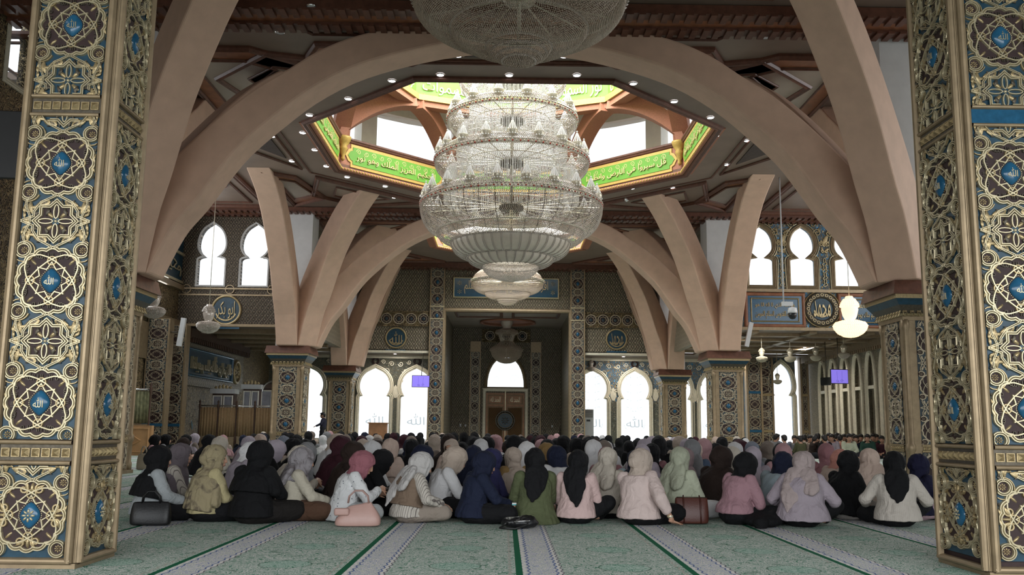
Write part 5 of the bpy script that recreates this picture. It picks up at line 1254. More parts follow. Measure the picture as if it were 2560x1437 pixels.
def loft(mb, secs, seg=20):
    """closed loft through elliptical sections (centre, rx, ry, rotation matrix)"""
    vs = []; n = len(secs)
    for c, rx, ry, R_ in secs:
        for i in range(seg): q = 2 * PI * i / seg; vs.append(tuple(Vector(c) + R_ @ Vector((rx * math.cos(q), ry * math.sin(q), 0))))
    fs = [tuple(range(seg))[::-1], tuple((n - 1) * seg + i for i in range(seg))]
    for k in range(n - 1):
        for i in range(seg): fs.append((k * seg + i, k * seg + (i + 1) % seg, (k + 1) * seg + (i + 1) % seg, (k + 1) * seg + i))
    mb.add(vs, fs)
def skin(mb, name, vox, it=4, wr=0.0, ws=(12, 12, 4), seed=0, zmin=.004, cut=None, fac=.5):
    """fuse overlapping shapes into one continuous smooth surface"""
    o = mb.build(name, [M['skin']]); m = o.modifiers.new('r', 'REMESH'); m.mode = 'VOXEL'; m.voxel_size = vox
    s = o.modifiers.new('s', 'SMOOTH'); s.factor = fac; s.iterations = it
    dg = bpy.context.evaluated_depsgraph_get(); dg.update(); me = bpy.data.meshes.new_from_object(o.evaluated_get(dg)); bpy.data.objects.remove(o)
    n = len(me.vertices); V = np.zeros(n * 3); me.vertices.foreach_get('co', V); V = V.reshape(-1, 3)
    if wr:
        N = np.zeros(n * 3); me.vertices.foreach_get('normal', N); N = N.reshape(-1, 3); d = np.zeros(n); ns = noise.noise
        for i in range(n):
            x, y, z = V[i]; a = ns((x * ws[0] + seed, y * ws[1], z * ws[2])); b = ns((x * ws[0] * 2.2, y * ws[1] * 2.2 + seed, z * ws[2] * 1.6))
            d[i] = (1 - 2 * abs(a)) * .65 + b * .5
        V = V + N * (d * wr)[:, None]
    V[:, 2] = np.maximum(V[:, 2], zmin); me.vertices.foreach_set('co', V.reshape(-1))
    me.polygons.foreach_set('use_smooth', [True] * len(me.polygons)); me.update()
    if cut is not None:
        bm = bmesh.new(); bm.from_mesh(me); dl = [v for v in bm.verts if cut(v.co)]; bmesh.ops.delete(bm, geom=dl, context='VERTS'); bm.to_mesh(me); bm.free()
    me.materials.clear(); me.name = name; return me
def RX(a): return Matrix.Rotation(math.radians(a), 3, 'X')
def RZ(a): return Matrix.Rotation(math.radians(a), 3, 'Z')
def ik(S, W, l1, l2, pole):
    d = W - S; L = min(d.length, (l1 + l2) * .995); t = d.normalized(); W2 = S + t * L; a = (l1 * l1 - l2 * l2 + L * L) / (2 * L); h = math.sqrt(max(0, l1 * l1 - a * a))
    p = Vector(pole); p = (p - t * p.dot(t)).normalized(); return S + t * a + p * h, W2
ARMS = {'lap': ((.07, .29, .17), (-.07, .28, .19)), 'phone': ((.07, .34, .33), (-.06, .33, .28)), 'knee': ((.27, .26, .20), (-.27, .26, .20)), 'floor': ((.36, -.02, .075), (-.02, .33, .30)), 'book': ((.10, .36, .20), (-.10, .34, .20)), 'chin': ((.05, .22, .48), (-.08, .27, .19)), 'raise': ((.10, .36, .50), (-.02, .30, .36))}
HS = 1.17
def joints(sp):
    J = {}; pv = Vector((0, -.02, .12)); U1 = RZ(sp.get('twist', 0)) @ RX(-sp.get('lean', 6)) @ Matrix.Rotation(math.radians(sp.get('tilt', 0)), 3, 'Y'); U2 = RZ(sp.get('twist', 0)) @ RX(-sp.get('lean', 6) * 1.5 - 4) @ Matrix.Rotation(math.radians(sp.get('tilt', 0)), 3, 'Y')
    k = sp.get('tall', 1.0); J['pv'] = pv; J['wa'] = pv + U1 @ Vector((0, -.015, .125 * k)); J['ch'] = J['wa'] + U1 @ Vector((0, -.005, .14 * k)); J['nb'] = J['ch'] + U2 @ Vector((0, 0, .115 * k)); J['U1'] = U1; J['U2'] = U2
    H = RZ(sp.get('twist', 0) + sp.get('yaw', 0)) @ RX(-sp.get('nod', 8)); J['H'] = H; J['hc'] = J['nb'] + U2 @ Vector((0, .0, .035)) + H @ Vector((0, .030, .105)); J['H'] = H @ Matrix.Diagonal((HS, HS, HS))
    for s in (1, -1):
        S = J['ch'] + U2 @ Vector((s * .155, -.005, .085 * k)); W = Vector(ARMS[sp.get('arms', 'lap')][0 if s > 0 else 1])
        if sp.get('arms') == 'floor' and s > 0: E_, W = ik(S, W, .27, .25, (.3, -.8, 0))
        else: E_, W = ik(S, W + J['ch'] * 0, .26, .24, (s * .8, -.45, -.7))
        J[('S', s)] = S; J[('E', s)] = E_; J[('W', s)] = W
    lg = sp.get('legs', 'cross')
    for s in (1, -1):
        J[('hip', s)] = Vector((s * .09, 0, .11))
        if lg == 'cross': J[('kn', s)] = Vector((s * .29, .27, .115)); J[('an', s)] = Vector((-s * .07, .30 + .03 * s, .06))
        elif lg == 'side': J[('kn', s)] = Vector((.10 + s * .10, .37, .10)); J[('an', s)] = Vector((.34, .05 + .06 * s, .055))
        elif lg == 'knee': J[('kn', s)] = Vector((.30, .22, .21)) if s > 0 else Vector((-.29, .27, .10)); J[('an', s)] = Vector((.16, .36, .06)) if s > 0 else Vector((.07, .24, .06))
        elif lg == 'stand': J[('hip', s)] = Vector((s * .09, 0, .9)); J[('kn', s)] = Vector((s * .10, .02 + s * .05, .48)); J[('an', s)] = Vector((s * .10, -.02 - s * .06, .07))
    return J
def hand(mb, W, D, up, s, curl=.5, flat=False):
    """palm, four bent fingers of unequal length and a thumb from the side of the palm"""
    D = Vector(D).normalized(); up = Vector(up); up = (up - D * up.dot(D)).normalized(); X = D.cross(up) * s
    capsule(mb, W - D * .02, W + D * .03, .026, .030, 10, (up, .62)); capsule(mb, W + D * .03, W + D * .075, .034, .036, 10, (up, .42))
    for i, (o, L) in enumerate(((.030, .068), (.010, .076), (-.010, .070), (-.029, .055))):
        b = W + D * .085 + X * o; c1 = curl * (.5 if not flat else .05); d1 = (D * math.cos(c1) - up * math.sin(c1) + X * o * 3).normalized(); m_ = b + d1 * L * .55; c2 = c1 + curl * (.9 if not flat else .1); d2 = (D * math.cos(c2) - up * math.sin(c2) + X * o * 3).normalized()
        capsule(mb, b - D * .015, m_, .0095, .0085, 8); capsule(mb, m_, m_ + d2 * L * .5, .0085, .0068, 8)
    b = W + D * .02 + X * .028; d1 = (D * .75 + X * .65 - up * .15).normalized(); m_ = b + d1 * .04; capsule(mb, b, m_, .011, .0095, 8); capsule(mb, m_, m_ + (D * .95 + X * .2 - up * .25).normalized() * .032, .0095, .0072, 8)
def headshape(mb, c, H):
    P = lambda x, y, z: c + H @ Vector((x, y, z))
    ell(mb, P(0, -.008, .022), .073, .092, .083, H); ell(mb, P(0, .022, -.018), .060, .066, .085, H); capsule(mb, P(0, .05, -.085), P(0, .062, -.082), .026, .022)
    for s in (-1, 1): ell(mb, P(s * .034, .052, -.022), .024, .028, .026, H); ell(mb, P(s * .073, -.008, -.005), .010, .018, .030, H); ell(mb, P(s * .028, .072, .026), .020, .012, .010, H)
    capsule(mb, P(0, .082, .022), P(0, .098, -.020), .008, .0125); ell(mb, P(0, .092, -.022), .017, .012, .010, H); ell(mb, P(0, .080, -.050), .023, .013, .013, H)
def facebits(t, c, H, mats=None):
    P = lambda x, y, z: c + H @ Vector((x, y, z)); mb = MB()
    for s in (-1, 1): ell(mb, P(s * .030, .077, .006), .0135, .009, .0055, H, 8, 5)
    mb.build('eyes', M['hair'], t); mb = MB()
    for s in (-1, 1): ell(mb, P(s * .031, .081, .030), .019, .006, .0035, H, 8, 5)
    mb.build('eyebrows', M['hair'], t); mb = MB(); ell(mb, P(0, .0885, -.050), .019, .008, .007, H, 8, 5); mb.build('lips', M['lips'], t)
M['lips'] = simple('lips', (.30, .10, .085), .5, 0, .05, 10)
def body_mesh(J, sp, vox):
    mb = MB(); headshape(mb, J['hc'], J['H']); capsule(mb, J['nb'] - J['U2'] @ Vector((0, 0, .03)), J['hc'] - J['H'] @ Vector((0, .02, .05)), .052, .050)
    loft(mb, [(J['pv'] + Vector((0, 0, -.06)) if sp.get('legs') != 'stand' else J['pv'] - Vector((0, 0, .1)), .13, .10, J['U1']), (J['pv'], .155, .115, J['U1']), (J['wa'], .115, .088, J['U1']), (J['ch'], .135, .098, J['U2']), (J['ch'] + J['U2'] @ Vector((0, 0, .085)), .14, .075, J['U2']), (J['nb'], .055, .05, J['U2'])])
    for s in (1, -1):
        S, E_, W = J[('S', s)], J[('E', s)], J[('W', s)]; capsule(mb, S, E_, .045, .036); capsule(mb, E_, W, .036, .024)
        if sp.get('arms') == 'floor' and s > 0: hand(mb, W + Vector((0, 0, -.02)), (.15, 1, -.25), (0, 0, 1), s, .25, True)
        else: hand(mb, W, (W - E_) + Vector((-s * .05, .06, -.02)), (s * .35, -.2, .9) if sp.get('arms') in ('lap', 'book', 'knee', None) else (s * .8, -.3, .4), s, .55)
        capsule(mb, J[('hip', s)], J[('kn', s)], .078, .055); capsule(mb, J[('kn', s)], J[('an', s)], .052, .036); f = Vector((-s * .10, .06, -.015)) if sp.get('legs') != 'stand' else Vector((0, .16, -.03)); capsule(mb, J[('an', s)], J[('an', s)] + f, .034, .024)
    return skin(mb, 'body', vox, 2)
def hijab_mesh(J, sp, vox, seed):
    mb = MB(); H = J['H']; U = J['U2']; c = J['hc']; P = lambda x, y, z: c + H @ Vector((x, y, z)); st = sp.get('hijab', 'drape'); k = sp.get('full', 1.0)
    ell(mb, P(0, -.012, .018), .094, .114, .104, H); ell(mb, P(0, .010, -.03), .083, .092, .100, H); ell(mb, P(0, -.085, -.012), .060, .050, .058, H)
    nb = J['nb']; Q = lambda x, y, z: nb + U @ Vector((x, y, z))
    tuck = st == 'drape' and sp.get('len', .2) < .1; tuck = tuck or st == 'tail'; w_ = 1.10 if not tuck else .66
    loft(mb, [(P(0, -.005, -.05), .082, .090, H), ((P(0, -.01, -.10) + Q(0, .01, .02)) / 2, .092, .092, U), (Q(0, .012, -.015), .125 * (w_ if not tuck else .9), .105 * (w_ if not tuck else .95), U), (Q(0, .010, -.055), .165 * w_, .125 * w_, U), (Q(0, .0, -.09), .178 * w_, .135 * w_, U)])
    if (st == 'drape' or st == 'long') and sp.get('len', .2) >= .1:
        L = sp.get('len', .20 if st == 'drape' else .34)
        loft(mb, [(Q(0, .01, -.05), .16, .125, U), (Q(0, .0, -.10), .195, .150, U), (Q(0, -.005, -.10 - L * .5), .215, .165, U), (Q(0, -.01, -.10 - L), .225 * k, .175 * k, U)])
        for s in (-1, 1): capsule(mb, Q(s * .15, 0, -.06), Q(s * .235, .03, -.12 - L * .6), .06, .05)
    elif st == 'tail':
        L = sp.get('len', .24); x = sp.get('tailx', 0.0)
        for f0, f1, w0, w1 in ((0, .35, .125, .115), (.35, .7, .115, .075), (.7, 1, .075, .022)):
            capsule(mb, Q(x * f0, -.105 - .045 * f0, -.02 - L * f0), Q(x * f1, -.105 - .045 * f1, -.02 - L * f1), w0, w1, 14, (U @ Vector((0, 1, 0)), .30))
    elif st == 'shawl':
        for s, L in ((-1, .30), (1, .12)):
            capsule(mb, Q(s * .05, -.09, -.01), Q(s * .10, -.14, -.06 - L * .55), .11, .095, 14, (U @ Vector((0, 1, 0)), .30)); capsule(mb, Q(s * .10, -.14, -.06 - L * .55), Q(s * .12, -.155, -.08 - L), .095, .02, 14, (U @ Vector((0, 1, 0)), .26))
    Hi = H.inverted(); fc = P(0, .05, -.012)
    def cut(p): q = Hi @ (p - c); return q.y > .048 and (q.x / .057) ** 2 + ((q.z + .022) / .078) ** 2 < 1
    return skin(mb, 'hijab', vox, 5, sp.get('hw', .011), (15, 15, 5), seed, .004, cut)
def top_mesh(J, sp, vox, seed):
    mb = MB(); g = 1.08 * sp.get('girth', 1.0); U1, U2 = J['U1'], J['U2']; lo = sp.get('hem', .07); st = sp.get('legs') == 'stand'
    secs = [((J['pv'].x, J['pv'].y - .01, lo), .205 * g, .175 * g, RX(0)), ((J['pv'].x, J['pv'].y - .01, lo + .07), .195 * g, .165 * g, RX(0)), (J['wa'], .160 * g, .128 * g, U1), (J['ch'], .166 * g, .126 * g, U2), (J['ch'] + U2 @ Vector((0, 0, .08)), .160 * g, .100 * g, U2), (J['nb'] + U2 @ Vector((0, 0, -.01)), .075, .068, U2)]
    if st: secs[0] = (J['pv'] - Vector((0, 0, .06)), .17, .125, RX(0)); secs[1] = (J['pv'], .17, .125, RX(0))
    if sp.get('dress'): secs[0] = ((0, .0, .0), .27, .27, RX(0)); secs[1] = ((0, -.01, .12), .22, .20, RX(0))
    loft(mb, secs, 24)
    for s in (1, -1):
        S, E_, W = J[('S', s)], J[('E', s)], J[('W', s)]; p = sp.get('puff', 1.0); capsule(mb, S, E_, .066 * g ** .5, .058 * p); F_ = .86 if sp.get('arms') != 'floor' else .55
        if sp.get('short'): continue
        capsule(mb, E_, E_ + (W - E_) * F_, .058 * p, .044 * p); capsule(mb, E_ + (W - E_) * (F_ - .08), E_ + (W - E_) * F_, .047 * p, .042)
    return skin(mb, 'top', vox, 4, sp.get('tw', .010), (9, 9, 7), seed + 5)
def lower_mesh(J, sp, vox, seed):
    mb = MB(); sk = sp.get('skirt', True); lg = sp.get('legs', 'cross')
    if lg != 'stand':
        ell(mb, (0, -.01, .10), .20, .175, .115)
        if sk: ell(mb, (0, .17, .09), .27, .20, .085) if lg == 'cross' else (ell(mb, (.10, .18, .075), .34, .30, .08), ell(mb, (.30, .06, .06), .20, .20, .07))
    r = 1.12 if sk else 1.0
    for s in (1, -1):
        capsule(mb, J[('hip', s)], J[('kn', s)], .102 * r, .082 * r); capsule(mb, J[('kn', s)], J[('kn', s)] + (J[('an', s)] - J[('kn', s)]) * (1.25 if sk else .85), .078 * r, .066 * r)
        if lg == 'stand': capsule(mb, J['pv'] - Vector((0, 0, .02)), J[('hip', s)], .14, .11)
    return skin(mb, 'skirt' if sk else 'trousers', vox, 5, sp.get('lw', .009), (7, 7, 9), seed + 9)
def hair_mesh(J, sp, vox):
    mb = MB(); H = J['H']; c = J['hc']; P = lambda x, y, z: c + H @ Vector((x, y, z)); ell(mb, P(0, -.016, .034), .080, .096, .084, H); ell(mb, P(0, -.06, -.01), .066, .05, .06, H); ell(mb, P(0, .045, .075), .062, .05, .035, H); return skin(mb, 'hair', vox, 2, .006, (40, 40, 40), 3)
def person(sp, label, group=None, fine=True, name='person'):
    """one continuous body with clothing as its children"""
    J = joints(sp); v = .0065 if fine else .011; sd = sp.get('seed', 0); t = thing(name, label, 'person', (0, 0, 0), 0, group)
    def put(me, mat, col):
        me.materials.append(mat); o = bpy.data.objects.new(me.name, me); COL.objects.link(o); o.parent = t; o.color = (*col, 1); return o
    C = lambda k: M['cloth_' + sp.get(k, 'plain')]
    put(body_mesh(J, sp, v), M['skin'], (1, 1, 1))
    if sp.get('hair'): put(hair_mesh(J, sp, v), M['hair'], (0, 0, 0))
    else: put(hijab_mesh(J, sp, v * 1.15, sd), C('hp'), sp['hc'])
    put(top_mesh(J, sp, v * 1.3, sd), C('tp'), sp['tc']); 
    if not sp.get('dress'): put(lower_mesh(J, sp, v * 1.5, sd), C('lp'), sp['lc'])
    if sp.get('vest'):
        s2 = dict(sp); mb = MB(); g = 1.24 * sp.get('girth', 1.0); U1, U2 = J['U1'], J['U2']
        loft(mb, [(J['wa'] - U1 @ Vector((0, 0, .07)), .19 * g, .15 * g, U1), (J['wa'], .160 * g, .13 * g, U1), (J['ch'], .168 * g, .13 * g, U2), (J['ch'] + U2 @ Vector((0, 0, .07)), .155 * g, .108 * g, U2), (J['nb'] - U2 @ Vector((0, 0, .02)), .085, .08, U2)], 24); put(skin(mb, 'vest', v * 1.3, 4, .006, (9, 9, 7), 2), C('plain'), sp['vest'])
    if sp.get('face', True): facebits(t, J['hc'], J['H'])
    t['J'] = 0; del t['J']; sp['_J'] = J; return t
BLACK = (.007, .007, .008)
def place(t, u, d, rz, s=1.0, dz=0.0):
    """seat t where image column u meets the floor at depth d"""
    p = CAMP + ray(u, 1070) * (d / ray(u, 1070).y); t.location = (p.x, d, dz); t.rotation_euler = (0, 0, math.radians(rz)); t.scale = (s, s, s); return t
FRONT = [
 # u, depth, heading, size, spec, label
 (392, 9.95, -50, 1.00, dict(hc=BLACK, tc=(.33, .35, .36), lc=BLACK, hijab='drape', len=.16, arms='knee', lean=4, nod=10, yaw=-8), 'person in black hijab and pale grey shirt, leftmost of the front row'),
 (450, 10.75, -78, 1.0, dict(hc=(.115, .095, .105), tc=(.42, .38, .33), tp='stripe', lc=(.02, .022, .03), hijab='drape', len=.2, arms='lap', lean=3, nod=4, yaw=0, tall=1.02), 'person in mauve grey hijab and striped cream shirt, face seen in profile'),
 (530, 9.95, -48, 1.02, dict(hc=(.30, .25, .15), hp='dye', tc=(.42, .36, .20), lc=BLACK, hijab='long', len=.30, arms='lap', lean=5, nod=6, yaw=-30, hem=.09), 'person in khaki blotched shawl over a beige top'),
 (645, 9.80, -22, 1.09, dict(hc=BLACK, tc=BLACK, lc=(.014, .012, .011), hijab='drape', len=.12, arms='book', lean=4, nod=14, yaw=-10, girth=1.06, legs='cross'), 'large person all in black, tallest of the front row'),
 (742, 10.15, -68, 1.0, dict(hc=(.26, .24, .25), hp='dye', tc=(.44, .40, .32), lc=(.085, .045, .028), hijab='shawl', arms='book', lean=7, nod=14, tailx=.05), 'person in grey blotched hijab, cream top and brown skirt holding a tablet'),
 (872, 10.10, -72, 1.0, dict(hc=(.27, .105, .125), tc=(.60, .60, .60), tp='dots', lc=(.36, .37, .37), skirt=False, hijab='drape', len=.05, arms='phone', lean=15, nod=26, yaw=-6, hem=.02), 'person in dusty pink hijab and white dotted blouse behind the pink bag'),
 (1030, 10.05, -58, .98, dict(hc=(.42, .40, .385), tc=(.46, .42, .37), tp='stripe', vest=(.17, .12, .085), lc=(.24, .20, .165), skirt=False, hijab='shawl', arms='knee', lean=10, nod=26, yaw=-14), 'person in light grey hijab, tan vest over striped shirt and taupe trousers'),
 (1192, 10.05, -66, .99, dict(hc=(.010, .013, .030), tc=(.011, .015, .034), lc=BLACK, hijab='drape', len=.05, arms='book', lean=8, nod=20, yaw=-6), 'person all in navy blue writing in a notebook'),
 (1338, 10.15, 8, 1.02, dict(hc=BLACK, tc=(.085, .098, .048), lc=BLACK, dress=True, hijab='tail', len=.26, arms='lap', lean=4, nod=12, yaw=-10, tailx=-.06), 'person in black hijab and olive green dress'),
 (1442, 10.15, -18, 1.0, dict(hc=BLACK, tc=(.52, .375, .355), lc=BLACK, skirt=False, hijab='tail', len=.31, tailx=.05, arms='lap', lean=5, nod=12, yaw=-6, legs='knee'), 'person in long black hijab and light pink shirt'),
 (1598, 10.10, -34, 1.04, dict(hc=(.42, .345, .29), tc=(.55, .44, .41), lc=BLACK, hijab='drape', len=.05, arms='floor', lean=6, nod=12, yaw=-22, tilt=-4, puff=1.15, girth=1.05), 'person in beige hijab and pale pink blouse leaning on one hand'),
 (1838, 10.25, -58, 1.02, dict(hc=BLACK, tc=(.33, .19, .215), lc=BLACK, hijab='drape', len=.02, arms='lap', lean=13, nod=18, yaw=-10, legs='side', hem=.12), 'person in black hijab and dusty rose tunic, black skirt spread on the carpet'),
 (2000, 10.05, -26, 1.03, dict(hc=(.37, .30, .29), tc=(.34, .29, .325), lc=BLACK, skirt=False, hijab='shawl', arms='knee', lean=8, nod=14, yaw=-18, girth=1.25, legs='knee'), 'broad person in mauve beige hijab and lilac blouse'),
 (2108, 11.0, -62, 1.02, dict(hc=BLACK, tc=BLACK, lc=(.50, .46, .42), hijab='long', len=.36, arms='lap', lean=5, nod=14, yaw=-6), 'person in black hijab and long black cape beside the lilac blouse'),
 (2232, 10.20, -14, 1.03, dict(hc=BLACK, tc=(.52, .47, .415), tp='knit', lc=BLACK, skirt=False, hijab='tail', len=.24, tailx=-.02, arms='knee', lean=4, nod=10, yaw=-6, girth=1.1, legs='knee'), 'person in black hijab and cream knitted shirt, second from the right pillar'),
 (2283, 11.0, -58, .98, dict(hc=(.010, .010, .030), tc=(.011, .011, .03), lc=(.48, .33, .36), skirt=False, hijab='drape', len=.08, arms='lap', lean=6, nod=12, yaw=-10), 'person in navy hijab beside the right pillar, last of the front row'),
]
FP = {}
for i, (u, d, rz, s, sp, lb) in enumerate(FRONT):
    sp['seed'] = i * 3.7; sp['face'] = i in (0, 1, 2, 4, 7); t = person(sp, lb, 'people seated in the front row'); place(t, u, d, rz, s); FP[i] = t
# ---------------------------------------------------------------- the crowd behind the front row
PAL = {'black': (.007, .007, .008), 'dark brown': (.024, .015, .012), 'maroon': (.036, .010, .015), 'navy': (.010, .013, .03), 'cream': (.47, .42, .355), 'white': (.55, .54, .54), 'beige': (.38, .31, .255), 'peach': (.47, .36, .30),
       'taupe': (.17, .135, .112), 'mauve': (.21, .15, .155), 'rose': (.24, .115, .125), 'pink': (.40, .235, .245), 'lilac': (.34, .295, .335), 'grey': (.19, .19, .195), 'blue grey': (.15, .165, .20), 'salmon': (.42, .19, .15), 'pale green': (.42, .44, .33), 'indigo': (.025, .025, .075), 'denim': (.055, .08, .125), 'light blue': (.30, .36, .39), 'ochre': (.24, .15, .06), 'olive': (.07, .07, .035)}
PROTO = []
for i, sp in enumerate([dict(hijab='drape', len=.14, arms='lap', lean=4, nod=8, yaw=0), dict(hijab='drape', len=.08, arms='phone', lean=15, nod=28, yaw=6), dict(hijab='shawl', arms='lap', lean=5, nod=8, yaw=34), dict(hijab='tail', len=.26, arms='knee', lean=4, nod=12, yaw=-10), dict(hijab='long', len=.40, full=1.1, arms='lap', lean=8, nod=16, yaw=-12)]):
    sp.update(hc=(.1, .1, .1), tc=(.1, .1, .1), lc=(.05, .05, .05), seed=40 + 9 * i); PROTO.append((sp, None))
ANCH = [(400, 'the pale grey shirt'), (458, 'the striped cream shirt'), (540, 'the khaki shawl'), (645, 'the tall black figure'), (745, 'the grey blotched hijab'), (885, 'the dotted blouse'), (1035, 'the tan vest'), (1200, 'the navy writer'), (1340, 'the olive dress'), (1440, 'the light pink shirt'), (1600, 'the hand leaning blouse'), (1840, 'the rose tunic'), (2005, 'the broad lilac blouse'), (2110, 'the black cape'), (2225, 'the knitted shirt')]
CROWD = []
def C_(u, v, d, hc, tc, pr, rz, lc='black', lab=None, pat=None): CROWD.append((u, v, d, hc, tc, pr, rz, lc, lab, pat))
# left part
for a in [(386, 1085, 21.5, 'black', 'pink', 0, -75), (412, 1084, 22.6, 'black', 'grey', 0, -70), (442, 1092, 20.3, 'dark brown', 'white', 1, -80), (463, 1085, 22.0, 'black', 'black', 0, -60), (485, 1082, 24.5, 'lilac', 'taupe', 0, -50), (536, 1085, 18.5, 'black', 'black', 4, -55), (547, 1089, 15.6, 'cream', 'cream', 0, -40), (585, 1089, 18.5, 'mauve', 'mauve', 1, -50), (619, 1089, 17.4, 'lilac', 'lilac', 0, -40), (598, 1103, 12.2, 'white', 'lilac', 1, -55), (559, 1086, 22.5, 'pink', 'beige', 0, 10), (609, 1086, 24, 'navy', 'black', 0, 0), (634, 1083, 25, 'black', 'black', 0, -20), (658, 1085, 22, 'pink', 'white', 0, 30), (680, 1098, 13.2, 'lilac', 'black', 1, -65),
          (714, 1079, 26, 'black', 'black', 0, 10), (707, 1088, 16.5, 'blue grey', 'ochre', 0, -20), (722, 1096, 13.6, 'black', 'beige', 0, -30), (751, 1094, 15.4, 'black', 'dark brown', 0, -95), (770, 1077, 28, 'black', 'black', 0, 0), (759, 1104, 11.9, 'grey', 'grey', 2, -70), (722, 1112, 11.2, 'cream', 'cream', 1, -58), (794, 1083, 15.6, 'beige', 'white', 1, -75), (815, 1078, 30, 'grey', 'white', 0, -60), (838, 1088, 13.4, 'maroon', 'maroon', 4, -60), (868, 1102, 11.5, 'dark brown', 'dark brown', 4, -70), (866, 1085, 20, 'taupe', 'grey', 0, 10), (853, 1077, 31, 'black', 'black', 0, 0), (887, 1079, 30, 'black', 'black', 0, 0), (913, 1080, 28, 'navy', 'black', 0, 0), (902, 1088, 18.6, 'maroon', 'black', 0, -20), (924, 1087, 21, 'white', 'white', 0, 0), (907, 1096, 15.0, 'beige', 'peach', 0, -10), (928, 1100, 12.7, 'white', 'white', 0, -45), (949, 1086, 22, 'beige', 'beige', 1, 0), (945, 1093, 17.2, 'taupe', 'beige', 0, 20), (972, 1095, 13.4, 'peach', 'peach', 0, -25), (937, 1121, 10.95, 'black', 'black', 1, -75), (992, 1100, 14.6, 'dark brown', 'light blue', 1, 20), (1028, 1096, 14.6, 'black', 'black', 0, -20), (1029, 1089, 18.5, 'taupe', 'white', 0, 0), (1040, 1110, 11.0, 'navy', 'navy', 4, -58)]: C_(*a)
# middle
for a in [(1091, 1114, 11.0, 'beige', 'white', 1, -78), (1106, 1083, 15.2, 'dark brown', 'taupe', 0, -20), (1088, 1085, 17.5, 'beige', 'white', 0, 10), (1131, 1096, 14.6, 'beige', 'peach', 0, 160), (1135, 1080, 24, 'black', 'black', 0, 0), (1160, 1080, 26, 'black', 'black', 0, 0), (1187, 1080, 25, 'black', 'black', 0, 0), (1197, 1096, 14.2, 'white', 'grey', 0, 15), (1227, 1090, 17.2, 'black', 'black', 1, -50), (1192, 1111, 12.2, 'navy', 'black', 0, -20), (1203, 1119, 11.1, 'indigo', 'indigo', 4, -50), (1249, 1086, 17.6, 'pink', 'beige', 0, 30), (1280, 1087, 14.6, 'black', 'white', 4, -20), (1321, 1102, 13.2, 'white', 'white', 0, -40), (1330, 1117, 11.3, 'beige', 'ochre', 4, 30), (1341, 1087, 18.5, 'maroon', 'mauve', 0, 0), (1371, 1097, 15.6, 'pink', 'white', 0, -10), (1383, 1097, 14.9, 'black', 'black', 3, 0), (1410, 1088, 16.4, 'black', 'black', 4, 10), (1434, 1094, 15.6, 'black', 'beige', 1, 20), (1446, 1106, 13.2, 'ochre', 'black', 1, 30), (1467, 1088, 18.2, 'taupe', 'taupe', 0, -10), (1487, 1091, 14.6, 'black', 'black', 0, 0), (1517, 1098, 13.0, 'white', 'white', 0, -30), (1557, 1100, 13.4, 'taupe', 'white', 0, -10), (1587, 1096, 14.2, 'lilac', 'white', 3, 0), (1391, 1122, 11.8, 'grey', 'grey', 1, 10), (1485, 1116, 12.2, 'rose', 'rose', 0, 0), (1424, 1113, 11.2, 'navy', 'white', 1, 15), (1519, 1117, 10.95, 'cream', 'cream', 2, -40), (1569, 1123, 11.0, 'navy', 'light blue', 4, -30)]: C_(*a)
# right
for a in [(1630, 1090, 16.4, 'lilac', 'taupe', 0, -20), (1649, 1088, 19, 'black', 'black', 0, 10), (1652, 1109, 12.4, 'lilac', 'lilac', 0, -10), (1681, 1090, 15.0, 'black', 'black', 0, -20), (1705, 1090, 17.2, 'beige', 'beige', 1, 0), (1704, 1103, 13.4, 'peach', 'black', 0, 20), (1726, 1096, 15.6, 'lilac', 'lilac', 0, -30), (1718, 1107, 12.6, 'black', 'rose', 0, -20), (1692, 1116, 11.0, 'pale green', 'pale green', 2, -50, 'white'), (1748, 1097, 12.3, 'grey', 'denim', 2, -30, 'black'), (1787, 1095, 14.8, 'pink', 'pink', 0, -20), (1781, 1117, 12.0, 'mauve', 'mauve', 0, -60), (1812, 1104, 13.6, 'white', 'lilac', 0, -40), (1834, 1103, 14.4, 'blue grey', 'grey', 0, 0), (1846, 1097, 17.4, 'maroon', 'maroon', 0, -10), (1866, 1101, 16.4, 'maroon', 'black', 1, 10), (1809, 1091, 20, 'black', 'black', 0, 0), (1836, 1113, 11.2, 'dark brown', 'dark brown', 4, -55), (1874, 1115, 12.4, 'lilac', 'lilac', 0, -20), (1909, 1115, 11.3, 'cream', 'cream', 2, -45, 'cream'), (1917, 1102, 15.4, 'taupe', 'taupe', 0, 0), (1900, 1108, 14.0, 'black', 'black', 1, -20), (1945, 1128, 10.75, 'navy', 'light blue', 1, -55), (1962, 1107, 13.0, 'pink', 'pink', 0, -15), (2019, 1107, 13.4, 'rose', 'rose', 0, -10), (2062, 1129, 11.1, 'beige', 'taupe', 1, -60), (2156, 1122, 11.9, 'salmon', 'peach', 1, -75), (2212, 1120, 11.5, 'peach', 'beige', 2, -20)]: C_(*a)
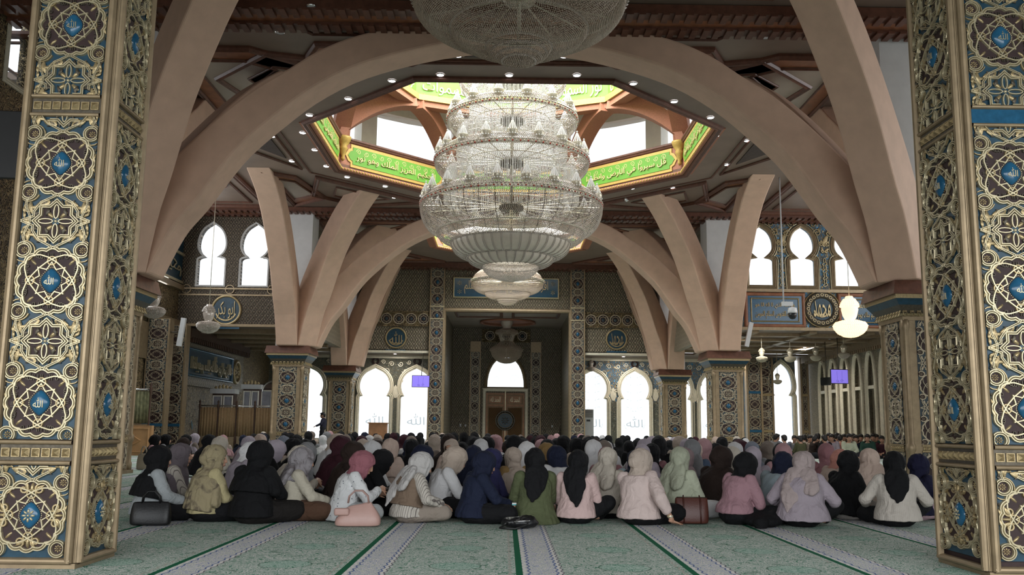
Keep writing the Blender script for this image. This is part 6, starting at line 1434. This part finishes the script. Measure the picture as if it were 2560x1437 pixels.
# deep rows: only the tops of the heads show
rnd = random.Random(11); used = [(c[0], c[2]) for c in CROWD]
wts = [('black', 80), ('navy', 5), ('dark brown', 5), ('beige', 8), ('cream', 6), ('white', 7), ('lilac', 6), ('taupe', 6), ('pink', 5), ('maroon', 4), ('grey', 4), ('peach', 3)]
for d in (16.2, 18.0, 20.2, 22.6, 25.2, 28.0, 31.0, 33.6):
    u = 650 + rnd.uniform(0, 15)
    while u < 1895:
        if not any(abs(u - a) < 1500 / d * .42 and abs(d - b) < 1.3 for a, b in used):
            hs = rnd.uniform(.74, .83); hor = 1069.9 + (u - 1280) * .0118; v = hor + (1 - hs) * FPX / d
            c = rnd.choices([w_[0] for w_ in wts], [w_[1] for w_ in wts])[0]; C_(u, v, d + rnd.uniform(-.3, .3), c, rnd.choice(['black', 'grey', 'white', 'beige', c]), rnd.choice([0, 0, 1, 3, 4]), rnd.uniform(-35, 35)); used.append((u, d))
        u += 2303 / d * rnd.uniform(.70, .95)
def relax(items, fixed, need=.74, it=160):
    """ease seated neighbours apart: mostly in depth, a little sideways"""
    P = [[(u - 1265) * d / FPX, d] for u, d in fixed + items]; nf = len(fixed)
    for _ in range(it):
        for i in range(nf, len(P)):
            for j in range(len(P)):
                if i == j: continue
                dx = P[i][0] - P[j][0]; dy = P[i][1] - P[j][1]; L = math.hypot(dx, dy)
                if L < need:
                    k = (need - L) * (.25 if j >= nf else .5); sy = 1 if dy > 0 or (dy == 0 and i > j) else -1; sx = 1 if dx > 0 else -1
                    if j < nf: sy = 1
                    P[i][1] += sy * k * .8; P[i][0] += sx * k * .45 + 0
                    if j >= nf: P[j][1] -= sy * k * .8; P[j][0] -= sx * k * .45
    return [(1265 + x * FPX / d, d) for x, d in P[nf:]]
_n = relax([(c[0], c[2]) for c in CROWD], [(f[0], f[1]) for f in FRONT])
CROWD = [(u, c[1], d) + tuple(c[3:]) for (u, d), c in zip(_n, CROWD)]
def anchor(u): return min(ANCH, key=lambda a: abs(a[0] - u))[1]
grp = {}
for i, c in enumerate(CROWD): grp.setdefault((c[3], anchor(c[0])), []).append(i)
ORD = ['nearest', 'second', 'third', 'fourth', 'fifth', 'sixth', 'seventh', 'eighth', 'ninth', 'tenth', 'eleventh', 'twelfth', 'thirteenth', 'fourteenth', 'fifteenth', 'sixteenth', 'seventeenth', 'eighteenth', 'nineteenth', 'twentieth']
LAB = {}
for (hc, an), ix in grp.items():
    ix.sort(key=lambda i: CROWD[i][2])
    for k, i in enumerate(ix): LAB[i] = 'person in %s hijab seated behind %s' % (hc, an) if len(ix) == 1 else 'person in %s hijab, %s of that colour going back behind %s' % (hc, ORD[k], an)
PT = {}
for i, (u, v, d, hc, tc, pr, rz, lc, lab, pat) in enumerate(CROWD):
    if pr not in PT: t = PT[pr] = person(PROTO[pr][0], LAB[i], 'people of the crowd behind the front row', False); 
    else: t = dup(PT[pr], None, None, None, LAB[i], 'people of the crowd behind the front row')
    for ch in t.children:
        n = ch.name.split('.')[0]; k = {'hijab': hc, 'top': tc, 'skirt': lc}.get(n)
        if k: j = rnd.uniform(.88, 1.12); ch.color = tuple(min(1, x * j) for x in PAL[k]) + (1,)
    hor = 1069.9 + (u - 1280) * .0118; hs = 1 - (v - hor) * d / FPX
    if PROTO[pr][0].get('_H') is None: PROTO[pr][0]['_H'] = PROTO[pr][0]['_J']['hc'].z + .104 * HS + .02
    place(t, u, d, rz, max(.86, min(1.22, hs / PROTO[pr][0]['_H'])))
# boys on the right by the niche wall, and the standing person by the far windows
BOY = [dict(hair=1, tc=(.1, .1, .1), lc=(.02, .02, .025), skirt=False, arms='lap', lean=4, nod=8, yaw=0, short=False, seed=71), dict(hair=1, tc=(.1, .1, .1), lc=(.02, .02, .025), skirt=False, arms='chin', lean=8, nod=12, yaw=25, seed=77)]
BL = [(1938, 1083, 36.5, 'grey', -60, 0, 'boy in grey shirt, leftmost of the group on the right'), (1961, 1086, 35.5, 'blue grey', 10, 0, 'boy in blue grey shirt seen from behind beside the white window'), (1985, 1087, 38, 'grey', 170, 0, 'boy in grey patterned shirt facing the camera beside the white window'), (2000, 1088, 35, 'olive', 20, 0, 'boy in olive shirt seen from behind in the right group'), (2010, 1085, 39, 'taupe', 0, 0, 'boy in taupe shirt behind the olive shirt'), (2022, 1086, 38, 'beige', 160, 1, 'boy in beige shirt left of the dark shirts'), (2036, 1087, 35.5, 'dark brown', -80, 1, 'boy in dark shirt holding his hand to his mouth'), (2047, 1082, 39.5, 'black', 0, 0, 'boy in black shirt, tallest of the back of the right group'), (2058, 1086, 35, 'black', 10, 0, 'boy in black shirt with his back to the camera in the right group'), (2070, 1081, 39, 'navy', 150, 0, 'boy in navy shirt left of the raised head'), (2079, 1084, 37, 'lilac', 150, 0, 'boy in mauve grey shirt beside the orange shirt'), (2090, 1077, 40.5, 'dark brown', -60, 0, 'boy with the highest head in the right group, side on'), (2099, 1086, 37.5, 'salmon', -20, 0, 'boy in orange shirt in the right group'), (2121, 1083, 35.5, 'pale green', 175, 0, 'boy in pale green shirt facing the camera'), (2110, 1084, 39.5, 'black', 180, 0, 'boy in black shirt left behind the pale green shirt'), (2131, 1083, 39.5, 'maroon', 170, 0, 'boy in dark red shirt right behind the pale green shirt'), (2141, 1086, 37, 'navy', 160, 0, 'boy in dark shirt right of the pale green shirt'), (2153, 1084, 39, 'dark brown', 160, 0, 'boy in dark brown shirt behind the dark green shirts'), (2166, 1084, 36.5, 'dgreen', 150, 0, 'boy in dark green shirt right of the pale green shirt'), (2180, 1082, 38.5, 'dgreen', 150, 0, 'boy in dark green shirt with raised face near the right column'), (2188, 1084, 39.5, 'grey', 180, 0, 'boy in grey shirt second from the right column'), (2203, 1088, 36.5, 'maroon', 150, 0, 'boy in maroon shirt beside the nearest right column')]
_n = relax([(b[0], b[2]) for b in BL], [], .66); BL = [(u, b[1], d) + tuple(b[3:]) for (u, d), b in zip(_n, BL)]
PAL['dgreen'] = (.02, .055, .04); BT = {}
for u, v, d, tc, rz, k, lb in BL:
    if k not in BT: t = BT[k] = person(BOY[k], lb, 'boys seated on the right', False); BOY[k]['_H'] = BOY[k]['_J']['hc'].z + .118 * HS
    else: t = dup(BT[k], None, None, None, lb, 'boys seated on the right')
    for ch in t.children:
        if ch.name.split('.')[0] == 'top': ch.color = (*PAL[tc], 1)
    hor = 1069.9 + (u - 1280) * .0118; place(t, u, d, rz, max(1.0, min(1.25, (1 - (v - hor) * d / FPX) / BOY[k]['_H'])))
STAND = dict(hair=1, tc=(.03, .03, .05), lc=(.02, .02, .025), skirt=False, legs='stand', arms='knee', lean=0, nod=4, yaw=0, seed=5)
_j = joints
def joints(sp):
    J = _j(sp)
    if sp.get('legs') == 'stand':
        for k in list(J):
            if isinstance(J[k], Vector) and not (isinstance(k, tuple) and k[0] in ('hip', 'kn', 'an')): J[k] = J[k] + Vector((0, .0, .80))
        for s in (1, -1): J[('W', s)] = J[('S', s)] + Vector((s * .12, .12 if s > 0 else .30, -.46 if s > 0 else -.30)); J[('E', s)], J[('W', s)] = ik(J[('S', s)], J[('W', s)], .26, .24, (s * .5, -.8, -.2))
    return J
t = person(STAND, 'person in dark shirt standing before the far left window', None, False); place(t, 806, 43, 95, 1.03)
# ---------------------------------------------------------------- bags, books and other small things
def col(o, c): o.color = (*c, 1); return o
def bag(u, d, rz, w, h, dp, c, label, slump=.0, handles=True, flap=False):
    p = CAMP + ray(u, 1070) * (d / ray(u, 1070).y); t = thing('handbag', label, 'bag', (p.x, d, .0), math.radians(rz), 'bags on the carpet')
    vs = []; n = 24; rings = ((0, .90, .9), (.06, .98, 1), (.35, 1.0, 1.0), (.7, .97 - slump * .3, .72), (.93, .94 - slump, .34), (1.0, .92 - slump, .22))
    for z, sx, sy in rings:
        for i in range(n):
            a = 2 * PI * i / n; cx = math.copysign(abs(math.cos(a)) ** .45, math.cos(a)); sy_ = math.copysign(abs(math.sin(a)) ** .6, math.sin(a)); vs.append((cx * w / 2 * max(sx, .55), sy_ * dp / 2 * sy, .004 + z * h * (1 - slump * .35 * (.5 - math.cos(a) * .5))))
    k = len(rings); fs = [tuple(range(n))[::-1], tuple((k - 1) * n + i for i in range(n))] + [(q * n + i, q * n + (i + 1) % n, (q + 1) * n + (i + 1) % n, (q + 1) * n + i) for q in range(k - 1) for i in range(n)]
    mb = MB(); mb.add(vs, fs, 0, True); o = col(mb.build('bag_body', M['leather'], t), c); m = o.modifiers.new('s', 'SUBSURF'); m.levels = m.render_levels = 2
    if handles:
        for s in (-1, 1): mb = MB(); mb.tube([(-w * .22, s * dp * .12, h * .93), (-w * .20, s * dp * .15, h * 1.2), (-w * .08, s * dp * .16, h * 1.42), (w * .08, s * dp * .16, h * 1.42), (w * .20, s * dp * .15, h * 1.2), (w * .22, s * dp * .12, h * .93)], .009, 8); col(mb.build('handle', M['leather'], t), tuple(x * .8 for x in c))
    if flap: mb = MB(); mb.box(-w * .5, -w * .18, -dp * .56, -dp * .2, h * .45, h * .75); o = mb.build('side_pouch', M['leather'], t); bev(o, .02, 3); col(o, c)
    return t
bag(392, 9.45, 5, .40, .235, .14, (.008, .008, .009), 'black handbag standing in front of the pale grey shirt', .05)
bag(903, 9.58, 4, .47, .25, .17, (.46, .285, .245), 'slumped light pink tote bag in front of the dotted blouse', .75, True, True)
tb = bag(1725, 10.2, -3, .37, .285, .15, (.075, .020, .013), 'dark red brown leather tote bag beside the pale pink blouse', .0, False)
for x in (-.09, .09): q = MB(); q.tube([(x, -.074, .01), (x, -.081, .10), (x, -.066, .20), (x, -.032, .27), (x * .95, .0, .30), (x, .03, .27)], .008, 6); col(q.build('leather_strap', M['leather'], tb), (.06, .016, .011))
q = MB(); q.tube([(-.16, -.018, .283), (.16, -.018, .283)], .006, 6); q.build('zip', M['bronze'], tb)
bag(1122, 12.2, 3, .26, .165, .13, (.045, .042, .055), 'grey top handle bag on the open carpet behind the tan vest', .05)
bag(1252, 11.7, -10, .18, .19, .10, (.38, .31, .27), 'small beige bag on the carpet beside the navy writer', .15, True)
bag(364, 20.6, 0, .28, .36, .12, (.40, .33, .25), 'cream bag on the carpet beside the left column', .1)
bag(2318, 11.0, 10, .30, .24, .16, (.010, .009, .010), 'black bag beside the right pillar', .1)
p = CAMP + ray(1302, 1070) * (9.55 / ray(1302, 1070).y)                # the soft black backpack lying on its side
t = thing('backpack', 'soft black backpack lying flat in front of the olive dress', 'bag', (p.x, 9.6, 0)); mb = MB()
ell(mb, (0, 0, .055), .19, .12, .055); ell(mb, (.07, .0, .075), .10, .10, .05); ell(mb, (-.09, -.02, .06), .10, .09, .045); me = skin(mb, 'bag_body', .009, 3, .012, (14, 14, 10), 3); me.materials.append(M['leather']); o = bpy.data.objects.new('bag_body', me); COL.objects.link(o); o.parent = t; col(o, (.009, .009, .010))
mb = MB(); mb.tube([(-.12, -.10, .06), (-.2, -.16, .02), (-.05, -.19, .012), (.08, -.12, .05)], .012, 8); col(mb.build('strap', M['leather'], t), (.012, .012, .012)); mb = MB(); mb.tube([(-.06, -.115, .075), (.10, -.11, .085)], .006, 6); mb.build('zip', M['chrome'], t)
def inhand(i, off, label, name, cat, build):
    """a thing resting on the hands or lap of front-row person i (offset in that person's frame)"""
    b = FP[i]; w = b.matrix_basis @ Vector(off) if False else (Matrix.Translation(b.location) @ b.rotation_euler.to_matrix().to_4x4() @ Matrix.Scale(b.scale[0], 4)) @ Vector(off)
    t = thing(name, label, cat, tuple(w), b.rotation_euler.z); build(t); return t
def nb(t):
    q = MB(); q.box(-.17, .12, -.10, .12, -.012, 0); q.build('cover', M['teal'], t); q = MB(); q.box(-.165, .115, -.095, .115, 0, .012); q.build('pages', M['paper'], t); q = MB()
    for k in range(14): x = -.155 + .02 * k; q.tube([(x, -.10, -.005), (x, -.112, .006), (x, -.10, .017)], .003, 4)
    q.build('spiral_binding', M['chrome'], t)
inhand(7, (.02, .40, .20), 'spiral notebook with teal cover open on the lap of the navy writer', 'notebook', 'notebook', nb)
def ph(t): q = MB(); q.box(-.04, .04, -.08, .08, -.005, .005); o = q.build('case', M['black'], t); bev(o, .004); q = MB(); q.box(-.036, .036, -.074, .074, .005, .0065); q.build('screen', M['black2'], t)
M['black2'] = simple('dark_glass_screen', (.03, .035, .04), .12, 0, .1, 5, spec=.8)
inhand(7, (.03, .40, .226), 'phone lying on the open notebook of the navy writer', 'phone', 'phone', ph)
inhand(5, (.0, .40, .335), 'phone held by the person in the dotted blouse', 'phone', 'phone', ph)
def tab(t): q = MB(); q.box(-.10, .10, -.13, .13, -.006, .006); o = q.build('case', M['black'], t); bev(o, .005); q = MB(); q.box(-.092, .092, -.12, .12, .006, .0075); q.build('screen', M['black2'], t)
inhand(4, (.0, .40, .235), 'dark tablet on the lap of the person in the grey blotched hijab', 'tablet', 'tablet', tab)
def bk(t): q = MB(); q.box(-.09, .09, -.12, .12, -.004, .0); q.build('cover', M['black'], t); q = MB(); q.box(-.085, .085, -.115, .115, 0, .014); q.build('pages', M['paper'], t)
inhand(1, (.0, .38, .205), 'book on the lap of the person in the striped cream shirt', 'book', 'book', bk)
def watch(t): q = MB(); q.lathe([(.030, -.012), (.034, 0), (.030, .012)], 20, (0, 0, 0), 0, cap=False); q.build('strap', M['goldrod'], t); q = MB(); q.lathe([(0, 0), (.016, 0), (.016, .008), (0, .010)], 16, (0, -.038, 0), 0, True, 'y'); q.build('dial', M['pale_gold'], t)
b = FP[10]; Wp = FRONT[10][4]['_J'][('W', 1)]; Ep = FRONT[10][4]['_J'][('E', 1)]; inhand(10, tuple(Wp + (Ep - Wp).normalized() * .035), 'gold wristwatch on the arm resting on the carpet', 'wristwatch', 'watch', watch)
def papers(u, d, label, rz, z=.004):
    p = CAMP + ray(u, 1070) * (d / ray(u, 1070).y); q = MB(); q.box(-.10, .10, -.14, .14, 0, .006); o = q.build('paper_sheet', M['paper'], None, (p.x, d, z)); o.rotation_euler = (0, 0, math.radians(rz)); tag(o, label, 'paper', 'loose papers')
papers(1392, 10.62, 'white paper sheet on the carpet between the olive dress and the pink shirt', 20); papers(1268, 13.6, 'white paper sheet on the carpet far behind the navy writer', 40)
# lectern, air conditioner, televisions, camera, speakers
p = atY(946, 1058, 44); t = thing('lectern', 'plain brown wooden lectern in front of the far left windows', 'lectern', (p.x, 44, 0)); mb = MB(); mb.box(-.42, .42, -.25, .25, 0, 1.14); o = mb.build('box', M['wood'], t); bev(o, .02); mb = MB(); mb.box(-.46, .46, -.29, .29, 1.14, 1.19); mb.build('top_board', M['wood'], t); mb = MB(); mb.box(-.44, .44, -.27, .27, 0, .08); mb.build('plinth', M['darkwood'], t)
p = atY(1473, 1050, 49.6); t = thing('floor_air_conditioner', 'tall white floor standing air conditioner beside the etched window', 'air conditioner', (p.x - .05, 49.7, 0)); mb = MB(); mb.box(-.28, .28, -.2, .2, 0, 2.05); o = mb.build('cabinet', M['whitep'], t); bev(o, .03); mb = MB()
for k in range(9): mb.box(-.24, .24, -.215, -.2, 1.62 + .045 * k, 1.645 + .045 * k)
mb.build('air_grille', M['bronze'], t); mb = MB(); mb.box(-.1, .1, -.206, -.2, 1.4, 1.5); mb.build('control_panel', M['black'], t)
def tv(x, y, z, w, h, rz, label, on=True, back=False, arm=None):
    t = thing('television', label, 'television', (x, y, z), math.radians(rz), 'wall televisions'); mb = MB(); mb.box(-w / 2, w / 2, -.03, .04, -h / 2, h / 2); o = mb.build('casing', M['black'], t); bev(o, .01)
    if on: mb = MB(); mb.box(-w / 2 + .025, w / 2 - .025, -.036, -.03, -h / 2 + .025, h / 2 - .025); mb.build('screen', M['screen'], t)
    if on:
        mb = MB()
        for s in (-1, 1): mb.strap(spiral(s * w * .12, -h * .3, h * .10, .02, 0, s * 1.2), .012, .003, FY(-.036), 0, False, D1); mb.strap([(s * w * .13, -h * .2), (s * w * .14, h * .35)], .008, .003, FY(-.036), 0, False, D1)
        mb.build('screen_picture', M['screen2'], t)
    if arm: mb = MB(); mb.tube([(0, .05, 0), tuple(Vector(arm))], .018, 8); mb.build('bracket', M['bronze'], t)
    return t
M['screen2'] = emit('lit_screen_line', (.06, .05, .25), .5)
p = atY(1052, 953, 46.5); tv(p.x, 46.5, p.z, .90, .60, 0, 'lit purple television before the far left window', True, False, (0, 1.2, 1.62))
p = atY(2098, 941, 38); tv(p.x, 38, p.z, .78, .60, 8, 'lit purple television before the right wall niches', True, False, (0, .05, 1.72))
p = atY(2064, 953, 39.5); tv(p.x, 39.5, p.z, .5, .34, -60, 'dark television turned away, left of the lit purple one on the right', False, False, (0, .05, 1.8))
p = atY(22, 360, 9.5); tv(p.x - .28, 9.5, p.z, .95, .74, 6, 'big black television screen partly hidden by the left pillar', False, False, (0, .05, 6.15))
t = thing('hanging_camera', 'white dome camera hanging on a long white pole on the right', 'camera', (9.02, 30, 5.1)); mb = MB(); mb.tube([(0, 0, .1), (0, 0, ZC - 5.1)], .025, 8); mb.build('pole', M['whitep'], t); mb = MB(); mb.box(-.06, .3, -.05, .05, -.02, .12); mb.build('arm', M['whitep'], t); mb = MB(); mb.lathe([(.0, -.02), (.14, -.06), (.16, -.2), (.15, -.24)], 16, (.28, 0, -.02)); mb.build('housing', M['whitep'], t); mb = MB(); mb.lathe([(.14, 0), (.13, -.1), (.08, -.18), (0, -.2)], 16, (.28, 0, -.26)); mb.build('dome', M['black'], t)
for (u0, v0, u1, v1, y, lb) in ((1878, 806, 1866, 866, 35.0, 'slim white column speaker on the right middle column'), (460, 795, 447, 865, 33.0, 'slim white column speaker beside the left gallery')):
    a = atY(u0, v0, y); b_ = atY(u1, v1, y); t = thing('column_speaker', lb, 'speaker', tuple((a + b_) / 2), 0, 'white column speakers'); c = (a + b_) / 2; d = (a - b_) / 2; q = MB(); q.box(-.08, .08, -.07, .07, -d.length, d.length); o = q.build('cabinet', M['whitep'], t); o.rotation_euler = (0, math.atan2(d.x, d.z), 0); q = MB(); q.tube([(0, .05, 0), (-.3 if u0 > 1000 else -.8, .5 if u0 > 1000 else .12, 0)], .03, 6); q.build('bracket', M['bronze'], t)
p = atY(1567, 498, 33); t = thing('hanging_mirror_ball', 'small pale round sensor hanging under the octagon rim on the right', 'sensor', tuple(p)); mb = MB(); mb.lathe([(0, -.1), (.08, -.06), (.1, 0), (.08, .06), (0, .1)], 16); mb.build('ball', M['chrome'], t); mb = MB(); mb.tube([(0, 0, .1), (0, 0, ZC - p.z)], .01, 6); mb.build('cord', M['bronze'], t)
# left enclosure: rods with pleated curtains, posts, cabinets
def curtain(x0, x1, y, z0, z1, c, label, posts=True):
    t = thing('curtain_screen', label, 'curtain', (0, 0, 0)); n = int((x1 - x0) / .02); vs = []
    for i in range(n + 1):
        x = x0 + (x1 - x0) * i / n; o_ = .035 * math.sin(i * 1.1) + .015 * math.sin(i * .37)
        for z in (z0, z1): vs.append((x, y + o_, z))
    mb = MB(); mb.add(vs, [(2 * i, 2 * i + 2, 2 * i + 3, 2 * i + 1) for i in range(n)], 0, True); o = mb.build('pleated_cloth', M[c], t); m = o.modifiers.new('s', 'SOLIDIFY'); m.thickness = .01
    mb = MB(); mb.tube([(x0, y, z1 + .06), (x1, y, z1 + .06)], .03, 8); mb.build('rail', M['chrome'], t)
    mb = MB(); mb.box(x0, x1, y - .03, y + .03, 0, z0 - .02); mb.build('base_board', M['moulding'], t)
    k = max(2, int((x1 - x0) / .72) + 1)
    for i in range(k):
        x = x0 + (x1 - x0) * i / (k - 1); mb = MB(); mb.lathe([(.05, 0), (.05, .5), (.03, .55), (.03, z1 - .1), (.05, z1), (.05, z1 + .1), (.03, z1 + .14), (.05, z1 + .22), (0, z1 + .3)], 10, (x, y - .06, 0)); mb.build('post', M['darkwood'], t)
M['curtain'] = simple('tan_curtain', (.36, .24, .125), .8, 0, .12, 14); M['curtain_g'] = simple('greenish_curtain', (.22, .22, .12), .8, 0, .35, 9); M['panel_wood'] = simple('light_carved_wood', (.38, .21, .09), .5, 0, .15, 5)
curtain(-12.4, -9.45, 37.6, .55, 1.70, 'curtain', 'tan pleated curtain on a rail with turned posts, left aisle')
curtain(-12.9, -11.6, 30.2, 1.02, 2.05, 'curtain_g', 'greenish pleated curtain panel above the carved wooden parapet at far left')
t = thing('carved_parapet', 'light carved wooden parapet panel beside the left column', 'parapet', (0, 0, 0)); mb = MB(); mb.box(-12.9, -11.4, 29.9, 30.1, 0, .95); mb.build('board', M['panel_wood'], t); mb = MB(); mb.strap([(-12.8, .12), (-11.5, .12), (-11.5, .85), (-12.8, .85)], .06, .03, FY(29.9), 0, True, HR); mb.strap([(-12.2, .2), (-11.75, .48), (-12.2, .76), (-12.65, .48)], .05, .03, FY(29.9), 0, True, HR); mb.build('moulding', M['panel_wood'], t)
def cab(x, y, w, h, d, label, arch=False):
    t = thing('display_cabinet', label, 'cabinet', (x, y, 0), 0, 'display cabinets in the left aisle'); mb = MB(); mb.box(-w / 2, w / 2, 0, d, 0, h - .2); mb.build('carcass', M['darkwood'], t); mb = MB(); mb.box(-w / 2 - .08, w / 2 + .08, -.08, d, h - .2, h); mb.build('cornice', M['whitep' if not arch else 'darkwood'], t)
    for s in (-1, 1): mb = MB(); mb.box(s * w / 4 - w / 5, s * w / 4 + w / 5, -.03, 0, 1.2, h - .3); o = mb.build('glass_door', M['paneglass'], t); mb = MB(); mb.strap([(s * w / 4 - w / 5, 1.2), (s * w / 4 + w / 5, 1.2), (s * w / 4 + w / 5, h - .3), (s * w / 4 - w / 5, h - .3)], .06, .03, FY(-.03), 0, True, HR); mb.build('door_frame', M['cream'], o)
    if arch: mb = MB(); mb.strap(arc(0, h - .35, w * .42, 0, 180, 14), .10, .08, FY(-.05), 0, False, HR); mb.build('arched_crest', M['chrome'], t)
    else:
        mb = MB(); L = MB()
        for q in range(5): leaf(L, -.3 + .15 * q, h, .22 - .05 * abs(q - 2), .14, 0, 0, False, 0)
        mb.join(L, fmat(FY(-.02))); mb.build('crest', M['gold'], t)
M['paneglass'] = simple('pale_cabinet_glass', (.30, .30, .34), .12, 0, .2, 3, spec=.8)
cab(-12.0, 39.2, .9, 2.5, .5, 'dark cabinet with carved gilt crest, leftmost in the enclosure'); cab(-11.15, 40.4, .7, 2.75, .5, 'tall cabinet with white cornice behind the tan curtain'); cab(-10.3, 40.8, 1.1, 2.8, .5, 'arched glass fronted cabinet behind the tan curtain', True)
t = thing('person', 'person in light blue robe standing by the left enclosure', 'person'); bpy.data.objects.remove(t)
sp = dict(hair=1, tc=(.22, .34, .42), lc=(.2, .3, .38), skirt=False, legs='stand', arms='lap', lean=0, nod=6, yaw=0, seed=15); t = person(sp, 'person in light blue robe standing before the dark cabinet on the left', None, False); place(t, 462, 38.4, 20, .98)
